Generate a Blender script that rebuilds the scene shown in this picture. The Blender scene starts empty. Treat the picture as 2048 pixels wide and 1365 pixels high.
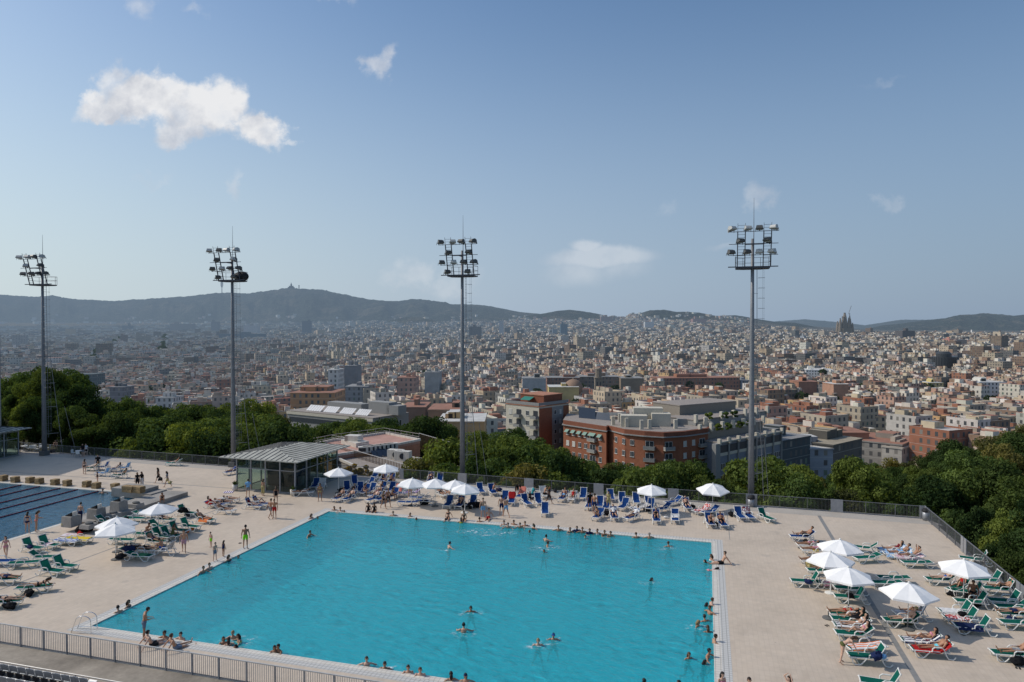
import bpy, bmesh, math, random
import numpy as np
from math import sin, cos, radians as R, pi, sqrt, hypot, atan2
from mathutils import Vector, Matrix, noise
from mathutils.geometry import tessellate_polygon

random.seed(7)
rng = np.random.default_rng(7)
scene = bpy.context.scene
COL = scene.collection
F = 1375.0            # focal length of the photograph in its own pixels
EYE = 16.5            # camera height above the pool deck
PITCH = math.atan(24.5 / F)

# ------------------------------------------------------------------ placing
def ray(px, py):
    x, y, z = (px - 1024) / F, 1.0, -(py - 682.5) / F
    c, s = cos(-PITCH), sin(-PITCH)
    return Vector((x, y * c - z * s, y * s + z * c))
def G(px, py, z=0.0):
    """a point of the level plane z, seen at (px, py) in the photograph"""
    d = ray(px, py)
    t = (z - EYE) / d.z
    return Vector((d.x * t, d.y * t, z))
def at(px, d, z=0.0):
    return Vector(((px - 1024) / F * d, d, z))
def zat(py, d):
    r = ray(1024, py)
    return EYE + r.z / r.y * d
def project(p):
    x, y, z = p[0], p[1], p[2] - EYE
    c, s = cos(PITCH), sin(PITCH)
    y, z = y * c - z * s, y * s + z * c
    if y <= .01: return (-9999, 9999)
    return (1024 + F * x / y, 682.5 - F * z / y)
UA = R(15.8)
PU = Vector((cos(UA), -sin(UA), 0)); PV = Vector((sin(UA), cos(UA), 0))
PA = G(181, 1252.5)
def W(u, v, z=0.0):
    p = PA + PU * u + PV * v
    return Vector((p.x, p.y, z))
def UV(p):
    q = Vector((p[0], p[1], 0)) - PA
    return q.dot(PU), q.dot(PV)

# ------------------------------------------------------------------ tagging
ALL = []
def tag(o, label=None, cat=None, group=None, kind=None):
    if label: o['label'] = label
    if cat: o['category'] = cat
    if group: o['group'] = group
    if kind: o['kind'] = kind
    if label: ALL.append(o)
    return o
def empty(name, loc=(0, 0, 0), rz=0.0, sc=1.0):
    o = bpy.data.objects.new(name, None)
    o.location = loc; o.rotation_euler = (0, 0, rz); o.scale = (sc, sc, sc)
    o.empty_display_size = .2
    COL.objects.link(o)
    return o
def link(name, me, parent=None, loc=None, rz=None, color=None):
    o = bpy.data.objects.new(name, me)
    if parent: o.parent = parent
    if loc is not None: o.location = loc
    if rz is not None: o.rotation_euler = (0, 0, rz)
    if color: o.color = (*color[:3], 1)
    COL.objects.link(o)
    return o

# ------------------------------------------------------------------ mesh builder
class MB:
    def __init__(s): s.v = []; s.f = []; s.m = []; s.mi = 0
    def add(s, vs, fs):
        b = len(s.v); s.v += [tuple(x) for x in vs]
        for f in fs: s.f.append([b + i for i in f]); s.m.append(s.mi)
        return s
    def box(s, c, d, rz=0.0, M=None):
        hx, hy, hz = d[0] / 2, d[1] / 2, d[2] / 2
        vs = [Vector((x, y, z)) for z in (-hz, hz) for x, y in ((-hx, -hy), (hx, -hy), (hx, hy), (-hx, hy))]
        m = M.to_3x3() if M else Matrix.Rotation(rz, 3, 'Z')
        c = Vector(c)
        return s.add([m @ v + c for v in vs], [(3, 2, 1, 0), (4, 5, 6, 7), (0, 1, 5, 4), (1, 2, 6, 5), (2, 3, 7, 6), (3, 0, 4, 7)])
    def bar(s, a, b, w, h=None, up=Vector((0, 0, 1))):
        a, b = Vector(a), Vector(b); d = b - a; L = d.length
        if L < 1e-6: return s
        y = d / L; x = y.cross(up)
        if x.length < 1e-4: x = Vector((1, 0, 0))
        x.normalize(); z = x.cross(y)
        M = Matrix((x, y, z)).transposed()
        return s.box((a + b) / 2, (w, L, h or w), M=M)
    def tube(s, pts, r, n=8, cap=True):
        pts = [Vector(p) for p in pts]
        rs = r if isinstance(r, (list, tuple)) else [r] * len(pts)
        vs = []; fs = []; prev = None
        for i, p in enumerate(pts):
            a = pts[max(i - 1, 0)]; b = pts[min(i + 1, len(pts) - 1)]
            t = (b - a); t = t.normalized() if t.length > 1e-9 else Vector((0, 0, 1))
            if prev is None:
                x = t.cross(Vector((0, 0, 1)))
                if x.length < 1e-3: x = t.cross(Vector((0, 1, 0)))
            else: x = prev - t * prev.dot(t)
            x.normalize(); prev = x; y = t.cross(x)
            for k in range(n):
                a2 = 2 * pi * k / n
                vs.append(p + (x * cos(a2) + y * sin(a2)) * rs[i])
        for i in range(len(pts) - 1):
            for k in range(n):
                fs.append((i * n + k, i * n + (k + 1) % n, (i + 1) * n + (k + 1) % n, (i + 1) * n + k))
        if cap:
            fs.append(tuple(range(n - 1, -1, -1))); fs.append(tuple((len(pts) - 1) * n + k for k in range(n)))
        return s.add(vs, fs)
    def prism(s, poly, z0, z1):
        n = len(poly)
        vs = [(p[0], p[1], z0) for p in poly] + [(p[0], p[1], z1) for p in poly]
        return s.add(vs, [tuple(range(n))[::-1], tuple(range(n, 2 * n))] + [(i, (i + 1) % n, n + (i + 1) % n, n + i) for i in range(n)])
    def capsule(s, p0, p1, r0, r1, n=10, k=3):
        p0, p1 = Vector(p0), Vector(p1); d = (p1 - p0)
        t = d.normalized() if d.length > 1e-6 else Vector((0, 0, 1))
        pts = []; rs = []
        for i in range(k, -1, -1):
            a = pi / 2 * i / k; pts.append(p0 - t * r0 * sin(a)); rs.append(max(r0 * cos(a), r0 * .05))
        for i in range(0, k + 1):
            a = pi / 2 * i / k; pts.append(p1 + t * r1 * sin(a)); rs.append(max(r1 * cos(a), r1 * .05))
        return s.tube(pts, rs, n)
    def ell(s, c, r, M=None, n=12, k=8):
        M = M or Matrix.Identity(3); c = Vector(c)
        vs = []; fs = []
        for i in range(k + 1):
            a = pi * i / k
            for j in range(n):
                b = 2 * pi * j / n; e = max(sin(a), .02)
                vs.append(c + M @ Vector((r[0] * e * cos(b), r[1] * e * sin(b), r[2] * cos(a))))
        for i in range(k):
            for j in range(n):
                fs.append((i * n + j, (i + 1) * n + j, (i + 1) * n + (j + 1) % n, i * n + (j + 1) % n))
        fs.append(tuple(range(n))); fs.append(tuple(k * n + j for j in range(n - 1, -1, -1)))
        return s.add(vs, fs)
    def mesh(s, name, mats, smooth=False):
        me = bpy.data.meshes.new(name)
        me.from_pydata(s.v, [], s.f)
        for m in (mats if isinstance(mats, (list, tuple)) else [mats]): me.materials.append(m)
        if any(s.m): me.polygons.foreach_set('material_index', s.m)
        if smooth: me.polygons.foreach_set('use_smooth', [True] * len(s.f))
        me.update(); return me
    def build(s, name, mats, parent=None, loc=None, rz=None, color=None, smooth=False):
        return link(name, s.mesh(name, mats, smooth), parent, loc, rz, color)

# ------------------------------------------------------------------ materials
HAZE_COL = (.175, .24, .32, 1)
def new_mat(name):
    m = bpy.data.materials.new(name); m.use_nodes = True
    nt = m.node_tree; nt.nodes.clear()
    return m, nt
def N(nt, typ, **kw):
    n = nt.nodes.new(typ)
    for k, v in kw.items():
        if k.startswith('i_'):
            n.inputs[int(k[2:])].default_value = v
        else: setattr(n, k, v)
    return n
def L(nt, a, b): nt.links.new(a, b)
def math_(nt, op, a, b=None, c=None):
    n = N(nt, 'ShaderNodeMath', operation=op)
    for i, x in enumerate((a, b, c)):
        if x is None: continue
        if isinstance(x, (int, float)): n.inputs[i].default_value = x
        else: L(nt, x, n.inputs[i])
    return n.outputs[0]
def ramp(nt, fac, stops):
    n = N(nt, 'ShaderNodeValToRGB'); cr = n.color_ramp
    while len(cr.elements) < len(stops): cr.elements.new(.5)
    for e, (p, c) in zip(cr.elements, stops):
        e.position = p; e.color = (*c[:3], 1) if not isinstance(c, (int, float)) else (c, c, c, 1)
    L(nt, fac, n.inputs[0]); return n.outputs[0]
def mix(nt, fac, a, b, typ='MIX'):
    n = N(nt, 'ShaderNodeMix', data_type='RGBA', blend_type=typ)
    for i, x in ((0, fac), (6, a), (7, b)):
        if isinstance(x, (int, float)): n.inputs[i].default_value = x
        elif isinstance(x, (tuple, list)): n.inputs[i].default_value = (*x[:3], 1)
        else: L(nt, x, n.inputs[i])
    return n.outputs[2]
def noise_(nt, scale, detail=4, rough=.55, vec=None, dim='3D'):
    n = N(nt, 'ShaderNodeTexNoise'); n.inputs['Scale'].default_value = scale
    n.inputs['Detail'].default_value = detail; n.inputs['Roughness'].default_value = rough
    if vec is not None: L(nt, vec, n.inputs['Vector'])
    return n.outputs[0]
def pos_(nt): return N(nt, 'ShaderNodeNewGeometry').outputs['Position']
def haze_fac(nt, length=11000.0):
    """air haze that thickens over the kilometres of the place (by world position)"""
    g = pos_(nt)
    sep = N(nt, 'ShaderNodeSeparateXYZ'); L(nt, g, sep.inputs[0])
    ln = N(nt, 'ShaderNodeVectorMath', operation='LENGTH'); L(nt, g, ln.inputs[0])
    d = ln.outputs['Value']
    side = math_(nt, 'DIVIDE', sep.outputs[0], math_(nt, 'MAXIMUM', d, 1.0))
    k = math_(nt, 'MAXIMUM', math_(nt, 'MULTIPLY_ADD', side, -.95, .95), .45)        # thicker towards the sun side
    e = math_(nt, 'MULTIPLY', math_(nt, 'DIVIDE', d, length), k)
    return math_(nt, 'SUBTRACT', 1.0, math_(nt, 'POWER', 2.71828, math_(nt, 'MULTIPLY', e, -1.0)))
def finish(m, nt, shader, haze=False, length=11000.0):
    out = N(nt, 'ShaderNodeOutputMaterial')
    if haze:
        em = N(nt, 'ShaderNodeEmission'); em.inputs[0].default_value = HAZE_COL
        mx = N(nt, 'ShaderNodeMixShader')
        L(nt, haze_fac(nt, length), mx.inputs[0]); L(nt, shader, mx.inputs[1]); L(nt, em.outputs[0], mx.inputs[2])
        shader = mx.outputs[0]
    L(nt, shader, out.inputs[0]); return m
def pbsdf(nt, col, rough=.6, metal=0.0, spec=.3, bump=None, bstr=.3, bdist=.02):
    b = N(nt, 'ShaderNodeBsdfPrincipled')
    if isinstance(col, (tuple, list)): b.inputs['Base Color'].default_value = (*col[:3], 1)
    else: L(nt, col, b.inputs['Base Color'])
    if isinstance(rough, (int, float)): b.inputs['Roughness'].default_value = rough
    else: L(nt, rough, b.inputs['Roughness'])
    b.inputs['Metallic'].default_value = metal
    b.inputs['Specular IOR Level'].default_value = spec
    if bump is not None:
        bn = N(nt, 'ShaderNodeBump'); bn.inputs['Strength'].default_value = bstr; bn.inputs['Distance'].default_value = bdist
        L(nt, bump, bn.inputs['Height']); L(nt, bn.outputs[0], b.inputs['Normal'])
    return b.outputs[0]
def simple(name, col, rough=.6, metal=0.0, var=.12, scale=3.0, spec=.3, haze=False):
    m, nt = new_mat(name)
    tc = N(nt, 'ShaderNodeTexCoord').outputs['Object'] if not haze else pos_(nt)
    n = noise_(nt, scale, 4, .6, tc)
    lo = tuple(c * (1 - var) for c in col); hi = tuple(min(1, c * (1 + var)) for c in col)
    c = ramp(nt, n, [(.3, lo), (.7, hi)])
    return finish(m, nt, pbsdf(nt, c, rough, metal, spec), haze)
def objcol(name, rough=.6, var=.1, scale=8.0, spec=.3, sheen=False):
    m, nt = new_mat(name)
    oi = N(nt, 'ShaderNodeObjectInfo').outputs['Color']
    n = noise_(nt, scale, 3, .6, N(nt, 'ShaderNodeTexCoord').outputs['Object'])
    v = ramp(nt, n, [(.3, 1 - var), (.7, 1.0)])
    c = mix(nt, 1.0, oi, v, 'MULTIPLY')
    return finish(m, nt, pbsdf(nt, c, rough, 0, spec))
M = {}
def rotv(nt, vec, ang):
    n = N(nt, 'ShaderNodeMapping'); n.inputs['Rotation'].default_value = (0, 0, ang)
    L(nt, vec, n.inputs[0]); return n.outputs[0]
# pool-deck paving: small beige tiles laid along the pool axes, stained and worn
m, nt = new_mat('beige_paving'); p = rotv(nt, pos_(nt), UA)
br = N(nt, 'ShaderNodeTexBrick', offset=0.0); L(nt, p, br.inputs['Vector'])
br.inputs['Color1'].default_value = (.59, .495, .395, 1); br.inputs['Color2'].default_value = (.565, .47, .37, 1)
br.inputs['Mortar'].default_value = (.54, .45, .355, 1); br.inputs['Scale'].default_value = 1.0
br.inputs['Mortar Size'].default_value = .018; br.inputs['Brick Width'].default_value = .25; br.inputs['Row Height'].default_value = .5
br.inputs['Mortar Smooth'].default_value = .3
n1 = noise_(nt, .22, 6, .65, p); n2 = noise_(nt, 2.3, 5, .6, p)
c = mix(nt, 1.0, br.outputs[0], ramp(nt, n1, [(.3, .84), (.5, .97), (.75, 1.05)]), 'MULTIPLY')
c = mix(nt, 1.0, c, ramp(nt, n2, [(.3, .92), (.7, 1.04)]), 'MULTIPLY')
n3 = noise_(nt, .6, 3, .5, p)
c = mix(nt, ramp(nt, n3, [(.64, 0.0), (.70, .30)]), c, (.33, .29, .25))
n4 = noise_(nt, .09, 5, .7, p); c = mix(nt, ramp(nt, n4, [(.55, 0.0), (.7, .22)]), c, (.62, .54, .45))
n5 = noise_(nt, 5.5, 2, .5, p); c = mix(nt, ramp(nt, n5, [(.74, 0.0), (.76, .5)]), c, (.20, .17, .14))
M['paving'] = finish(m, nt, pbsdf(nt, c, ramp(nt, n2, [(.3, .62), (.7, .8)]), 0, .25, n2, .2, .01))
def concrete(name, a, b, scale=.5):
    m, nt = new_mat(name); p = pos_(nt)
    n1 = noise_(nt, scale, 8, .68, p); n2 = noise_(nt, scale * 14, 4, .6, p)
    c = ramp(nt, n1, [(.3, a), (.68, b)])
    c = mix(nt, 1.0, c, ramp(nt, n2, [(.3, .88), (.7, 1.08)]), 'MULTIPLY')
    return finish(m, nt, pbsdf(nt, c, .85, 0, .2, n2, .3, .01))
M['concrete'] = concrete('grey_concrete', (.23, .215, .195), (.38, .36, .33))
M['concrete_strip'] = concrete('concrete_strip', (.38, .345, .30), (.46, .42, .37))
M['slab'] = concrete('stained_concrete', (.15, .13, .105), (.40, .35, .285), .3)
M['coping'] = simple('white_coping_tile', (.74, .715, .66), .5, var=.07, scale=4)
m, nt = new_mat('coping_tiles'); p = rotv(nt, pos_(nt), UA)
br = N(nt, 'ShaderNodeTexBrick', offset=0.0); L(nt, p, br.inputs['Vector'])
br.inputs['Color1'].default_value = (.72, .68, .60, 1); br.inputs['Color2'].default_value = (.66, .62, .55, 1)
br.inputs['Mortar'].default_value = (.36, .33, .29, 1); br.inputs['Scale'].default_value = 1.0
br.inputs['Mortar Size'].default_value = .012; br.inputs['Brick Width'].default_value = .25; br.inputs['Row Height'].default_value = .25
M['coping'] = finish(m, nt, pbsdf(nt, mix(nt, 1.0, br.outputs[0], ramp(nt, noise_(nt, 1.2, 5, .6, p), [(.3, .86), (.7, 1.05)]), 'MULTIPLY'), .5))
m, nt = new_mat('overflow_grating'); p = rotv(nt, pos_(nt), UA)
sp = N(nt, 'ShaderNodeSeparateXYZ'); L(nt, p, sp.inputs[0])
s1 = math_(nt, 'FRACT', math_(nt, 'MULTIPLY', sp.outputs[0], 4.5)); s2 = math_(nt, 'FRACT', math_(nt, 'MULTIPLY', sp.outputs[1], 4.5))
gr = math_(nt, 'MULTIPLY', math_(nt, 'LESS_THAN', s1, .14), 1.0)
gr2 = math_(nt, 'MAXIMUM', gr, math_(nt, 'LESS_THAN', s2, .14))
M['grating'] = finish(m, nt, pbsdf(nt, mix(nt, gr2, (.56, .55, .52), (.30, .29, .27)), .6))
M['drain'] = simple('drain_grey', (.24, .235, .225), .7)
def pool_tile(name, a, line):
    m, nt = new_mat(name); p = rotv(nt, pos_(nt), UA)
    br = N(nt, 'ShaderNodeTexBrick', offset=0.0); L(nt, p, br.inputs['Vector'])
    br.inputs['Color1'].default_value = (*a, 1); br.inputs['Color2'].default_value = (*[x * .95 for x in a], 1)
    br.inputs['Mortar'].default_value = (*line, 1); br.inputs['Scale'].default_value = 1.0
    br.inputs['Mortar Size'].default_value = .02; br.inputs['Brick Width'].default_value = .5; br.inputs['Row Height'].default_value = .5
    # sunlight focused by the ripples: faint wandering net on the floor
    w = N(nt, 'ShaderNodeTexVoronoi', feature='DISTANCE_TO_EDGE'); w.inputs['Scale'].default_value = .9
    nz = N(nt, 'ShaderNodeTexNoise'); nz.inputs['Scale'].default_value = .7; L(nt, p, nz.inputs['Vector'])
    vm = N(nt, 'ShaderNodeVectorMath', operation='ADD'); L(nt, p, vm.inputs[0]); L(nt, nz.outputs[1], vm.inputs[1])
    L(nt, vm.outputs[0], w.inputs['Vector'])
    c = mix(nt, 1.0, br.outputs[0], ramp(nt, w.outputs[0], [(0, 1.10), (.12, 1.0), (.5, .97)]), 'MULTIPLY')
    return finish(m, nt, pbsdf(nt, c, .6))
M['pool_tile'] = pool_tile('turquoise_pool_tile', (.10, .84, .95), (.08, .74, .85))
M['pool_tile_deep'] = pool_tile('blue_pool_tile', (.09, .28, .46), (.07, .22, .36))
M['lane_line'] = simple('dark_lane_tile', (.02, .05, .10), .6)
M['pale_line'] = simple('pale_line_tile', (.45, .75, .85), .6)
def water(name, tint, tint2, body, cloudy, rscale=1.0):
    m, nt = new_mat(name); p = rotv(nt, pos_(nt), UA + .35)
    mp = N(nt, 'ShaderNodeMapping'); mp.inputs['Scale'].default_value = (1, 2.2, 1); L(nt, p, mp.inputs[0])
    n1 = noise_(nt, 1.1 * rscale, 4, .6, mp.outputs[0]); n2 = noise_(nt, 3.6 * rscale, 4, .65, mp.outputs[0])
    h = math_(nt, 'ADD', n1, math_(nt, 'MULTIPLY', n2, .45))
    bn = N(nt, 'ShaderNodeBump'); bn.inputs['Strength'].default_value = .9; bn.inputs['Distance'].default_value = .09
    L(nt, h, bn.inputs['Height'])
    gl = N(nt, 'ShaderNodeBsdfGlossy'); gl.inputs['Roughness'].default_value = .08; L(nt, bn.outputs[0], gl.inputs['Normal'])
    tr = N(nt, 'ShaderNodeBsdfTransparent')
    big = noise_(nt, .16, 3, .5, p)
    wv = ramp(nt, h, [(.52, .68), (.70, .93), (.84, 1.03), (.96, 1.32)])  # painted wave highlights and darker troughs, multiplied into the water colours
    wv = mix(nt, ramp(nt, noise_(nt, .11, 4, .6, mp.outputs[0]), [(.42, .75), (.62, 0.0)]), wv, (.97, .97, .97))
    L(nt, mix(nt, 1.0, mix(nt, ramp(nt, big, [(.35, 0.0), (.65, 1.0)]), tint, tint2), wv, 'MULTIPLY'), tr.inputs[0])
    fr = N(nt, 'ShaderNodeFresnel'); fr.inputs[0].default_value = 1.33; L(nt, bn.outputs[0], fr.inputs['Normal'])
    # the lit body of the water itself hides part of what is below
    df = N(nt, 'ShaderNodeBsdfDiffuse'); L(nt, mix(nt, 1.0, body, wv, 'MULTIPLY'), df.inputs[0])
    m0 = N(nt, 'ShaderNodeMixShader'); m0.inputs[0].default_value = cloudy; L(nt, tr.outputs[0], m0.inputs[1]); L(nt, df.outputs[0], m0.inputs[2])
    mx = N(nt, 'ShaderNodeMixShader'); L(nt, fr.outputs[0], mx.inputs[0]); L(nt, m0.outputs[0], mx.inputs[1]); L(nt, gl.outputs[0], mx.inputs[2])
    return finish(m, nt, mx.outputs[0])
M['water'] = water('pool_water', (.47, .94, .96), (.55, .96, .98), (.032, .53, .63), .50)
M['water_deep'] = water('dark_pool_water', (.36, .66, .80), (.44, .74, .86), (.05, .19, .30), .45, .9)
M['steel'] = simple('galvanised_steel', (.30, .31, .33), .45, .35)
M['dark_steel'] = simple('dark_steel', (.06, .062, .075), .5, .3)
M['pole'] = simple('grey_painted_steel', (.20, .205, .215), .5, .2)
M['rail'] = simple('fence_steel', (.17, .17, .175), .55, .25)
M['rail_light'] = simple('fence_rail_light', (.55, .53, .50), .4, .3)
M['chrome'] = simple('polished_steel', (.75, .75, .76), .18, .95, var=.03)
M['white_plastic'] = simple('white_plastic', (.72, .715, .68), .4, var=.05)
M['white_cloth'] = simple('white_canopy_cloth', (.86, .85, .83), .85, var=.04, scale=2)
M['black'] = simple('black_rubber', (.02, .02, .022), .7)
M['grey_base'] = simple('dark_grey_base', (.13, .13, .125), .8)
M['lens'] = simple('floodlight_glass', (.30, .30, .27), .15)
M['lamp_house'] = simple('floodlight_housing', (.09, .09, .085), .5, .1)
M['lamp_light'] = simple('floodlight_pale_housing', (.42, .42, .40), .5, .1)
def mesh_fabric(name):
    m, nt = new_mat(name)
    oi = N(nt, 'ShaderNodeObjectInfo').outputs['Color']; tc = N(nt, 'ShaderNodeTexCoord').outputs['Object']
    n = noise_(nt, 2.5, 4, .6, tc)
    df = N(nt, 'ShaderNodeBsdfDiffuse'); tl = N(nt, 'ShaderNodeBsdfTranslucent')
    c = mix(nt, 1.0, oi, ramp(nt, n, [(.3, .85), (.7, 1.1)]), 'MULTIPLY')
    L(nt, c, df.inputs[0]); L(nt, c, tl.inputs[0])
    mx = N(nt, 'ShaderNodeMixShader'); mx.inputs[0].default_value = .3
    L(nt, df.outputs[0], mx.inputs[1]); L(nt, tl.outputs[0], mx.inputs[2])
    return finish(m, nt, mx.outputs[0])
M['mesh_fabric'] = mesh_fabric('lounger_mesh_fabric')
M['skin'] = objcol('skin', .55, .10, 5, .35)
M['cloth'] = objcol('cloth', .85, .12, 14, .1)
M['hairm'] = objcol('hair', .6, .25, 30, .3)
M['eye'] = simple('dark_eye', (.03, .02, .02), .3)
M['lip'] = simple('lip', (.30, .10, .08), .5)
m, nt = new_mat('striped_towel'); tc = N(nt, 'ShaderNodeTexCoord').outputs['Object']
sp = N(nt, 'ShaderNodeSeparateXYZ'); L(nt, tc, sp.inputs[0])
st = math_(nt, 'GREATER_THAN', math_(nt, 'FRACT', math_(nt, 'MULTIPLY', sp.outputs[0], 5.0)), .5)
M['stripe'] = finish(m, nt, pbsdf(nt, mix(nt, st, N(nt, 'ShaderNodeObjectInfo').outputs['Color'], (.75, .75, .75)), .9))
m, nt = new_mat('patterned_towel'); tc = N(nt, 'ShaderNodeTexCoord').outputs['Object']
st = math_(nt, 'GREATER_THAN', noise_(nt, 11, 2, .5, tc), .53)
M['pattern'] = finish(m, nt, pbsdf(nt, mix(nt, st, N(nt, 'ShaderNodeObjectInfo').outputs['Color'], (.78, .74, .72)), .9))
m, nt = new_mat('wicker'); tc = N(nt, 'ShaderNodeTexCoord').outputs['Object']
wv = N(nt, 'ShaderNodeTexWave'); wv.inputs['Scale'].default_value = 9; wv.inputs['Distortion'].default_value = 2; L(nt, tc, wv.inputs['Vector'])
M['wicker'] = finish(m, nt, pbsdf(nt, ramp(nt, wv.outputs[1], [(.2, (.20, .13, .06)), (.8, (.42, .30, .16))]), .8))
# glass you can see through
m, nt = new_mat('clear_glass')
tr = N(nt, 'ShaderNodeBsdfTransparent'); tr.inputs[0].default_value = (.58, .70, .66, 1)
gl = N(nt, 'ShaderNodeBsdfGlossy'); gl.inputs[0].default_value = (.9, .95, .92, 1); gl.inputs['Roughness'].default_value = .03
fr = N(nt, 'ShaderNodeFresnel'); fr.inputs[0].default_value = 1.5
mx = N(nt, 'ShaderNodeMixShader'); L(nt, fr.outputs[0], mx.inputs[0]); L(nt, tr.outputs[0], mx.inputs[1]); L(nt, gl.outputs[0], mx.inputs[2])
M['glass'] = finish(m, nt, mx.outputs[0])
M['roof_metal'] = simple('weathered_roof_metal', (.40, .395, .345), .6, .05, var=.25, scale=.8)
def foliage(name, dark, light, haze=False):
    m, nt = new_mat(name)
    p = pos_(nt); oi = N(nt, 'ShaderNodeObjectInfo').outputs['Random']
    n = noise_(nt, .35, 4, .6, p); n2 = noise_(nt, 2.6, 3, .6, p)
    f = math_(nt, 'ADD', math_(nt, 'MULTIPLY', n, .6), math_(nt, 'MULTIPLY', n2, .4))
    c = ramp(nt, f, [(.36, dark), (.62, light)])
    c = mix(nt, 1.0, c, ramp(nt, oi, [(0, (.62, .68, .70)), (.5, (1, 1, 1)), (1, (1.55, 1.32, 1.0))]), 'MULTIPLY')
    df = N(nt, 'ShaderNodeBsdfDiffuse'); tl = N(nt, 'ShaderNodeBsdfTranslucent')
    L(nt, c, df.inputs[0]); L(nt, mix(nt, 1.0, c, (1.3, 1.25, .5), 'MULTIPLY'), tl.inputs[0])
    mx = N(nt, 'ShaderNodeMixShader'); mx.inputs[0].default_value = .32
    L(nt, df.outputs[0], mx.inputs[1]); L(nt, tl.outputs[0], mx.inputs[2])
    return finish(m, nt, mx.outputs[0], haze)
M['leaf'] = foliage('green_leaves', (.034, .058, .020), (.15, .21, .062))
M['leaf_dark'] = foliage('dark_leaves', (.022, .040, .016), (.09, .135, .045))
M['leaf_olive'] = foliage('olive_leaves', (.06, .07, .028), (.17, .165, .065))
M['leaf_gold'] = foliage('yellowish_leaves', (.09, .08, .02), (.26, .19, .035))
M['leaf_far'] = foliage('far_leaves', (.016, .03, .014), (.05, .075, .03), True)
M['bark'] = simple('bark', (.13, .10, .075), .9, var=.3)
m, nt = new_mat('dry_grass_slope'); p = pos_(nt)
c = ramp(nt, noise_(nt, .12, 7, .65, p), [(.35, (.05, .06, .02)), (.55, (.11, .10, .045)), (.7, (.20, .16, .10))])
M['slope'] = finish(m, nt, pbsdf(nt, c, .95, bump=noise_(nt, 1.5, 5, .6, p), bstr=.8, bdist=.3))
# city materials: colour comes from a face attribute, windows from the wall's own metres (UV)
def city_mat(name, win=True, length=6200.0):
    m, nt = new_mat(name)
    at_ = N(nt, 'ShaderNodeAttribute', attribute_name='Col'); col = at_.outputs['Color']; isw = at_.outputs['Alpha']
    p = pos_(nt)
    col = mix(nt, 1.0, col, ramp(nt, noise_(nt, .25, 5, .65, p), [(.3, .78), (.7, 1.12)]), 'MULTIPLY')
    if win:
        uv = N(nt, 'ShaderNodeUVMap').outputs[0]
        sp = N(nt, 'ShaderNodeSeparateXYZ'); L(nt, uv, sp.inputs[0])
        u = math_(nt, 'DIVIDE', sp.outputs[0], 2.9); v = math_(nt, 'DIVIDE', sp.outputs[1], 3.1)
        fu = math_(nt, 'ABSOLUTE', math_(nt, 'SUBTRACT', math_(nt, 'FRACT', u), .5))
        fv = math_(nt, 'ABSOLUTE', math_(nt, 'SUBTRACT', math_(nt, 'FRACT', v), .48))
        cb = N(nt, 'ShaderNodeCombineXYZ'); L(nt, math_(nt, 'FLOOR', u), cb.inputs[0]); L(nt, math_(nt, 'FLOOR', v), cb.inputs[1])
        wn = N(nt, 'ShaderNodeTexWhiteNoise', noise_dimensions='3D'); L(nt, cb.outputs[0], wn.inputs['Vector'])
        w = math_(nt, 'MULTIPLY', math_(nt, 'LESS_THAN', fu, .2), math_(nt, 'LESS_THAN', fv, .27))
        w = math_(nt, 'MULTIPLY', w, isw)
        w = math_(nt, 'MULTIPLY', w, math_(nt, 'GREATER_THAN', wn.outputs['Value'], .12))
        sill = math_(nt, 'MULTIPLY', math_(nt, 'LESS_THAN', math_(nt, 'FRACT', v), .06), math_(nt, 'MULTIPLY', isw, .25))
        wc = ramp(nt, wn.outputs['Value'], [(.2, (.06, .065, .07)), (.7, (.10, .095, .09)), (.8, (.25, .23, .2)), (1, (.12, .17, .13))])
        col = mix(nt, sill, col, (.7, .68, .62))
        col = mix(nt, w, col, wc)
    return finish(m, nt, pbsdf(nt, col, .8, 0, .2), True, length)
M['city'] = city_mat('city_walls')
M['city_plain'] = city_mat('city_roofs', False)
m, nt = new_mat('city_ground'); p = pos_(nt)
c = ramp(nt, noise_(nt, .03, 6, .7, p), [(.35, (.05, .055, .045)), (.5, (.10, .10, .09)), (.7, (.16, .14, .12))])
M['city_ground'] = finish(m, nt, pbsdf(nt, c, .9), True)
m, nt = new_mat('wooded_hill'); p = pos_(nt)
n1 = noise_(nt, .0035, 8, .65, p); n2 = noise_(nt, .03, 6, .7, p)
c = ramp(nt, n2, [(.40, (.002, .007, .005)), (.6, (.06, .075, .045))])
c = mix(nt, ramp(nt, n1, [(.52, 0.0), (.62, .8)]), c, (.14, .12, .08))
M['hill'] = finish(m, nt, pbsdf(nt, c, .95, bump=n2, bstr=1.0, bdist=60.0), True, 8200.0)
M['hill_far'] = M['hill']
def brick(name, a, b, haze=False):
    m, nt = new_mat(name); p = pos_(nt)
    sp = N(nt, 'ShaderNodeSeparateXYZ'); L(nt, p, sp.inputs[0])
    row = math_(nt, 'LESS_THAN', math_(nt, 'FRACT', math_(nt, 'MULTIPLY', sp.outputs[2], 5.0)), .2)
    c = ramp(nt, noise_(nt, 1.3, 5, .7, p), [(.3, a), (.7, b)])
    c = mix(nt, math_(nt, 'MULTIPLY', row, .35), c, tuple(x * .7 for x in a))
    c = mix(nt, 1.0, c, ramp(nt, noise_(nt, .12, 4, .6, p), [(.3, .85), (.7, 1.1)]), 'MULTIPLY')
    return finish(m, nt, pbsdf(nt, c, .85), haze)
M['brick'] = brick('red_brick', (.25, .095, .052), (.34, .135, .075))
M['brick_dark'] = brick('dark_brick', (.19, .07, .04), (.26, .10, .06))
M['brown_brick'] = brick('brown_brick', (.25, .16, .11), (.33, .22, .15), True)
M['cream'] = simple('cream_render', (.55, .51, .42), .85, haze=False)
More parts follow.
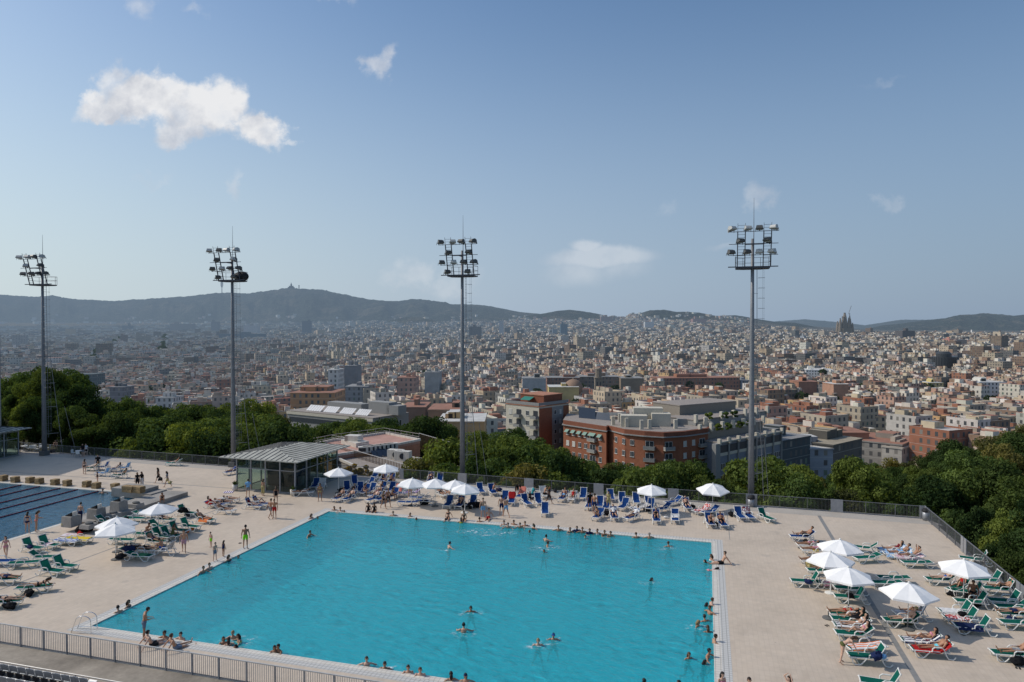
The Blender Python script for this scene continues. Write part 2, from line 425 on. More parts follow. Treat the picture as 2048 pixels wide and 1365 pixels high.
M['cream2'] = simple('pale_yellow_render', (.62, .50, .34), .85)
M['shaded_cream_render'] = simple('shaded_cream_render', (.26, .23, .19), .85)  # cream render darkened: shade of the terraced block painted into its colour
M['grey_render'] = simple('grey_render', (.28, .28, .27), .85)
M['dark_panel'] = simple('dark_panel', (.05, .055, .065), .35, .1)
M['blue_grey'] = simple('blue_grey_panel', (.20, .22, .26), .7)
M['terracotta'] = simple('terracotta_tile', (.40, .19, .12), .9, var=.2, scale=1)
M['pink_roof'] = simple('pink_roof_membrane', (.44, .26, .21), .9, var=.12, scale=.6)
M['gravel'] = simple('gravel_roof', (.30, .265, .235), .95, var=.2, scale=2)
M['win_glass'] = simple('window_glass', (.035, .045, .055), .12, .0, spec=.6)
M['win_white'] = simple('white_window_frame', (.62, .61, .58), .6)
M['shutter'] = simple('pale_roller_shutter', (.55, .53, .48), .7)
M['green_awning'] = simple('green_awning', (.03, .20, .16), .8)
M['pale_awning'] = simple('pale_green_awning', (.22, .34, .28), .8)
M['solar'] = simple('solar_panel', (.03, .045, .07), .2, .2)
M['solar_bright'] = simple('glinting_solar_panel', (.62, .62, .62), .35, .0)
M['wood'] = simple('wooden_slats', (.28, .17, .09), .85)
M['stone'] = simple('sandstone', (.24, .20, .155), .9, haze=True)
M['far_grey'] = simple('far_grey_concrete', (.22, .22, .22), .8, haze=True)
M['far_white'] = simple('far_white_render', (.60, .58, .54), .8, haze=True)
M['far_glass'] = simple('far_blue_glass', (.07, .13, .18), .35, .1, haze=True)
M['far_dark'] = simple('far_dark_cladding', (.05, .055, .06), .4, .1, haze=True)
# ------------------------------------------------------------------ camera, sun, sky
cam = bpy.data.cameras.new('camera'); co = bpy.data.objects.new('camera', cam); COL.objects.link(co)
cam.sensor_width = 36; cam.lens = 36 * F / 2048; cam.clip_end = 60000; cam.clip_start = .3
co.location = (0, 0, EYE); co.rotation_euler = (R(90) - PITCH, 0, 0)
scene.camera = co
SUN_EL = R(42)
SUN_DIR = Vector((-.985, .17, 0)).normalized()         # horizontally towards the sun
sv = Vector((SUN_DIR.x * cos(SUN_EL), SUN_DIR.y * cos(SUN_EL), sin(SUN_EL)))
sl = bpy.data.lights.new('sun', 'SUN'); sl.energy = 2.75; sl.angle = R(.55); sl.color = (1, .93, .84)
so = bpy.data.objects.new('sun', sl); COL.objects.link(so); so.rotation_euler = (-sv).to_track_quat('-Z', 'Y').to_euler()
so.location = (-60, 0, 80)
scene.view_settings.view_transform = 'Standard'; scene.view_settings.look = 'None'
scene.view_settings.exposure = 0; scene.view_settings.gamma = 1
scene.cycles.max_bounces = 8; scene.cycles.transparent_max_bounces = 16
scene.cycles.use_denoising = True
scene.cycles.caustics_reflective = False; scene.cycles.caustics_refractive = False
w = bpy.data.worlds.new('World'); scene.world = w; w.use_nodes = True
nt = w.node_tree; nt.nodes.clear()
sky = N(nt, 'ShaderNodeTexSky'); sky.sky_type = 'NISHITA'; sky.sun_disc = False
sky.sun_elevation = SUN_EL; sky.sun_rotation = atan2(SUN_DIR.x, SUN_DIR.y)
sky.altitude = 90; sky.air_density = 1.0; sky.dust_density = 1.6; sky.ozone_density = 1.5
dirn = N(nt, 'ShaderNodeTexCoord').outputs['Generated']
sp = N(nt, 'ShaderNodeSeparateXYZ'); L(nt, dirn, sp.inputs[0])
dy = math_(nt, 'MAXIMUM', sp.outputs[1], .05)
U = math_(nt, 'DIVIDE', sp.outputs[0], dy); V = math_(nt, 'DIVIDE', sp.outputs[2], dy)
cmb = N(nt, 'ShaderNodeCombineXYZ'); L(nt, U, cmb.inputs[0]); L(nt, V, cmb.inputs[1])
def nz2(scale, det, off):
    mp = N(nt, 'ShaderNodeMapping'); mp.inputs['Location'].default_value = off; L(nt, cmb.outputs[0], mp.inputs[0])
    return noise_(nt, scale, det, .6, mp.outputs[0])
nA = nz2(14, 9, (3, 1, 0)); nB = nz2(14, 9, (7, 5, 2)); nC = nz2(13, 5, (1, 9, 4))
# a warped copy of the direction gives the ragged cloud edges
Uw = math_(nt, 'ADD', U, math_(nt, 'MULTIPLY', math_(nt, 'SUBTRACT', nA, .5), .13))
Vw = math_(nt, 'ADD', V, math_(nt, 'MULTIPLY', math_(nt, 'SUBTRACT', nB, .5), .11))
Us = math_(nt, 'ADD', U, math_(nt, 'MULTIPLY', math_(nt, 'SUBTRACT', nA, .5), .035)); Vs = math_(nt, 'ADD', V, math_(nt, 'MULTIPLY', math_(nt, 'SUBTRACT', nB, .5), .03))
def cloud(px, py, rx, ry, ang, peak, soft=.55):
    uc, vc = (px - 1024) / F, (658 - py) / F
    a, b = rx / F, ry / F; ca, sa = cos(R(ang)), sin(R(ang))
    low = 480 < py < 600 and px > 1000; du = math_(nt, 'SUBTRACT', Us if low else Uw, uc); dv = math_(nt, 'SUBTRACT', Vs if low else Vw, vc)
    x = math_(nt, 'ADD', math_(nt, 'MULTIPLY', du, ca / a), math_(nt, 'MULTIPLY', dv, sa / a))
    y = math_(nt, 'ADD', math_(nt, 'MULTIPLY', du, -sa / b), math_(nt, 'MULTIPLY', dv, ca / b))
    e = math_(nt, 'SQRT', math_(nt, 'ADD', math_(nt, 'MULTIPLY', x, x), math_(nt, 'MULTIPLY', y, y)))
    m = N(nt, 'ShaderNodeMapRange', interpolation_type='SMOOTHSTEP'); L(nt, e, m.inputs[0])
    m.inputs[1].default_value = 1.0; m.inputs[2].default_value = 1 - soft; m.inputs[3].default_value = 0; m.inputs[4].default_value = peak
    return m.outputs[0]
cl = [(345, 208, 155, 66, -8, 1.0, .38), (235, 212, 90, 30, 12, .95, .5), (226, 162, 36, 44, 0, .75, .8), (430, 215, 74, 64, 0, 1.0, .5),
      (372, 262, 78, 46, 0, .9, .55), (518, 262, 74, 52, -25, 1.0, .45), (590, 282, 22, 12, 0, .5, .9), (485, 368, 20, 34, 18, .35, 1),
      (275, 5, 42, 40, 0, .4, 1), (395, 20, 42, 16, 0, .28, 1), (757, 128, 28, 40, -35, .6, .9), (665, 2, 40, 22, 0, .4, 1),
      (1200, 516, 132, 27, 2, .36, .5), (1172, 494, 40, 18, 0, .40, .6), (1150, 545, 84, 40, 0, .26, .9), (1240, 538, 90, 30, 8, .20, 1), (832, 545, 50, 38, 0, .30, .8), (790, 562, 36, 24, 0, .2, .9), (900, 562, 56, 36, 0, .22, .9),
      (1522, 385, 46, 24, 20, .36, .9), (1768, 405, 28, 18, 0, .17, 1), (1440, 497, 44, 8, 4, .16, 1), (1765, 165, 60, 14, 25, .10, 1), (1350, 430, 26, 20, 0, .1, 1),
      (320, 365, 60, 14, 15, .12, 1)]
dens = None
for c in cl:
    d = cloud(*c)
    dens = d if dens is None else math_(nt, 'MAXIMUM', dens, d)
dens = math_(nt, 'MULTIPLY', dens, math_(nt, 'GREATER_THAN', sp.outputs[1], .06))
dens = math_(nt, 'MULTIPLY', dens, ramp(nt, nz2(22, 8, (2, 2, 8)), [(.30, .80), (.48, 1.0)]))
shade = ramp(nt, nC, [(.38, (4.7, 4.95, 5.5)), (.58, (7.0, 7.05, 7.2))])
# summer haze: the clear sky is paler and greyer low down
lowh = N(nt, 'ShaderNodeMapRange', interpolation_type='SMOOTHSTEP'); L(nt, sp.outputs[2], lowh.inputs[0])
lowh.inputs[1].default_value = -.02; lowh.inputs[2].default_value = .50; lowh.inputs[3].default_value = .9; lowh.inputs[4].default_value = 0.0
hz = ramp(nt, math_(nt, 'MULTIPLY_ADD', sp.outputs[0], -.5, .5), [(.2, (2.4, 2.95, 3.9)), (.5, (3.5, 4.05, 5.0)), (.8, (5.3, 5.7, 6.0))])
hsv = N(nt, 'ShaderNodeHueSaturation'); hsv.inputs['Saturation'].default_value = 1.10; L(nt, sky.outputs[0], hsv.inputs['Color'])
base = mix(nt, 1.0, mix(nt, lowh.outputs[0], hsv.outputs[0], hz), (.92, 1.0, 1.03), 'MULTIPLY')
col = mix(nt, dens, base, shade)
bg = N(nt, 'ShaderNodeBackground'); bg.inputs[1].default_value = .118; L(nt, col, bg.inputs[0])
L(nt, bg.outputs[0], N(nt, 'ShaderNodeOutputWorld').inputs[0])

# ------------------------------------------------------------------ land form
def interp(x, xs, ys): return float(np.interp(x, xs, ys))
def azi(X, Y): return 1024 + F * X / max(Y, 1e-3)
RISE_PX = ([-400, 0, 500, 800, 1100, 1400, 1500, 1650, 1750, 2048, 2600], [.8, .72, .85, 1.0, 1.15, 1.2, .9, .3, .08, .02, 0])
def T(X, Y):
    r = hypot(X, Y); px = min(max(azi(X, Y), -400), 2600) if Y > 1 else (-400 if X < 0 else 2600)
    z = interp(r, [0, 62, 70, 90, 130, 175, 260, 500, 1000, 2000, 3000, 5000, 9000], [-6, -6, -8, -13, -21, -30, -37, -44, -47, -42, -34, -20, -8])
    z += interp(px, *RISE_PX) * interp(r, [2300, 3000, 4000, 5000, 5800, 9000], [0, 7, 26, 55, 90, 140])
    # the hillside to the left of the terrace stands higher
    e_ = interp(px, [-400, 0, 300, 470], [150, 121, 103, 96])
    k = interp(px, [-400, 0, 200, 330, 420], [1, 1, .72, .25, 0]) * interp(r - e_, [0, 8, 22, 50, 90, 120], [0, .8, 1, .8, .35, 0])
    z = z * (1 - k) + k * 2.0
    k = interp(px, [1500, 1750, 2000, 2200], [0, .35, .75, .9]) * interp(r, [60, 80, 130, 170, 240], [.3, .9, .9, .7, 0])
    z = z * (1 - k) + k * (-4.0)
    return z
HILLS = []
def hill(name, prof, d0, front, back, zb=None, seed=0, rough=1.0, nx=None, label=None):
    xs = [p[0] for p in prof]; ys = [p[1] for p in prof]
    def top(px): return zat(interp(px, xs, ys), d0)
    x0, x1 = xs[0], xs[-1]
    def h(px, d):
        if px < x0 or px > x1: return -1e3
        t = top(px)
        b = (T((px - 1024) / F * d, d) if zb is None else zb) - 12
        k = (d - (d0 - front)) / front if d < d0 else 1 - (d - d0) / back
        k = min(max(k, 0), 1); k = k * k * (3 - 2 * k)
        e = min(1, (px - x0) / 40 + .0, (x1 - px) / 40) if False else 1
        rid = noise.fractal(Vector((px / 46.0, d / 620.0, seed)), 1.0, 2.0, 5)
        k2 = k + rid * .55 * k * (1 - k) * 2 * rough
        jit = noise.fractal(Vector((px / 7.0, d / 200, seed + 9)), 1.0, 2.0, 4) * (t - b) * .028
        return b + (t - b) * k2 + jit
    n = nx or int((x1 - x0) / 3); m = 34
    vs = []; fs = []
    for j in range(m + 1):
        d = (d0 - front) + (front + back) * (j / m)
        for i in range(n + 1):
            px = x0 + (x1 - x0) * i / n
            vs.append(((px - 1024) / F * d, d, h(px, d)))
    for j in range(m):
        for i in range(n):
            a = j * (n + 1) + i; fs.append((a, a + 1, a + n + 2, a + n + 1))
    mb = MB(); mb.add(vs, fs)
    o = mb.build(name, M['hill'], smooth=True); o['kind'] = 'structure'
    HILLS.append((h, d0 - front, d0 + back))
    return o
hill('far_hills', [(1450, 655), (1540, 644), (1610, 639), (1680, 645), (1730, 651), (1800, 640), (1900, 640), (2000, 655), (2100, 662)], 15500, 3000, 3000, zb=-40, seed=3, rough=.3)
hill('right_hills', [(1650, 668), (1690, 665), (1730, 659), (1765, 651), (1800, 648), (1850, 641), (1890, 637), (1920, 630), (1945, 630), (1965, 627), (2000, 629), (2025, 632), (2048, 631), (2110, 636), (2250, 650), (2400, 660)], 9500, 2600, 2500, zb=-30, seed=5)
hill('wooded_ridge', [(-260, 588), (-120, 585), (0, 590), (45, 593), (75, 595), (110, 594), (150, 599), (230, 603), (262, 601), (310, 598), (380, 593), (430, 587), (460, 586), (500, 588), (540, 582), (572, 577), (600, 578), (640, 580), (668, 586), (700, 592), (740, 600), (770, 603), (800, 603), (826, 599), (850, 600), (880, 605), (905, 610), (920, 609), (955, 610), (985, 614), (1010, 619), (1040, 625), (1085, 629), (1130, 628), (1200, 640), (1290, 648)], 7400, 1900, 1500, seed=1)
hill('right_ridge', [(1400, 645), (1440, 632), (1470, 631), (1510, 638), (1550, 644), (1590, 646), (1620, 652), (1660, 661), (1690, 668)], 7000, 1500, 1200, seed=8)
hill('small_wooded_hill', [(738, 652), (765, 645), (795, 638), (815, 634), (840, 635), (862, 639), (885, 648), (905, 654)], 5000, 500, 400, seed=2, rough=.3)
hill('middle_hill', [(985, 640), (1025, 636), (1060, 631), (1090, 627), (1115, 622), (1140, 620), (1165, 623), (1190, 627), (1212, 632), (1232, 641)], 5800, 700, 500, seed=6, rough=.6)
hill('parkland_hill', [(1255, 637), (1280, 627), (1300, 621), (1330, 620), (1350, 624), (1375, 624), (1400, 626), (1430, 632), (1450, 636), (1480, 641), (1515, 649)], 5600, 600, 500, seed=7, rough=.6)
def surf(X, Y):
    z = T(X, Y)
    px = azi(X, Y)
    for h, a, b in HILLS:
        if a < Y < b: z = max(z, h(px, Y))
    return z
# the land itself: one polar sheet from below the terrace to past the hills
vs = []; fs = []
rad = [20, 45, 58, 64, 70, 78, 86, 95, 105, 118, 130, 145, 160, 175, 200, 230, 260, 320, 400, 500, 700, 1000, 1400, 2000, 2500, 3000, 3500, 4000, 4500, 5000, 5500, 5800, 6500, 7500, 9000, 12000, 20000, 30000]
na = 150
for r in rad:
    for i in range(na + 1):
        a = R(-62 + 124 * i / na); X, Y = r * sin(a), r * cos(a)
        z = T(X, Y) + (noise.noise(Vector((X / 9, Y / 9, 0))) * .7 if 68 < r < 200 else 0)
        if r > 11000: z = -30
        vs.append((X, Y, z))
for j in range(len(rad) - 1):
    for i in range(na):
        a = j * (na + 1) + i; fs.append((a, a + 1, a + na + 2, a + na + 1))
js = [j for j, r in enumerate(rad) if r <= 260]
k = (len([r for r in rad if r < 260])) * na
mb = MB(); mb.add(vs, fs[:k]); o = mb.build('hillside_ground', M['slope'], smooth=True); o['kind'] = 'structure'
mb = MB(); mb.add(vs, fs[k:]); o = mb.build('city_ground', M['city_ground'], smooth=True); o['kind'] = 'structure'
# ------------------------------------------------------------------ terrace and pools
PW, PH = 33.3, 25.0
def rect(u0, v0, u1, v1, z=0.0): return [W(u0, v0, z), W(u1, v0, z), W(u1, v1, z), W(u0, v1, z)]
fe = [G(x, y) for x, y in ((-420, 868), (-100, 888), (100, 906), (465, 934), (925, 968), (1200, 990), (1502, 1012), (1852, 1038))]
RU = UV(fe[-1])[0]
EDGE = fe + [W(RU, UV(fe[-1])[1] - k) for k in (8, 16, 24, 34, 50)]
# second pool: its near-right side runs along V through the point seen at (0, 1084); its far side through (242, 985)
u2 = UV(G(0, 1084))[0]; v2 = UV(G(242, 985))[1]
P2 = (u2 - 50, v2 - 25.5, u2, v2)
outer = [W(-75, -6)] + [Vector(p) for p in fe] + [W(RU, -6)]
holes = [rect(0, 0, PW, PH), rect(*P2)]
holes[0].reverse(); holes[1].reverse()
def tess(name, loops, z, mat):
    pts = [p for l in loops for p in l]
    tris = tessellate_polygon([[Vector((p.x, p.y, 0)) for p in l] for l in loops])
    mb = MB(); mb.add([(p.x, p.y, z) for p in pts], tris)
    o = mb.build(name, mat)
    bm = bmesh.new(); bm.from_mesh(o.data); bmesh.ops.recalc_face_normals(bm, faces=bm.faces)
    for f in bm.faces:
        if f.normal.z < 0: f.normal_flip()
    bm.to_mesh(o.data); bm.free()
    o['kind'] = 'structure'; return o
tess('terrace_paving', [outer] + holes, 0, M['paving'])
def ring(name, u0, v0, u1, v1, w0, w1, z, mat, h=0):
    """flat frame lying between w0 and w1 outside the rectangle"""
    mb = MB()
    a = [(u0 - w0, v0 - w0), (u1 + w0, v0 - w0), (u1 + w0, v1 + w0), (u0 - w0, v1 + w0)]
    b = [(u0 - w1, v0 - w1), (u1 + w1, v0 - w1), (u1 + w1, v1 + w1), (u0 - w1, v1 + w1)]
    mb.add([W(*p, z) for p in a] + [W(*p, z) for p in b], [(i, (i + 1) % 4, 4 + (i + 1) % 4, 4 + i)[::-1] for i in range(4)])
    if h:
        mb.add([W(*p, z) for p in a] + [W(*p, z - h) for p in a], [(i, (i + 1) % 4, 4 + (i + 1) % 4, 4 + i) for i in range(4)])
    o = mb.build(name, mat); o['kind'] = 'structure'; return o
ring('pool_coping', 0, 0, PW, PH, -.03, .36, .006, M['coping'], .1)
ring('overflow_grating', 0, 0, PW, PH, .36, .80, .005, M['grating'])
ring('pool_coping', *P2, -.03, .40, .006, M['coping'], .1)
def basin(name, u0, v0, u1, v1, depth, mat, wallmat=None):
    mb = MB(); z0, z1 = -.005, -depth
    mb.add([W(u0, v0, z1), W(u1, v0, z1), W(u1, v1, z1), W(u0, v1, z1), W(u0, v0, z0), W(u1, v0, z0), W(u1, v1, z0), W(u0, v1, z0)],
           [(0, 1, 2, 3), (0, 4, 5, 1), (1, 5, 6, 2), (2, 6, 7, 3), (3, 7, 4, 0)])
    o = mb.build(name, mat); o['kind'] = 'structure'
basin('pool_basin', 0, 0, PW, PH, 2.5, M['pool_tile'])
basin('pool_basin', *P2, 2.2, M['pool_tile_deep'])
def sheet(name, pts, mat, sub=1, kind='structure'):
    mb = MB(); mb.add(pts, [tuple(range(len(pts)))]); o = mb.build(name, mat); o['kind'] = kind; return o
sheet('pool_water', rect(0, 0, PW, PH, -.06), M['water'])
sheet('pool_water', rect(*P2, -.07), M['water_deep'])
# lane marks on the floor of the left pool
for k in range(9):
    uu = P2[2] - 2.6 - k * 2.5
    sheet('lane_mark', rect(uu - .13, P2[1] + 2, uu + .13, P2[3] - 1.6, -2.19), M['lane_line'])
sheet('lane_mark', rect(P2[0], P2[3] - 2.1, P2[2] - .1, P2[3] - 1.9, -2.185), M['pale_line'])
# pale concrete margin below the far railing, drains and joints
def strip(name, a, b, w, z, mat):
    d = (b - a).normalized(); n = Vector((d.y, -d.x, 0)) * w
    return sheet(name, [a + Vector((0, 0, z)), a + n + Vector((0, 0, z)), b + n + Vector((0, 0, z)), b + Vector((0, 0, z))], mat)
mb = MB()
ins = [Vector((p.x, p.y, 0)) + (Vector((.1, -1, 0)).normalized() * 2.1) for p in fe]
mb.add([(p.x, p.y, .004) for p in fe] + [(p.x, p.y, .004) for p in ins], [(i, i + 1, len(fe) + i + 1, len(fe) + i)[::-1] for i in range(len(fe) - 1)])
o = mb.build('terrace_margin', M['concrete_strip']); o['kind'] = 'structure'
def vline(px, py, v0, v1, w, mat, name='drain_channel'):
    u, v = UV(G(px, py)); return sheet(name, rect(u - w / 2, v0, u + w / 2, v1, .004), mat)
vfar = UV(fe[-2])[1]
vline(1700, 1135, -5.9, UV(G(1637, 1032))[1], .28, M['drain'])
vline(0, 1180, -5.9, UV(G(545, 985))[1], .12, M['drain'])
vline(1462, 1100, PH + 1, UV(G(1462, 1032))[1], .05, M['drain'])
sheet('terrace_joint', rect(P2[0], v2 + 4.4, UV(G(545, 985))[0], v2 + 4.55, .004), M['drain'])
sheet('terrace_joint', rect(P2[0], v2 + 2.2, P2[2] + 2, v2 + 2.26, .004), M['drain'])
# retaining wall of the terrace
mb = MB()
pts = [Vector(p) for p in fe] + [W(RU, -30)]
for a, b in zip(pts[:-1], pts[1:]):
    d = (b - a).normalized(); n = Vector((-d.y, d.x, 0)) * .25
    mb.add([(a.x, a.y, -16), (b.x, b.y, -16), (b.x, b.y, .0), (a.x, a.y, .0), (a.x + n.x, a.y + n.y, -16), (b.x + n.x, b.y + n.y, -16), (b.x + n.x, b.y + n.y, .06), (a.x + n.x, a.y + n.y, .06)],
           [(4, 5, 6, 7), (3, 2, 6, 7), (0, 3, 7, 4), (1, 2, 6, 5)])
o = mb.build('retaining_wall', M['concrete']); tag(o, 'grey concrete retaining wall carrying the edge of the pool terrace', 'wall')
# foreground slab between the near railing and the seats
va = UV(G(0, 1288))[1]; vb = UV(G(480, 1365))[1]; VN = (va + vb) / 2
sheet('concrete_slab', rect(-75, VN - 26, RU, VN, .008), M['slab'])
sheet('concrete_slab', rect(-75, -45, RU, VN - 26, .008), M['slab'])
# ------------------------------------------------------------------ railings
def railing(name, a, b, label, n_posts, cat='railing', h=1.1, group=None, picket=.115, rail_m='rail', thick=.04, panel_ends=True):
    a, b = Vector(a), Vector(b); d = b - a; Ln = d.length; t = d / Ln
    r = empty(name, (a + b) / 2, atan2(t.y, t.x))
    x0, x1 = -Ln / 2, Ln / 2
    mb = MB(); mb.bar((x0, 0, h), (x1, 0, h), .06, .045); mb.build('top_rail', M[rail_m], r)
    mb = MB(); mb.bar((x0, 0, .09), (x1, 0, .09), .04, .04); mb.build('bottom_rail', M['rail'], r)
    mb = MB(); n = int(Ln / picket)
    for i in range(1, n): 
        x = x0 + Ln * i / n; mb.bar((x, 0, .11), (x, 0, h - .02), .016, .016, up=Vector((0, 1, 0)))
    mb.build('baluster_panel', M['steel' if rail_m != 'rail' else 'rail'], r)
    for i in range(n_posts + 1):
        x = x0 + Ln * i / n_posts
        mb = MB(); mb.box((x, 0, h / 2), (thick, thick * 1.6, h)); mb.build('post', M['steel' if rail_m != 'rail' else 'rail'], r)
    if panel_ends:
        for x in (x0 + .25, x1 - .25):
            mb = MB(); mb.box((x, -.05, h / 2 + .03), (.5, .05, h + .06)); mb.build('end_panel', M['steel'], r)
    tag(r, label, cat, group); return r
# far railing, bay by bay
brk = [(-100, 888), (100, 906), (465, 934), (800, 958), (925, 968), (1058, 979), (1197, 990), (1346, 1001), (1502, 1012), (1672, 1024), (1850, 1038)]
where = ['behind the left pool hall', 'above the shaded left terrace', 'behind the glass pavilion', 'left of the third floodlight mast', 'right of the third floodlight mast', 'behind the row of blue loungers left of the bin', 'behind the blue loungers right of the bin',
         'behind the two far white parasols', 'right of the fourth floodlight mast', 'ending at the far right terrace corner']
for i, (p, q) in enumerate(zip(brk[:-1], brk[1:])):
    a, b = G(*p), G(*q)
    railing('railing', a + Vector((0, -.12, 0)), b + Vector((0, -.12, 0)), 'grey steel picket railing bay ' + where[i], max(2, int((b - a).length / 1.9)), group='railing bays along the far terrace edge', panel_ends=i > 2)
c0 = UV(fe[-1])[1]
for i, (s, e, ww) in enumerate(((0, 9.5, 'running from the far right corner'), (9.5, 19, 'beside the right terrace parasols'), (19, 28.5, 'nearest the right picture edge'))):
    railing('railing', W(RU - .1, c0 - s - .1), W(RU - .1, c0 - e), 'dark steel picket railing bay ' + ww, 5, group='railing bays along the right terrace edge')
# near railing: bays of 1.75 m
an = UV(G(-160, 1255))[0]; nb = 16
for i in range(nb + 4):
    u0 = an + i * 7.6 / 1.0
    if u0 > 26: break
    a, b = W(u0, VN, 0), W(u0 + 7.6, VN, 0)
    railing('railing', a, b, 'steel picket railing with pale top rail between near slab and pool terrace', 5, h=1.05, group='railing sections in the foreground', rail_m='rail_light', panel_ends=False, thick=.05)
# ------------------------------------------------------------------ pool ladder
lp = empty('pool_ladder', G(176, 1262), -UA + R(90))
def arch(x):
    pts = []
    for a in np.linspace(0, pi, 13): pts.append((x, .12 * 0 + .42 * cos(a) + .1, .62 + .30 * sin(a)))
    return [(x, .75, .02)] + pts + [(x, -.34, .1), (x, -.40, -1.2)]
lpos = [(-.27), (.27)]
for x in lpos:
    mb = MB(); mb.tube(arch(x), .022, 8); mb.build('handrail', M['chrome'], lp, smooth=True)
    mb = MB(); mb.bar((x, .72, .1), (x, -.3, .1), .03); mb.build('foot_bar', M['chrome'], lp)
for z in (-.25, -.55, -.85):
    mb = MB(); mb.box((0, -.4, z), (.5, .09, .03)); mb.build('rung', M['chrome'], lp)
lp.rotation_euler = (0, 0, -UA + R(180) + R(-90) + R(15))
tag(lp, 'polished steel ladder with two arched handrails at the near left pool corner', 'ladder')
# ------------------------------------------------------------------ lane ropes in the left pool
m, nt = new_mat('lane_rope_floats'); tc = N(nt, 'ShaderNodeTexCoord').outputs['Object']; sp = N(nt, 'ShaderNodeSeparateXYZ'); L(nt, tc, sp.inputs[0])
k1 = math_(nt, 'GREATER_THAN', sp.outputs[1], -15.0)
tick = math_(nt, 'GREATER_THAN', math_(nt, 'FRACT', math_(nt, 'MULTIPLY', sp.outputs[1], 3.0)), .55)
c = mix(nt, k1, mix(nt, tick, (.03, .12, .07), (.5, .52, .48)), mix(nt, tick, (.22, .035, .05), (.12, .02, .03)))
M['rope'] = finish(m, nt, pbsdf(nt, c, .5))
for i, px in enumerate((36, 73, 114, 149, 191)):
    u, v = UV(G(px, 965.4 + .081 * px + 3))
    mb = MB(); mb.tube([(0, 0, 0), (0, -24, 0)], .055, 8)
    o = mb.build('lane_rope', M['rope'], loc=W(u, v2 - .15, -.03), rz=-UA)
    tag(o, 'red and green lane rope floating across the left pool', 'lane rope', 'lane ropes in the left pool')
KIDS = {}
def dup(root, loc, rz, sc=1.0):
    """a copy of a thing with copies of its parts and sub-parts"""
    r = root.copy(); COL.objects.link(r); r.location = loc; r.rotation_euler = (0, 0, rz); r.scale = (sc, sc, sc)
    ks = []
    for ch, gs in PROTO[root.name]:
        c = ch.copy(); COL.objects.link(c); c.parent = r; ks.append(c)
        for g in gs:
            d = g.copy(); COL.objects.link(d); d.parent = c; ks.append(d)
    KIDS[r.name] = ks
    return r
PROTO = {}
def proto(root):
    kids = [o for o in COL.objects if o.parent == root]
    PROTO[root.name] = [(k, [g for g in COL.objects if g.parent == k]) for k in kids]
    KIDS[root.name] = [x for k, gs in PROTO[root.name] for x in [k] + gs]
    return root
class Stock:
    """first use moves the original, later uses copy it with its parts"""
    def __init__(s, make): s.make = make; s.first = None
    def place(s, loc, rz, sc=1.0):
        if s.first is None:
            s.first = proto(s.make()); o = s.first
            o.location = loc; o.rotation_euler = (0, 0, rz); o.scale = (sc, sc, sc)
            return o
        return dup(s.first, loc, rz, sc)
def paint(root, table):
    for k in KIDS[root.name]:
        n = k.name.split('.')[0]
        if n in table: k.color = (*table[n][:3], 1)
# ------------------------------------------------------------------ floodlight masts
def floodlight_mesh():
    mb = MB()
    y0 = 0
    prof = [(-.30, .0, .20, .20), (-.05, .10, .30, .26), (.30, .06, .34, .20), (.42, -.04, .34, .05)]
    vs = []; fs = []
    for y, z, wx, hz in prof: vs += [(-wx, y, z - hz), (wx, y, z - hz), (wx * .8, y, z + hz * .6), (-wx * .8, y, z + hz * .6)]
    for i in range(3):
        for k in range(4): fs.append((i * 4 + k, i * 4 + (k + 1) % 4, i * 4 + 4 + (k + 1) % 4, i * 4 + 4 + k))
    fs += [(3, 2, 1, 0), (12, 13, 14, 15)]
    mb.add(vs, fs)
    mb.bar((0, -.28, 0), (0, -.42, -.28), .08); mb.bar((-.36, 0, -.05), (-.36, -.1, -.34), .03); mb.bar((.36, 0, -.05), (.36, -.1, -.34), .03)
    me = mb.mesh('floodlight', M['lamp_house'])
    mb = MB(); mb.add([(-.30, -.02, -.20), (.30, -.02, -.20), (.31, .36, -.10), (-.31, .36, -.10)], [(0, 1, 2, 3)])
    return me, mb.mesh('lens', M['lens'])
FL, FLENS = floodlight_mesh()
FL2 = FL.copy(); FL2.materials.clear(); FL2.materials.append(M['lamp_light'])
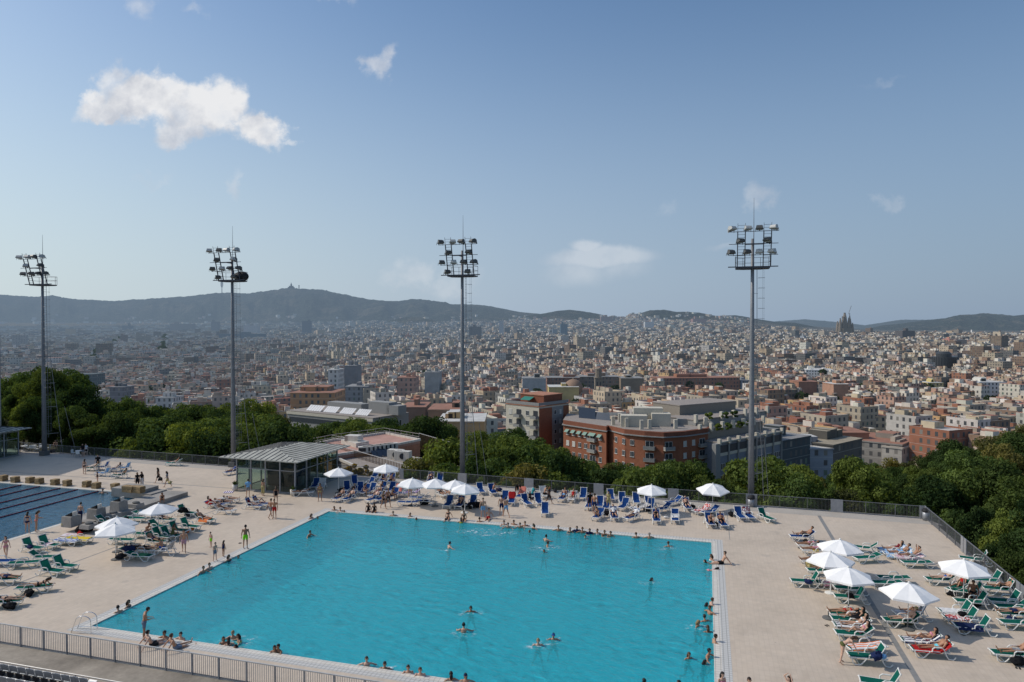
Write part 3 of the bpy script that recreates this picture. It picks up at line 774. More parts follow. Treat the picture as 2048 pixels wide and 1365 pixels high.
def mast(base, label, lamps, seed):
    rnd = random.Random(seed)
    r = empty('floodlight_mast', base, -UA)          # local x = along the pools, local -y = towards the pools
    mb = MB(); mb.tube([(0, 0, 0), (0, 0, 9), (0, 0, 16), (0, 0, 24.9)], [.29, .24, .19, .14], 14); mb.build('pole', M['pole'], r, smooth=True)
    mb = MB(); mb.box((0, 0, .3), (.85, .85, .6)); mb.build('base_block', M['grey_base'], r)
    mb = MB(); mb.tube([(.1, 0, 24), (.1, 0, 28.7)], [.045, .012], 6); mb.tube([(-.12, 0, 24.2), (.1, 0, 24.2)], .03, 5); mb.build('lightning_rod', M['pole'], r)
    mb = MB()
    mb.add([(x, y, z) for z in (22.1, 22.22) for x, y in ((-1.5, -.6), (1.5, -.6), (1.5, .8), (.8, 1.15), (-.8, 1.15), (-1.5, .8))],
           [(5, 4, 3, 2, 1, 0), (6, 7, 8, 9, 10, 11)] + [(i, (i + 1) % 6, 6 + (i + 1) % 6, 6 + i) for i in range(6)])
    mb.bar((-2.2, -.6, 22.25), (2.2, -.6, 22.25), .09); mb.build('platform', M['dark_steel'], r)
    mb = MB(); P = [(-1.5, -.6), (-1.5, .8), (-.8, 1.15), (.8, 1.15), (1.5, .8), (1.5, -.6)]
    for z in (22.75, 23.25): mb.tube([(x, y, z) for x, y in P], .02, 5)
    for x, y in P: mb.tube([(x, y, 22.2), (x, y, 23.25)], .022, 5)
    mb.build('guard_rail', M['dark_steel'], r)
    def lean(z): return -.62 - (z - 22.25) * .26
    for x0 in (-1.38, .88):
        mb = MB()
        for x in (x0, x0 + .66):
            mb.bar((x, lean(22.2), 22.2), (x, lean(25.4), 25.4), .085); mb.bar((x, lean(25.4), 25.4), (x, lean(26.1), 26.15), .03)
        z = 22.45
        while z < 26.15: mb.bar((x0, lean(z), z), (x0 + .66, lean(z), z), .025); z += .27
        mb.build('lamp_frame', M['dark_steel'], r)
    for z, hw in ((23.3, 2.15), (24.3, 2.15), (25.4, 2.15)):
        mb = MB(); mb.bar((-hw, lean(z) - .04, z), (hw, lean(z) - .04, z), .05)
        if z == 24.3: mb.bar((-.72, lean(z), z - .02), (.9, lean(z), z - .02), .12); mb.bar((0, 0, 24.28), (0, lean(z), 24.28), .1)
        mb.build('crossbar', M['dark_steel'], r)
    for z, x, az in lamps:
        o = link('floodlight', FL2 if rnd.random() < .3 else FL, r, (x, lean(z) - .05, z + .3), R(az + 180 + rnd.uniform(-8, 8)))
        o.rotation_euler[0] = R(rnd.uniform(-6, 10))
        link('lens', FLENS, o)
    mb = MB()
    for s in (-.18, .18): mb.bar((.52, s, 2.3), (.40, s, 22.1), .025)
    z = 2.4
    while z < 22: mb.bar((.52 - z * .005, -.18, z), (.52 - z * .005, .18, z), .02); z += .3
    z = 3
    while z < 22: mb.bar((0, 0, z), (.5, 0, z), .03); z += 2.4
    mb.build('ladder', M['pole'], r)
    mb = MB(); z = 3.2
    while z < 22:
        mb.tube([(.5 + .62 * sin(a), .36 * cos(a), z) for a in np.linspace(0, pi, 7)], .010, 4); z += .95
    for a in (pi * .3, pi * .5, pi * .7): mb.bar((.5 + .62 * sin(a), .36 * cos(a), 3.2), (.42 + .62 * sin(a), .36 * cos(a), 22), .009)
    mb.build('safety_cage', M['pole'], r)
    z = .8; mb = MB()
    while z < 9: mb.bar((-.42, 0, z), (.42, .02, z), .02); z += .45
    mb.build('climbing_rung', M['pole'], r)
    mb = MB(); mb.bar((-.75, 0, 12.9), (.95, 0, 12.9), .09); mb.bar((0, -.3, 12.9), (.3, 1.0, 12.9), .07)
    mb.tube([(.55, .5, 12.9), (1.25, 1.6, 0)], .035, 6); mb.tube([(1.9, 3.2, -1), (1.25, 1.9, 6.2)], .028, 6)
    for z in (2.8, 6.3, 9.4): mb.bar((.1, 0, z), (1.1 - z * .03, 1.3 - z * .04, z), .05)
    mb.build('rear_stay', M['pole'], r)
    tag(r, label, 'floodlight mast', 'floodlight masts along the far side of the pools'); return r
full = [(25.4, -1.95, 35), (25.4, -.55, 20), (25.4, .5, -10), (25.4, 1.8, -40), (24.3, -1.2, 40), (24.3, 1.25, -25), (23.3, -2.0, 35), (23.3, -.6, 15), (23.3, .55, -10), (23.3, 1.7, -35)]
mast(G(1502, 1009), 'grey floodlight mast at right with ten lamps, before the terraced block', full, 1)
mast(G(925, 963), 'grey floodlight mast with twelve lamps behind the white parasols in the middle', full + [(22.3, -1.5, 45), (22.3, .9, 0)], 2)
mast(G(467, 934), 'grey floodlight mast behind the glass pavilion with a dark bundle on its platform', full + [(22.3, -1.5, 45), (22.3, .9, 0)], 3)
mast(G(89, 911), 'leftmost floodlight mast standing on the shaded terrace by the wooded hillside', full, 4)
mb = MB(); mb.ell((0, 0, .45), (1.0, .5, .62)); bag = mb.mesh('equipment_cover', M['black'], True)
b = G(467, 934); o = link('equipment_cover', bag, None, b + PU * 1.2 + PV * .1 + Vector((0, 0, 22.25)), -UA)
tag(o, 'black covered bundle sitting on the lamp platform of the second floodlight mast', 'equipment cover')
# ------------------------------------------------------------------ glass pavilion
def pavilion(cx, rz, sx, sy, label, doors=True, over=1.05):
    r = empty('glass_pavilion', cx, rz); hx, hy = sx / 2, sy / 2; H = 3.35
    mb = MB(); mb.box((0, 0, .03), (sx + .5, sy + .5, .06)); mb.build('floor_plinth', M['concrete'], r)
    def post(x, y, h=H, w=.13):
        mb = MB(); mb.box((x, y, h / 2 + .03), (w, w, h - .06)); mb.build('post', M['steel'], r)
    nx, ny = max(3, round(sx / 2.0)), max(3, round(sy / 2.0))
    edges = []
    for i in range(nx + 1):
        x = -hx + sx * i / nx; post(x, -hy); post(x, hy)
    for j in range(1, ny):
        y = -hy + sy * j / ny; post(-hx, y); post(hx, y)
    for (a, b, n) in (((-hx, -hy), (hx, -hy), nx), ((-hx, hy), (hx, hy), nx), ((-hx, -hy), (-hx, hy), ny), ((hx, -hy), (hx, hy), ny)):
        for k in range(n):
            p = Vector((a[0] + (b[0] - a[0]) * (k + .04) / n, a[1] + (b[1] - a[1]) * (k + .04) / n, 0)); q = Vector((a[0] + (b[0] - a[0]) * (k + .96) / n, a[1] + (b[1] - a[1]) * (k + .96) / n, 0))
            mb = MB(); mb.add([p + Vector((0, 0, .12)), q + Vector((0, 0, .12)), q + Vector((0, 0, 3.1)), p + Vector((0, 0, 3.1))], [(0, 1, 2, 3)]); pane = mb.build('glass_pane', M['glass'], r)
        mb = MB()
        for z in (.1, 2.25, 3.15): mb.bar((*a, z), (*b, z), .07, .07)
        mb.build('transom', M['steel'], r)
    e = over; ex, ey = hx + e, hy + e; z0, z1 = H, H + .62
    rx = ex * .0; ry = ey * .35
    mb = MB()
    ev = [(-ex - .3, -ey, z0), (ex, -ey, z0), (ex, ey, z0 + .1), (-ex, ey, z0)]
    if sx > sy * 1.2: rd = [(-ex + ey, 0, z1), (ex - ey, 0, z1)]
    else: rd = [(-.3, -ry, z1), (.3, ry + .6, z1)]
    th = .10
    def roofp(z): return [(v[0], v[1], v[2] + z) for v in ev + rd]
    faces = [(0, 1, 4), (1, 2, 5, 4), (2, 3, 5), (3, 0, 4, 5)] if not sx > sy * 1.2 else [(0, 1, 5, 4), (1, 2, 5), (2, 3, 4, 5), (3, 0, 4)]
    mb.add(roofp(th), faces); mb.add(roofp(0), [f[::-1] for f in faces])
    for i in range(4):
        a, b = ev[i], ev[(i + 1) % 4]; mb.add([a, b, (b[0], b[1], b[2] + th), (a[0], a[1], a[2] + th)], [(0, 1, 2, 3)])
    rf = mb.build('roof', M['roof_metal'], r)
    # standing seams run from eave up to ridge/hips on each slope
    mb = MB(); V3 = [Vector(p) for p in roofp(th + .02)]
    for f in faces:
        a, b = V3[f[0]], V3[f[1]]; d = (b - a); Ln = d.length; d.normalize()
        poly = [V3[i] for i in f]; nrm = (poly[1] - poly[0]).cross(poly[2] - poly[0]).normalized(); up = nrm.cross(d).normalized()
        n = int(Ln / .62)
        for k in range(1, n):
            p = a + d * Ln * k / n; best = None
            for i in range(1, len(poly)):
                q0, q1 = poly[i], poly[(i + 1) % len(poly)]
                m2 = Matrix(((up.dot(up), -(q1 - q0).dot(up)), (up.dot(d), -(q1 - q0).dot(d)))); 
                if abs(m2.determinant()) < 1e-6: continue
                s_, t_ = m2.inverted() @ Vector(((q0 - p).dot(up), (q0 - p).dot(d)))
                if s_ > .01 and -.001 <= t_ <= 1.001 and (best is None or s_ < best): best = s_
            if best: mb.bar(p, p + up * best, .03, .05, up=nrm)
    mb.build('standing_seam', M['dark_steel'], rf)
    if doors:
        mb = MB(); mb.box((0, 0, 1.25), (sx * .45, sy * .4, 2.4)); mb.build('inner_cabin', M['dark_panel'], r)
        mb = MB(); mb.box((.4, -.3, .5), (3.2, .5, 1.0)); mb.build('counter', M['steel'], r)
    tag(r, label, 'pavilion'); return r
q1, q2, q3 = G(477, 978), G(590, 989), G(672, 958)
cx = (q1 + q3) / 2
pavilion(cx, -R(18), 7.0, 7.6, 'glass walled pavilion with grey standing seam hip roof beside the blue loungers')
bk = G(65, 857, 3.45); bk.z = 0
pavilion(bk - PV * 4.9 - PU * 7.4, -UA, 12.6, 7.6, 'partly seen glass pavilion with thin flat grey roof at the left picture edge', doors=False)
mb = MB(); mb.box((0, 0, 8), (16, 12, 16)); o = mb.build('shadow_block', M['concrete'], loc=(-76.5, 86, 0)); tag(o, 'added plain concrete block out of view, casting the shadow on the left terrace', 'building')  # unseen block, added only to cast the shadow on the left terrace
# ------------------------------------------------------------------ concrete ledge and starting blocks by the left pool
def UVp(px, py): return UV(G(px, py))
la = UVp(190, 1056); lb = UVp(322, 1006)
lu = (la[0] + lb[0]) / 2 + .0
mb = MB(); mb.box(W((P2[2] + .45 + lu) / 2, (la[1] + v2 + .6) / 2, .2), (lu - P2[2] - .45, v2 + .6 - la[1], .4), rz=-UA)
o = mb.build('concrete_ledge', M['concrete']); tag(o, 'long low concrete ledge carrying the starting blocks beside the left pool', 'ledge')
sa = UVp(250, 986)
mb = MB()
mb.box(W(sa[0] + 1.75, sa[1] - .5, .42), (3.7, 2.1, .84), rz=-UA); mb.box(W(sa[0] + 4.1, sa[1] - .5, .25), (1.0, 2.1, .5), rz=-UA)
o = mb.build('concrete_steps', M['concrete']); tag(o, 'stepped concrete platform at the corner of the left pool under the wicker cubes', 'steps')
def starting_block(px, py, w, h, lab, top=True):
    u, v = UV(G(px, py, .4)); r = empty('starting_block', W(u, v, .4), -UA)
    mb = MB(); mb.add([(-w, -w, 0), (w, -w, 0), (w, w, 0), (-w, w, 0), (-w * .9, -w * .9, h), (w * .9, -w * .9, h), (w * .9, w * .9, h), (-w * .9, w * .9, h)],
                      [(3, 2, 1, 0), (4, 5, 6, 7), (0, 1, 5, 4), (1, 2, 6, 5), (2, 3, 7, 6), (3, 0, 4, 7)]); mb.build('plinth', M['concrete'], r)
    mb = MB()
    if top:
        mb.add([(-w * .7, -w * .6, h + .01), (w * .5, -w * .6, h + .3), (w * .5, w * .6, h + .3), (-w * .7, w * .6, h + .01), (w * .5, -w * .6, h + .01), (w * .5, w * .6, h + .01)], [(0, 1, 2, 3), (0, 4, 1), (3, 2, 5), (4, 5, 2, 1)])
        mb.build('standing_plate', M['black'], r)
        mb = MB(); mb.box((w * .66, 0, h + .18), (.12, w * .7, .36)); mb.build('back_rest', M['coping'], r)
    else:
        mb.ell((0, 0, h + .08), (.36, .28, .12)); mb.build('cover', M['grey_base'], r)
    tag(r, lab, 'starting block', 'concrete starting blocks beside the left pool')
for i, (px, py) in enumerate(((143, 1052), (193, 1036), (238, 1021))):
    starting_block(px, py, .52, .85, 'tall concrete starting block with black sloping plate, ' + ('beside the person in navy trousers', 'in the middle of the row', 'farthest of the tall ones')[i])
for i, (px, py) in enumerate(((178, 1056), (227, 1034), (272, 1014))):
    starting_block(px, py, .50, .32, 'low concrete block with small grey cover on the ledge, ' + ('nearest the camera', 'middle one', 'farthest one')[i], False)
# ------------------------------------------------------------------ wicker cubes
def cube_mesh():
    mb = MB(); mb.box((0, 0, .15), (.62, .62, .27)); mb.box((0, 0, .02), (.56, .56, .04)); mb.box((0, 0, .295), (.58, .58, .03))
    for x in (-.3, .3):
        for y in (-.3, .3): mb.box((x, y, .15), (.05, .05, .29))
    me = mb.mesh('wicker_cube', M['wicker'])
    bm = bmesh.new(); bm.from_mesh(me); bmesh.ops.bevel(bm, geom=bm.edges[:], offset=.02, segments=1, affect='EDGES'); bm.to_mesh(me); bm.free(); return me
WC = cube_mesh()
for i, (px, py, z) in enumerate(((7, 962, 0), (31, 965, 0), (61, 966, 0), (79, 968, 0), (110, 970, 0), (134, 972, 0), (174, 974, 0), (193, 977, 0), (231, 979, 0), (254, 984, .85), (263, 985, .85), (272, 985, .85), (280, 986, .85))):
    p = G(px, py, z)
    for k in range(2):
        o = link('wicker_cube', WC, None, p + Vector((random.uniform(-.04, .04), 0, .31 * k)), -UA + random.uniform(-.12, .12))
        if z: lab = ('upper' if k else 'lower') + ' brown wicker cube of a stack on the concrete steps'
        else: lab = ('upper' if k else 'lower') + ' brown wicker cube of a pair standing behind the left pool'
        tag(o, lab, 'wicker cube', 'brown wicker cubes around the left pool')
# ------------------------------------------------------------------ bins, pots
def bin_(px, py, lab):
    r = empty('litter_bin', G(px, py))
    mb = MB(); mb.tube([(0, 0, 0), (0, 0, .78)], [.26, .30], 16); mb.build('drum', M['steel'], r, smooth=True)
    mb = MB(); mb.tube([(0, 0, .74), (0, 0, .86), (0, 0, 1.0)], [.33, .34, .22], 14); mb.ell((.1, 0, .95), (.25, .22, .16)); mb.build('bin_bag', M['black'], r, smooth=True)
    tag(r, lab, 'litter bin', 'grey litter bins along the railing')
bin_(1195, 989, 'grey litter bin with black bag against the railing behind the blue loungers')
bin_(1502, 1014, 'grey litter bin with black bag at the foot of the right floodlight mast')
bin_(1852, 1041, 'grey litter bin with black bag in the far right terrace corner')
bin_(926, 967, 'grey litter bin with black bag at the foot of the middle floodlight mast')
def pot(px, py, lab):
    r = empty('potted_plant', G(px, py))
    mb = MB(); mb.tube([(0, 0, 0), (0, 0, .62)], [.24, .30], 14); mb.build('pot', M['coping'], r, smooth=True)
    mb = MB(); rn = random.Random(px)
    for _ in range(60):
        a = rn.uniform(0, 2 * pi); e = rn.uniform(.3, 1.3); l = rn.uniform(.3, .6); d = Vector((cos(a) * cos(e), sin(a) * cos(e), sin(e)))
        p = Vector((0, 0, .6)); q = p + d * l; s = d.cross(Vector((0, 0, 1))).normalized() * .035
        mb.add([p - s * .4, p + s * .4, p + d * l * .6 + s, q, p + d * l * .6 - s], [(0, 1, 2, 3, 4)])
    mb.build('foliage', M['leaf_dark'], r); tag(r, lab, 'potted plant')
pot(470, 982, 'dark leafy plant in pale pot at the left corner of the glass pavilion')
pot(586, 992, 'dark leafy plant in pale pot at the front corner of the glass pavilion')
# ------------------------------------------------------------------ parasols
def make_umbrella(pale):
    def f():
        r = empty('parasol')
        mb = MB(); n = 6; Rr, z0, z1 = 1.46, 2.0, 2.55
        rings = [(.06, z1), (.52, z1 - .14), (1.0, z1 - .34), (Rr, z0)]
        vs = []
        for rr, z in rings:
            for k in range(n):
                a = 2 * pi * k / n; a2 = a + pi / n
                vs.append((rr * cos(a), rr * sin(a), z)); f2 = cos(pi / n) * (.955 if rr > 1 else .98); dz = -.02 if rr > .1 else 0
                vs.append((rr * f2 * cos(a2), rr * f2 * sin(a2), z + dz))
        m = 2 * n
        fs = [(i * m + k, i * m + (k + 1) % m, (i + 1) * m + (k + 1) % m, (i + 1) * m + k)[::-1] for i in range(3) for k in range(m)]
        fs.append(tuple(range(m)))
        vl = [(v[0], v[1], v[2] - .11) for v in vs[3 * m:]]
        b = len(vs); vs += vl; fs += [(3 * m + k, 3 * m + (k + 1) % m, b + (k + 1) % m, b + k)[::-1] for k in range(m)]
        mb.add(vs, fs); mb.build('canopy', M['white_cloth'], r)
        mb = MB(); mb.tube([(0, 0, .25), (0, 0, 2.62)], .024, 8); mb.build('pole', M['white_plastic'], r)
        mb = MB(); mb.ell((0, 0, 2.6), (.07, .07, .06)); mb.build('finial', M['white_plastic'], r)
        for k in range(6):
            a = 2 * pi * k / n; mb = MB(); mb.bar((.03 * cos(a), .03 * sin(a), z1 - .06), (Rr * cos(a) * .98, Rr * sin(a) * .98, z0 - .01), .02); mb.build('rib', M['white_plastic'], r)
        mb = MB(); mb.tube([(0, 0, 0), (0, 0, .05), (0, 0, .11)], [.34, .33, .10], 20); mb.tube([(0, 0, .05), (0, 0, .42)], .04, 8)
        mb.build('base', M['white_plastic'] if pale else M['grey_base'], r, smooth=False)
        return r
    return f
UD, UP = Stock(make_umbrella(False)), Stock(make_umbrella(True))
def apex_base(x, y):
    by = (y - 658 * .1545 + 0) / (1 - .1545); return x, by
umb = [(1679, 1080, 20, 0, 'white parasol over sunbathers, farthest of the three overlapping at right'), (1661, 1105, -8, 1, 'white parasol on a white base, middle of the three overlapping at right'), (1697, 1136, 12, 0, 'white parasol on a dark base, nearest of the three overlapping at right'),
       (1815, 1166, 30, 0, 'large looking white parasol shading the couple with grey towel at right'), (1927, 1119, 5, 0, 'white parasol beside the right railing over a seated brown bather'),
       (677, 936, 10, 0, 'white parasol closest to the glass pavilion'), (772, 929, 40, 0, 'white parasol standing nearest the slatted fence above crowded blue loungers'), (823, 957, 25, 0, 'white parasol over blue loungers, leftmost of the four in the middle'),
       (870, 958, 5, 0, 'white parasol second of the four in the middle, over a pair of blue loungers'), (910, 961, 15, 0, 'white parasol mostly behind another near the middle floodlight mast'), (929, 969, 33, 1, 'white parasol on a white base in front of the middle floodlight mast'),
       (1303, 970, 20, 0, 'low white parasol among the blue loungers right of the bin'), (1425, 966, 38, 0, 'tilted white parasol by the red patterned towel near the right mast'),
       (234, 1035, 18, 0, 'white parasol behind its twin on the left terrace'), (232, 1048, 0, 0, 'white parasol nearer of two overlapping on the left terrace'), (317, 1008, 35, 0, 'white parasol over the cluster of green loungers by the starting blocks')]
for px, py, a, pale, lab in umb:
    x, by = apex_base(px, py)
    o = (UP if pale else UD).place(G(x, by), R(a), 1.0)
    o.rotation_euler = (R(random.uniform(-2, 2)), R(random.uniform(-2, 2)), R(a))
    if px == 1425: o.rotation_euler = (R(5), R(-6), R(a))
    tag(o, lab, 'parasol', 'white parasols on the pool terrace')
def loose_base(px, py, mat, lab):
    mb = MB(); mb.tube([(0, 0, 0), (0, 0, .05), (0, 0, .11)], [.34, .33, .10], 20); mb.tube([(0, 0, .05), (0, 0, .42)], .04, 8)
    o = mb.build('umbrella_stand', mat, loc=G(px, py)); tag(o, lab, 'umbrella stand')
loose_base(1657, 1237, M['grey_base'], 'dark round parasol base without parasol beside the row of four women')
# ------------------------------------------------------------------ sun loungers
def make_lounger(ang):
    def f():
        r = empty('sun_lounger')
        for s in (-.33, .33):
            mb = MB()
            mb.tube([(s, .42, .36), (s, .40, .52), (s, .30, .60), (s, -.02, .60), (s, -.12, .52), (s, -.24, .20), (s, -.34, .05), (s, -.55, .03), (s, -.66, .16)], .030, 6)
            mb.build('armrest', M['white_plastic'], r)
            mb = MB(); mb.tube([(s, 1.22, .36), (s, 1.14, .08), (s, 1.04, .03), (s, .84, .03), (s, .74, .10), (s, .52, .36)], .030, 6); mb.build('leg', M['white_plastic'], r)
        mb = MB()
        for s in (-.30, .30): mb.tube([(s, -.42, .345), (s, 0, .36), (s, 1.28, .37)], .028, 6)
        mb.tube([(-.30, 1.28, .37), (.30, 1.28, .37)], .03, 6); mb.tube([(-.33, -.34, .07), (.33, -.34, .07)], .02, 6); mb.tube([(-.33, .84, .05), (.33, .84, .05)], .02, 6)
        ca, sa = cos(R(ang)), sin(R(ang)); 
        for s in (-.30, .30): mb.tube([(s, 0, .36), (s, -.70 * ca, .36 + .70 * sa)], .026, 6)
        mb.tube([(-.30, -.70 * ca, .36 + .70 * sa), (.30, -.70 * ca, .36 + .70 * sa)], .028, 6)
        if ang > 12: mb.tube([(-.25, -.45 * ca, .36 + .45 * sa), (-.25, -.42, .30)], .016, 5); mb.tube([(.25, -.45 * ca, .36 + .45 * sa), (.25, -.42, .30)], .016, 5)
        for s in (-.30, .30): mb.ell((s, -.71 * ca, .36 + .71 * sa), (.045, .045, .045), n=8, k=5); mb.ell((s, 1.29, .375), (.045, .045, .04), n=8, k=5)
        mb.build('frame', M['white_plastic'], r, smooth=False)
        mb = MB(); n = 8; vs = []
        for i in range(n + 1):
            y = 1.25 * i / n
            for x, dz in ((-.28, 0), (-.14, -.018), (0, -.025), (.14, -.018), (.28, 0)): vs.append((x, y, .385 + dz * sin(pi * i / n)))
        mb.add(vs, [(i * 5 + k, i * 5 + k + 1, i * 5 + k + 6, i * 5 + k + 5) for i in range(n) for k in range(4)]); mb.build('seat', M['mesh_fabric'], r)
        mb = MB(); vs = []
        for i in range(n + 1):
            l = .68 * i / n
            for x, dz in ((-.28, 0), (-.14, -.02), (0, -.03), (.14, -.02), (.28, 0)):
                b = .015 + dz * sin(pi * i / n); vs.append((x, -l * ca + b * sa, .37 + l * sa + b * ca))
        mb.add(vs, [(i * 5 + k, i * 5 + k + 1, i * 5 + k + 6, i * 5 + k + 5)[::-1] for i in range(n) for k in range(4)]); mb.build('backrest', M['mesh_fabric'], r)
        return r
    return f
LST = {a: Stock(make_lounger(a)) for a in (4, 18, 38, 62)}
GREEN, BLUE, WHITE, PALEB = (.012, .13, .10), (.018, .065, .23), (.65, .65, .64), (.10, .22, .42)
TEAL = (.04, .30, .27)
LOUNGERS = []
def lounger(px, py, head, colr, ang, place_txt, group='sun loungers on the pool terrace', occ=None, extra=None):
    base = G(px, py); o = LST[ang].place(base, R(head))
    paint(o, {'seat': colr, 'backrest': colr}); LOUNGERS.append(o)
    cname = {GREEN: 'green', BLUE: 'blue', WHITE: 'white', PALEB: 'pale blue', TEAL: 'turquoise'}[colr]
    st = {4: 'back flat', 18: 'back barely raised', 38: 'back half raised', 62: 'back upright'}[ang]
    what = {None: 'empty '}.get(occ, '')
    tag(o, f'{what}{cname} sun lounger, {st}, {place_txt}', 'sun lounger', group)
    return o, base
# ------------------------------------------------------------------ people
def dv(pitch, spread, s):
    p, q = R(pitch), R(spread)
    return Vector((s * sin(q), cos(q) * sin(p), -cos(q) * cos(p)))
POSES = {
 # lean, head lean, thighs ((pitch, spread) left, right), knee bends, upper arms (pitch, spread), elbow bends, anchor
 'stand': dict(lean=2, th=((3, 5), (-3, 5)), kn=(2, 3), ua=((-4, 14), (2, 14)), fa=((12, 6), (14, 6)), anc='feet'),
 'walk': dict(lean=4, th=((24, 3), (-14, 3)), kn=(8, 26), ua=((-22, 10), (20, 10)), fa=((-8, 6), (42, 2)), anc='feet'),
 'phone': dict(lean=5, head=28, th=((2, 6), (-3, 5)), kn=(2, 2), ua=((8, 10), (18, 12)), fa=((84, -12), (90, -14)), anc='feet'),
 'akimbo': dict(lean=0, th=((3, 9), (-3, 9)), kn=(2, 3), ua=((-12, 38), (-12, 38)), fa=((26, -38), (26, -38)), anc='feet'),
 'bend': dict(lean=58, head=66, th=((4, 5), (-8, 5)), kn=(12, 6), ua=((30, 6), (24, 8)), fa=((36, 2), (30, 2)), anc='feet'),
 'armsup': dict(lean=-2, th=((3, 5), (-3, 5)), kn=(2, 3), ua=((165, 38), (165, 38)), fa=((190, -46), (190, -46)), anc='feet'),
 'edge': dict(lean=10, head=14, th=((84, 9), (82, 9)), kn=(78, 84), ua=((8, 18), (8, 18)), fa=((50, -10), (52, -10)), anc='seat'),
 'leanback': dict(lean=-28, head=4, th=((88, 8), (84, 10)), kn=(4, 16), ua=((-42, 16), (-46, 18)), fa=((-34, 12), (-38, 12)), anc='seat'),
 'chairsit': dict(lean=14, head=26, th=((88, 14), (90, 14)), kn=(84, 82), ua=((30, 12), (32, 12)), fa=((78, -12), (80, -12)), anc='seat'),
 'sitknees': dict(lean=22, head=24, th=((128, 8), (126, 8)), kn=(116, 114), ua=((58, 8), (62, 8)), fa=((80, -18), (84, -18)), anc='seat'),
 'supine': dict(lean=-84, head=-78, th=((90, 6), (89, 6)), kn=(4, 6), ua=((84, 16), (86, 16)), fa=((92, 6), (94, 4)), anc='seat'),
 'recline': dict(lean=-50, head=-26, th=((92, 6), (90, 6)), kn=(8, 6), ua=((42, 16), (48, 14)), fa=((92, -14), (96, -14)), anc='seat'),
 'recknee': dict(lean=-50, head=-20, th=((134, 5), (96, 8)), kn=(86, 10), ua=((48, 14), (52, 14)), fa=((110, -20), (104, -24)), anc='seat'),
 'headarms': dict(lean=-46, head=-22, th=((112, 6), (92, 6)), kn=(40, 6), ua=((-160, 50), (-160, 50)), fa=((-200, -40), (-200, -40)), anc='seat'),
 'prone': dict(lean=70, head=45, th=((-90, 6), (-90, 6)), kn=(2, 2), ua=((22, 18), (24, 18)), fa=((88, -8), (90, -8)), anc='low', foot=-100),
 'swim': dict(lean=12, head=2, th=((48, 14), (20, 18)), kn=(80, 78), ua=((40, 58), (34, 62)), fa=((74, 30), (66, 36)), anc='water', depth=-.02),
 'swim2': dict(lean=14, head=0, th=((30, 12), (4, 14)), kn=(66, 62), ua=((52, 40), (38, 62)), fa=((86, 8), (74, 34)), anc='water', depth=.10),
 'spread': dict(lean=10, head=4, th=((40, 18), (24, 20)), kn=(84, 70), ua=((50, 66), (58, 60)), fa=((76, 56), (84, 30)), anc='water', depth=-.02),
 'hold': dict(lean=6, head=6, th=((10, 9), (4, 10)), kn=(16, 22), ua=((58, 26), (62, 28)), fa=((98, -42), (100, -46)), anc='water', depth=.06),
 'elbows': dict(lean=-10, head=6, th=((18, 9), (10, 10)), kn=(10, 22), ua=((-38, 62), (-38, 62)), fa=((-10, 48), (-6, 50)), anc='water', depth=.10),
 'low': dict(lean=10, head=0, th=((10, 9), (0, 10)), kn=(30, 30), ua=((60, 60), (60, 60)), fa=((80, 30), (80, 30)), anc='water', depth=-.16),
 'float': dict(lean=84, head=40, th=((-84, 8), (-80, 10)), kn=(6, 8), ua=((92, 20), (90, 24)), fa=((92, 12), (90, 14)), anc='float', foot=-100),
}
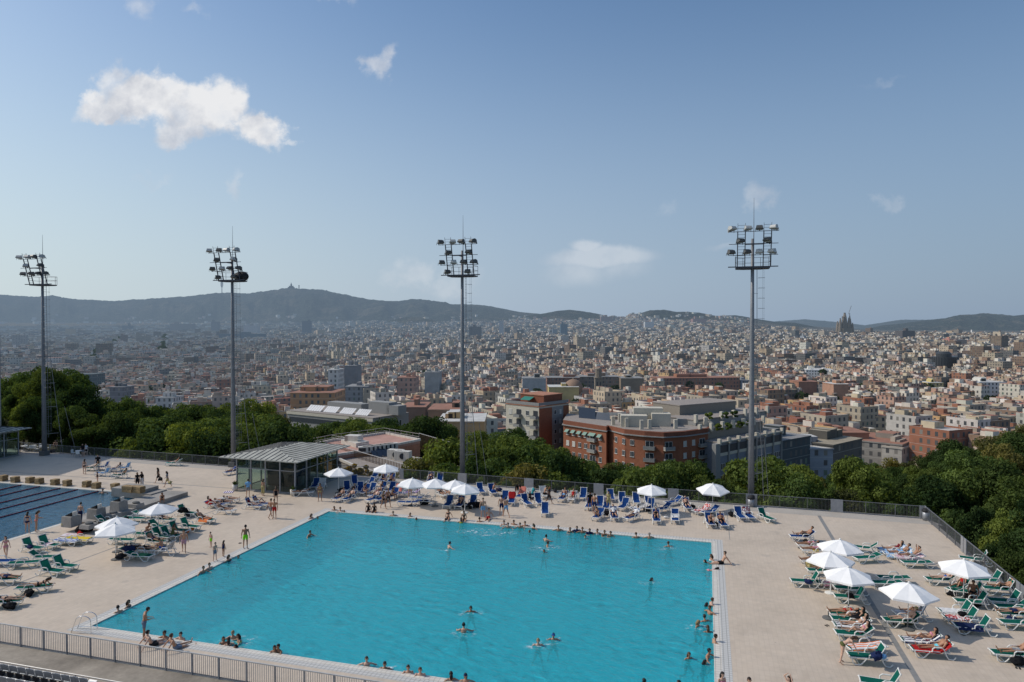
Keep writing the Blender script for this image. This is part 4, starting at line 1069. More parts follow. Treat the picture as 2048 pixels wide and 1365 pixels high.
def build_person(pose, sex):
    P = POSES[pose]; fem = sex == 'f'
    lean = R(P['lean']); up = Vector((0, sin(lean), cos(lean))); fw = Vector((0, cos(lean), -sin(lean))); ri = Vector((1, 0, 0))
    T3 = Matrix((ri, fw, up)).transposed()
    pel = Vector((0, 0, .96)); tl = .50
    neck = pel + up * tl + fw * (.02 if P['lean'] > 0 else 0)
    hl = R(P.get('head', P['lean'])); hup = Vector((0, sin(hl), cos(hl))); hfw = Vector((0, cos(hl), -sin(hl))); H3 = Matrix((ri, hfw, hup)).transposed()
    head = neck + hup * .185 + hfw * .02
    sw = .165 if fem else .19; hw = .095 if fem else .088
    B = MB(); bones = []
    # trunk
    B.ell(pel + up * .0, (.155 if fem else .148, .108, .115), T3); B.ell(pel + up * .09, (.140, .10, .12), T3)
    B.ell(pel + up * .2, (.112 if fem else .130, .088, .13), T3); B.ell(pel + up * .33, (.138 if fem else .160, .104, .145), T3)
    B.ell(pel + up * .41, (sw * .95, .095, .085), T3); B.ell(pel + up * .45, (sw * .72, .075, .06), T3)
    for s in (-1, 1): B.ell(pel - fw * .055 + ri * s * .062 - up * .03, (.075, .07, .085), T3)
    if fem:
        for s in (-1, 1): B.ell(pel + up * .335 + fw * .085 + ri * s * .065, (.05, .045, .05), T3, 10, 6)
    else:
        for s in (-1, 1): B.ell(pel + up * .37 + fw * .055 + ri * s * .07, (.07, .045, .055), T3, 10, 6)
    B.capsule(neck - up * .05, head - hup * .05, .056 if not fem else .048, .05 if not fem else .043)
    bones.append(('torso', pel.copy(), neck.copy(), .12)); bones.append(('head', neck + hup * .1, head + hup * .08, .08))
    # head: skull, face, jaw, nose, ears, brow
    B.ell(head + hup * .02, (.077, .096, .100), H3); B.ell(head - hup * .045 + hfw * .02, (.060, .072, .070), H3); B.ell(head - hup * .088 + hfw * .055, (.026, .026, .022), H3, 8, 5)
    B.ell(head - hup * .012 + hfw * .098, (.013, .022, .026), H3, 8, 5)
    for s in (-1, 1): B.ell(head + ri * s * .079 - hup * .01, (.012, .02, .032), H3, 8, 5)
    tips = []
    for i, s in enumerate((-1, 1)):
        hip = pel + ri * s * hw - up * .035
        tp, ts = P['th'][i]; t = dv(tp, ts, s); kn = hip + t * .425; sp = dv(tp - P['kn'][i], ts * .4, s); an = kn + sp * .41
        fm = 1.06 if fem else 1.0
        B.capsule(hip, kn, .083 * fm, .052); B.capsule(hip + t * .12, hip + t * .26, .078 * fm, .066)
        back = sp.cross(ri) ; back = back if back.dot(fw) < 0 else -back
        B.capsule(kn, an, .050, .034); B.capsule(kn + sp * .09 + back * .012, kn + sp * .2 + back * .01, .048, .044)
        fp = P.get('foot'); fd = dv(fp, 0, s) if fp is not None else dv(tp - P['kn'][i] + 78, 0, s)
        fd = (fd + ri * s * .18).normalized()
        heel = an - fd * .045 + sp * .035; ball = an + fd * .125 + sp * .055; toe = an + fd * .18 + sp * .062
        B.capsule(heel, ball, .034, .030); B.capsule(ball - ri * .014, toe - ri * .014, .028, .018); B.capsule(ball + ri * .014, toe + ri * .014, .028, .018)
        bones.append(('thigh', hip, kn, .07)); bones.append(('shin', kn, an, .045)); bones.append(('foot', heel, toe, .03)); tips += [heel, toe]
        sh = pel + up * .435 + ri * s * sw; up_, us = P['ua'][i]; a = dv(up_, us, s); el = sh + a * .285
        fp_, fs_ = P['fa'][i]; f = dv(fp_, fs_, s); wr = el + f * .245
        ar = .9 if fem else 1.08
        B.ell(sh, (.058 * ar, .056 * ar, .056 * ar)); B.capsule(sh, el, .046 * ar, .036 * ar); B.capsule(sh + a * .08, sh + a * .17, .046 * ar, .044 * ar)
        B.capsule(el, wr, .038 * ar, .025); B.ell(wr + f * .045, (.022, .022, .045), f.to_track_quat('Z', 'X').to_matrix())
        bones.append(('arm', sh, el, .04)); bones.append(('fore', el, wr, .03)); bones.append(('hand', wr, wr + f * .17, .03))
        tips.append((wr, f, s))
    me = B.mesh('tmp', M['skin']); ob = bpy.data.objects.new('tmp', me); COL.objects.link(ob)
    md = ob.modifiers.new('r', 'REMESH'); md.mode = 'VOXEL'; md.voxel_size = .0165; md.use_smooth_shade = True
    sm = ob.modifiers.new('s', 'SMOOTH'); sm.factor = .5; sm.iterations = 3
    dc = ob.modifiers.new('d', 'DECIMATE'); dc.ratio = .42
    dg = bpy.context.evaluated_depsgraph_get(); body = bpy.data.meshes.new_from_object(ob.evaluated_get(dg))
    bpy.data.objects.remove(ob); bpy.data.meshes.remove(me)
    V = [v.co.copy() for v in body.vertices]; Fc = [tuple(p.vertices) for p in body.polygons]; NR = [v.normal.copy() for v in body.vertices]
    # hands: five fingers rooted in each palm; eyes and mouth
    E = MB(); E.v = [tuple(v) for v in V]; E.f = [list(f) for f in Fc]; E.m = [0] * len(Fc)
    for wr, f, s in [t for t in tips if isinstance(t, tuple)]:
        side = f.cross(Vector((0, 0, 1)))
        if side.length < .3: side = f.cross(Vector((0, 1, 0)))
        side.normalize(); nrm = side.cross(f).normalized()
        for k, ln in enumerate((.058, .072, .078, .070)):
            o = wr + f * .078 + side * (k - 1.5) * .0165; c = o + f * ln * .55 - nrm * .006; e = c + f * ln * .45 - nrm * .022
            E.tube([o, c, e], [.0088, .0082, .0065], 5)
        o = wr + f * .03 - side * .02; E.tube([o, o + (f * .6 - side).normalized() * .035, o + (f * 1.2 - side).normalized() * .066], [.011, .0095, .007], 5)
    E.mi = 1
    for s in (-1, 1): E.ell(head + ri * s * .030 + hup * .012 + hfw * .083, (.013, .008, .009), H3, 6, 4)
    E.ell(head - hup * .055 + hfw * .090, (.022, .006, .006), H3, 6, 4)
    # classify faces for clothes and hair
    def cls(c):
        best = None
        for n, a, b, r in bones:
            d = b - a; t = max(0, min(1, (c - a).dot(d) / d.length_squared)); q = (c - (a + d * t)).length - r
            if best is None or q < best[0]: best = (q, n, t)
        return best[1], best[2]
    cen = [sum((V[i] for i in f), Vector()) / len(f) for f in Fc]; cl = [cls(c) for c in cen]
    def shell(test, off, extra=None):
        idx = [k for k in range(len(Fc)) if test(cl[k][0], cl[k][1], cen[k])]
        mp = {}; vs = []; fs = []
        for k in idx:
            f = []
            for i in Fc[k]:
                if i not in mp: mp[i] = len(vs); vs.append(V[i] + NR[i] * off)
                f.append(mp[i])
            fs.append(f)
        mb = MB(); mb.add(vs, fs)
        if extra: extra(mb)
        return mb
    parts = {}
    def hup_(c): return (c - head).dot(hup)
    def hfw_(c): return (c - head).dot(hfw)
    hairt = lambda n, t, c: n == 'head' and (hup_(c) > .055 or (hfw_(c) < .012 and hup_(c) > -.055)) 
    def longhair(mb):
        mb.ell(head + hup * .02 - hfw * .03, (.085, .085, .10), H3, 10, 7)
        d = -hup * .8 - hfw * .35 if abs(P['lean']) < 45 else (-hup * .9 - hfw * .1)
        mb.tube([head - hfw * .06, head - hfw * .09 - hup * .09, head - hfw * .095 - hup * .20, head - hfw * .085 - hup * .28], [.07, .085, .075, .03], 10)
    def shorthair(mb): mb.ell(head + hup * .035 - hfw * .018, (.083, .092, .092), H3, 10, 7)
    parts['hair'] = shell(hairt, .014, longhair if fem else shorthair)
    parts['cap'] = MB().ell(head + hup * .05, (.088, .104, .075), H3).ell(head + hup * .045 + hfw * .1, (.06, .05, .01), H3)
    parts['sunhat'] = MB().ell(head + hup * .075, (.09, .10, .07), H3).ell(head + hup * .055, (.19, .20, .012), H3, 16, 5)
    parts['shorts'] = shell(lambda n, t, c: (n == 'torso' and t < .16) or (n == 'thigh' and t < .58), .016)
    parts['trunks'] = shell(lambda n, t, c: (n == 'torso' and t < .13) or (n == 'thigh' and t < .20), .010)
    parts['bikini_bottom'] = shell(lambda n, t, c: (n == 'torso' and t < .10) or (n == 'thigh' and t < .09), .009)
    parts['bikini_top'] = shell(lambda n, t, c: n == 'torso' and .56 < t < .74, .009)
    parts['swimsuit'] = shell(lambda n, t, c: (n == 'torso' and t < .78) or (n == 'thigh' and t < .07), .009)
    parts['shirt'] = shell(lambda n, t, c: (n == 'torso' and t > .03) or (n == 'arm' and t < .6), .02)
    parts['dress'] = shell(lambda n, t, c: (n == 'torso') or (n == 'thigh' and t < .75) or (n == 'arm' and t < .15), .026)
    parts['skirt'] = shell(lambda n, t, c: (n == 'torso' and t < .22) or n == 'thigh' or (n == 'shin' and t < .7), .04)
    parts['trousers'] = shell(lambda n, t, c: (n == 'torso' and t < .16) or n == 'thigh' or (n == 'shin' and t < .92), .018)
    zs = [v.z for v in V]; anc = P['anc']
    if anc == 'feet': off = Vector((0, 0, -min(zs)))
    elif anc == 'low': off = Vector((0, .0, -min(zs)))
    elif anc == 'seat':
        zz = min(v.z for v in V if (v - pel).length < .24); off = Vector((0, 0, -zz))
    elif anc == 'water': off = Vector((0, 0, -(pel + up * .40).z + P['depth']))
    elif anc == 'float': off = Vector((0, 0, -pel.z - .05))
    body = E.mesh('body', [M['skin'], M['eye']], True)
    body.transform(Matrix.Translation(off))
    out = {'body': body}
    for k, mb in parts.items():
        me = mb.mesh(k, M['hairm'] if k == 'hair' else M['cloth'], True); me.transform(Matrix.Translation(off)); out[k] = me
    return out
PCACHE = {}
SKIN = [(.52, .31, .21), (.46, .26, .165), (.40, .21, .125), (.58, .37, .27), (.33, .17, .10), (.24, .12, .07), (.12, .06, .038)]
HAIR = {'black': (.012, .010, .010), 'dark brown': (.03, .018, .012), 'brown': (.08, .045, .025), 'fair': (.28, .19, .09), 'grey': (.30, .29, .28), 'red': (.16, .06, .02)}
CLR = {'black': (.012, .012, .014), 'navy': (.015, .025, .08), 'blue': (.03, .10, .35), 'light blue': (.20, .42, .68), 'cyan': (.15, .60, .72), 'red': (.42, .02, .02), 'pink': (.62, .25, .33),
       'pale pink': (.55, .33, .38), 'lime green': (.25, .75, .02), 'yellow': (.70, .52, .05), 'olive': (.10, .11, .04), 'white': (.72, .71, .70), 'grey': (.22, .23, .25), 'grey blue': (.17, .22, .30), 'orange': (.75, .20, .05),
       'dark': (.03, .03, .035), 'green': (.05, .22, .10), 'purple': (.12, .04, .25), 'teal': (.04, .28, .30), 'khaki': (.42, .36, .17), 'maroon': (.18, .02, .03), 'coral': (.75, .24, .18)}
PTXT = {'stand': 'standing', 'walk': 'walking', 'phone': 'standing with hands raised', 'akimbo': 'standing with hands on hips', 'bend': 'bending over', 'armsup': 'raising both arms', 'edge': 'sitting', 'leanback': 'sitting back on both arms',
        'chairsit': 'sitting', 'sitknees': 'sitting, knees up,', 'supine': 'lying', 'recline': 'reclining', 'recknee': 'with one knee up', 'headarms': 'with hands behind head', 'prone': 'lying face down',
        'swim': 'treading water', 'swim2': 'wading', 'spread': 'floating, arms spread,', 'hold': 'leaning forward', 'elbows': 'leaning back', 'low': 'neck deep', 'float': 'swimming flat'}
prnd = random.Random(11)
def person(pose, sex, px, py, face, wear, place_txt, z=0.0, hair=None, skin=None, sc=1.0, child=False, hat=None, off=(0, 0), label=None, group=None):
    key = (pose, sex)
    if key not in PCACHE: PCACHE[key] = build_person(pose, sex)
    K = PCACHE[key]
    skin = prnd.choice((0, 1, 1, 2, 2, 3, 4)) if skin is None else skin
    hair = hair or prnd.choice(['black', 'black', 'dark brown', 'dark brown', 'brown'])
    s = sc * (prnd.uniform(.97, 1.03) if not child else 1) * (.95 if sex == 'f' else 1.0)
    p = G(px, py, z); rz = R(face); p.x += off[0]; p.y += off[1]
    r = empty('person', p, rz, s)
    link('body', K['body'], r, color=SKIN[skin]); link('hair', K['hair'], r, color=HAIR[hair])
    names = []
    for piece, c in wear: link(piece, K[piece], r, color=CLR[c]); names.append(f'{c} {piece.replace("_", " ")}')
    if hat: link(hat[0], K[hat[0]], r, color=CLR[hat[1]])
    who = ('boy' if sex == 'm' else 'girl') if child else ('man' if sex == 'm' else 'woman')
    if label is None:
        w = names[0] if not (len(wear) == 2 and wear[0][0].startswith('bikini') and wear[1][0].startswith('bikini')) else f'{wear[0][1]} bikini'
        hh = f'{hair.split()[0]}-haired ' if pose in ('swim', 'swim2', 'hold', 'low', 'spread', 'elbows', 'float') else ''
        if hat: w = f'{hat[1]} {hat[0]}'
        label = f'{hh}{who} in {w} {PTXT[pose]} {place_txt}'
    tag(r, label, 'person', group)
    return r
def bik(c): return [('bikini_bottom', c), ('bikini_top', c)]
def sh(c): return [('shorts', c)]
def one(c): return [('swimsuit', c)]
# ------------------------------------------------------------------ towels and bags
def towel(px, py, head, ang, mat, col, label, y0=-.6, y1=1.2, base=None, wd=.36):
    ca, sa = cos(R(ang)), sin(R(ang)); rn = random.Random(px * 7 + py)
    vs = []; n = 14; m = 8
    for i in range(n + 1):
        y = y0 + (y1 - y0) * i / n
        if y >= 0: P = Vector((0, y, .405))
        else: P = Vector((0, y * ca + .02 * sa, .40 - y * sa + .02))
        for k in range(m + 1):
            x = wd * (k / m * 2 - 1); dz = 0
            if abs(x) > .3: dz = -(abs(x) - .3) * 1.6
            vs.append(P + Vector((x * (1 - .0 * abs(dz)), 0, dz + rn.uniform(0, .02) + .02 * sin(i * 1.7 + k) * .6)))
    mb = MB(); mb.add(vs, [(i * (m + 1) + k, i * (m + 1) + k + 1, (i + 1) * (m + 1) + k + 1, (i + 1) * (m + 1) + k) for i in range(n) for k in range(m)])
    o = mb.build('towel', mat, loc=base or G(px, py), rz=R(head), color=col, smooth=True); tag(o, label, 'towel')
def flat_towel(px, py, head, mat, col, label, w=.8, l=1.6):
    rn = random.Random(px); vs = []; n = 10
    for i in range(n + 1):
        for k in range(n + 1): vs.append((w * (k / n - .5) + .03 * sin(i), l * (i / n - .5) + .03 * sin(k * 1.3), .012 + rn.uniform(0, .03)))
    mb = MB(); mb.add(vs, [(i * (n + 1) + k, i * (n + 1) + k + 1, (i + 1) * (n + 1) + k + 1, (i + 1) * (n + 1) + k) for i in range(n) for k in range(n)])
    o = mb.build('towel', mat, loc=G(px, py), rz=R(head), color=col, smooth=True); tag(o, label, 'towel')
def bag(px, py, col, label, s=1.0, z=0.0, name='bag', mat='cloth'):
    rn = random.Random(px + 3 * py); mb = MB()
    bm = bmesh.new(); bmesh.ops.create_icosphere(bm, subdivisions=3, radius=1)
    off = Vector((rn.random() * 9, rn.random() * 9, 0))
    for v in bm.verts:
        k = 1 + .55 * noise.noise(v.co * 1.5 + off) + .2 * noise.noise(v.co * 4 + off); v.co = Vector((v.co.x * .27 * k, v.co.y * .17 * k, max(v.co.z, -.75) * .15 * k))
    vs = [(v.co.x, v.co.y, v.co.z + .14) for v in bm.verts]; fs = [[v.index for v in f.verts] for f in bm.faces]; bm.free()
    mb.add(vs, fs); mb.tube([(-.12, 0, .26), (-.08, .02, .40), (.08, .02, .40), (.12, 0, .26)], .013, 5)
    o = mb.build(name, M[mat], loc=G(px, py, z), rz=rn.uniform(0, 3), color=CLR[col], smooth=True); o.scale = (s, s, s)
    tag(o, label, name.replace('_', ' ')); return o
def sandals(px, py, label):
    r = empty('sandals', G(px, py), random.uniform(0, 3))
    for s in (-.07, .07):
        mb = MB(); mb.ell((s, 0, .015), (.045, .13, .014), n=10, k=5); mb.tube([(s - .04, .02, .02), (s, .03, .05), (s + .04, .02, .02)], .01, 5); mb.build('sandal', M['black'], r)
    tag(r, label, 'sandals')
# ------------------------------------------------------------------ sunbathers and loungers: (x, y) where each stands in the photograph
LZ = .385
def occ(pose, sex, base_px, head, ang, wear, txt, **kw):
    """a person on a lounger placed at base_px"""
    b = G(*base_px); back = Vector((sin(R(head)), -cos(R(head)), 0))   # towards the head end
    kw.setdefault("z", 0)
    r = person(pose, sex, base_px[0], base_px[1], head, wear, txt, **kw)
    k = {'supine': .42, 'prone': .55, 'recline': .05, 'recknee': .05, 'headarms': .05, 'chairsit': .55, 'sitknees': .5, 'edge': .4}.get(pose, .1)
    p = b - back * k + Vector((0, 0, LZ)); r.location = p
    if pose == 'chairsit':                       # sideways on the edge of the lounger
        r.rotation_euler = (0, 0, R(head + 90)); r.location = b - back * .6 + Vector((0, 0, LZ))
    return r
ORI = lambda pose: {'supine': 4, 'prone': 4, 'recline': 38, 'recknee': 38, 'headarms': 38}.get(pose, 38)
RT = 'right terrace'
# right terrace (px, py, heading of the foot end, colour, back angle, text, occupant)
rows = [
 (1614, 1082, 84, BLUE, 38, 'farthest of the right terrace group', ('recknee', 'm', sh('dark'))),
 (1630, 1100, 86, WHITE, 4, 'behind the farthest overlapping white parasol', ('supine', 'f', bik('pink'))),
 (1640, 1110, 86, WHITE, 4, 'under the farthest overlapping parasol', ('supine', 'f', one('pink'))),
 (1640, 1132, 86, WHITE, 4, 'beside the straw bag', ('supine', 'm', sh('navy'))),
 (1655, 1152, 82, GREEN, 38, 'between the overlapping white parasols', ('recknee', 'f', bik('white'))),
 (1624, 1174, 80, GREEN, 62, 'holding a navy bag, left of the white parasol base', 'bag'),
 (1655, 1176, 80, GREEN, 4, 'behind the one with the navy bag', 'x'),
 (1683, 1176, 84, WHITE, 4, 'draped with pink towels under the parasols', 'x'),
 (1712, 1188, 82, GREEN, 38, 'in the shade of the nearest overlapping parasol', None),
 (1714, 1206, 80, GREEN, 62, 'at the foot of the nearest overlapping parasol', 'x'),
 (1738, 1106, 62, GREEN, 38, 'right of the three overlapping parasols, farther one', None),
 (1742, 1124, 100, GREEN, 18, 'right of the three overlapping parasols, nearer one', None),
 (1793, 1110, 76, PALEB, 38, 'at the back of the group of three bathers', ('recline', 'f', one('maroon'))),
 (1806, 1118, 78, PALEB, 38, 'in the middle of the group of three bathers', ('recline', 'm', sh('light blue'))),
 (1827, 1125, 80, WHITE, 18, 'with a pink towel, right of the blue towels', ('headarms', 'm', sh('grey'))),
 (1842, 1135, 86, GREEN, 4, 'right of the group of three bathers', None),
 (1796, 1166, 84, GREEN, 4, 'behind the parasol over the couple', None),
 (1782, 1176, 88, GREEN, 4, 'left of the parasol over the couple', None),
 (1962, 1130, 60, GREEN, 62, 'against the railing behind the right parasol', None),
 (1894, 1170, 82, GREEN, 38, 'left of the right parasol', ('recline', 'm', [('trunks', 'blue')])),
 (1922, 1184, 120, GREEN, 38, 'under the right parasol', ('recknee', 'f', one('red'))),
 (1950, 1196, 70, GREEN, 62, 'dark green under the right parasol', 'x'),
 (1988, 1172, 80, GREEN, 62, 'beside the right railing', None),
 (2012, 1190, 76, GREEN, 62, 'close to the right railing panel', ('recknee', 'm', sh('black'))),
 (1958, 1216, 78, GREEN, 62, 'beside a black bag below the right parasol', None),
 (2024, 1214, 80, GREEN, 62, 'near the right picture edge, farthest', None),
 (2038, 1226, 82, GREEN, 38, 'with white things, near right picture edge', None),
 (2046, 1240, 84, GREEN, 38, 'cut by the right picture edge', ('supine', 'm', sh('navy'))),
 (2050, 1258, 84, GREEN, 18, 'beside the navy bag at the right picture edge', None),
 (1926, 1236, 80, GREEN, 62, 'under a white towel', 'x'),
 (1938, 1250, 80, GREEN, 62, 'under a red and white patterned towel', 'x'),
 (1962, 1268, 76, GREEN, 62, 'under a dark blue towel', 'x'),
 (1836, 1240, 84, WHITE, 62, 'draped with a grey towel under the parasol', ('recknee', 'f', one('grey'))),
 (1816, 1254, 82, GREEN, 38, 'nearest under the parasol of the couple', ('recline', 'm', sh('grey'))),
 (1856, 1296, 78, GREEN, 38, 'with white towel, left of the red towel', ('recknee', 'f', bik('pink'))),
 (1877, 1314, 80, GREEN, 38, 'under the red towel', ('recline', 'm', [('trunks', 'cyan')])),
 (2040, 1322, 80, GREEN, 38, 'with a black bag below it', ('recline', 'm', sh('grey'))),
 (1706, 1240, 80, GREEN, 18, 'holding the farthest of the row of four', ('supine', 'f', bik('red'))),
 (1712, 1252, 80, GREEN, 38, 'holding the second of the row of four', ('recknee', 'f', one('black'))),
 (1718, 1265, 80, GREEN, 38, 'holding the third of the row of four', ('recline', 'f', bik('white'))),
 (1722, 1281, 80, GREEN, 38, 'holding the nearest of the row of four', ('recknee', 'f', bik('pink'))),
 (1742, 1306, 96, GREEN, 4, 'under an orange towel', 'x'),
 (1752, 1328, 80, GREEN, 62, 'piled with clothes beside the bending woman', 'x'),
 (1782, 1384, 70, GREEN, 62, 'cut by the bottom picture edge', 'x'),
]
for px, py, hd, c, a, txt, oc in rows:
    lounger(px, py, hd, c, a, txt, occ='x' if oc else None)
    if isinstance(oc, tuple):
        kw = {}
        lab = None
        if (px, py) == (1894, 1170): kw = dict(hair='grey', skin=3)
        if (px, py) == (1816, 1254): kw = dict(hat=('cap', 'khaki'), skin=3)
        if (px, py) == (2040, 1322): kw = dict(hat=('cap', 'navy'))
        if (px, py) == (1655, 1152): kw = dict(hat=('sunhat', 'white'))
        occ(oc[0], oc[1], (px, py), hd, a, oc[2], 'on lounger ' + txt.replace('holding ', '').replace('under the parasol of the couple', 'under the couple\'s parasol'), **kw)
occ('edge', 'm', (1945, 1196), 150, 38, sh('black'), 'beside the right parasol pole', skin=5)
towel(1683, 1176, 84, 4, M['pattern'], CLR['pink'], 'pink patterned towel hanging over a lounger between the overlapping parasols', wd=.42)
towel(1926, 1236, 80, 62, M['cloth'], CLR['white'], 'white towel spread over a green lounger beside the patterned towel', y0=0)
towel(1938, 1250, 80, 62, M['pattern'], CLR['red'], 'red and white patterned towel on a green lounger at right', y0=0)
towel(1962, 1268, 76, 62, M['cloth'], CLR['navy'], 'dark blue towel with pale wave print on a green lounger', y0=0, wd=.4)
towel(1877, 1314, 80, 38, M['cloth'], CLR['red'], 'bright red towel draped over the lounger of the man in cyan trunks')
towel(1836, 1240, 84, 62, M['stripe'], CLR['grey blue'], 'grey blue striped towel over the lounger under the parasol')
towel(1856, 1296, 78, 38, M['stripe'], CLR['navy'], 'white and navy striped towel under the woman in pink bikini')
towel(1742, 1306, 96, 4, M['stripe'], CLR['orange'], 'orange and white striped towel on the flat lounger by the bending woman')
towel(1827, 1125, 80, 18, M['pattern'], CLR['pale pink'], 'pale pink towel under the man with hands behind his head')
towel(1793, 1110, 76, 38, M['pattern'], CLR['light blue'], 'blue and white patterned towel at the back of the three bathers', wd=.42)
towel(1806, 1118, 78, 38, M['pattern'], CLR['light blue'], 'blue and white patterned towel hanging to the ground before the three bathers', wd=.45)
towel(1718, 1265, 80, 38, M['stripe'], CLR['black'], 'black and white striped towel under the third woman of the row')
towel(1640, 1110, 86, 4, M['cloth'], CLR['yellow'], 'yellow towel on a lounger under the farthest overlapping parasol', y0=.2, y1=.6)
for a in ((1617, 1168, 'navy', 'navy bag lying on the green lounger left of the white parasol base', 1.0, .42), (2022, 1246, 'navy', 'navy backpack on the ground at the right picture edge', 1.3, 0), (1905, 1192, 'black', 'black bag on the ground left of the right parasol', 1.1, 0),
          (1935, 1200, 'black', 'black bag at the base of the right parasol', 1.3, 0), (1952, 1213, 'black', 'black bag on the shaded ground below the seated brown bather', 1.2, 0), (1612, 1086, 'black', 'black bag under the farthest right terrace lounger', .9, 0),
          (1754, 1320, 'navy', 'heap of dark clothes on the lounger nearest the bending woman', 1.3, .42), (1765, 1318, 'light blue', 'light blue garment on the lounger nearest the bending woman', .8, .42), (1700, 1196, 'black', 'dark bag on the lounger under the nearest overlapping parasol', 1.0, .42),
          (1818, 1249, 'olive', 'olive green bag at the foot of the couple\'s parasol', 1.4, 0), (2036, 1330, 'black', 'black bag hanging below the lounger of the man in navy cap', 1.4, 0), (1960, 1190, 'maroon', 'reddish bag beside the seated brown bather', .9, 0),
          (1925, 1232, 'black', 'black things lying on the white towel', .8, .43), (1712, 1240, 'black', 'black bag held by the second woman in the row of four', .9, .5)):
    bag(a[0], a[1], a[2], a[3], a[4], a[5])
bag(1620, 1134, 'khaki', 'tall straw beach bag standing beside a lounger at right', 1.5, 0, 'basket')
for a in ((1654, 1252, 'sandals on the paving in front of the row of four women'), (1928, 1258, 'sandals by the patterned towel lounger'), (1926, 1270, 'dark sandals in the big parasol shadow at right'), (1790, 1249, 'sandals beside the dark parasol base of the couple'), (1599, 1097, 'sandals left of the pink bathers'),
          (1594, 1081, 'brown sandals left of the farthest right terrace lounger'), (480, 1087, 'sandals behind the man in lime green shorts'), (2036, 1337, 'black sandals in front of the man in navy cap'), (35, 1158, 'dark sandals left of the two green loungers')):
    sandals(*a)
person('bend', 'f', 1686, 1327, 265, [('bikini_bottom', 'olive')], 'over the loungers at right', skin=3, hair='brown')
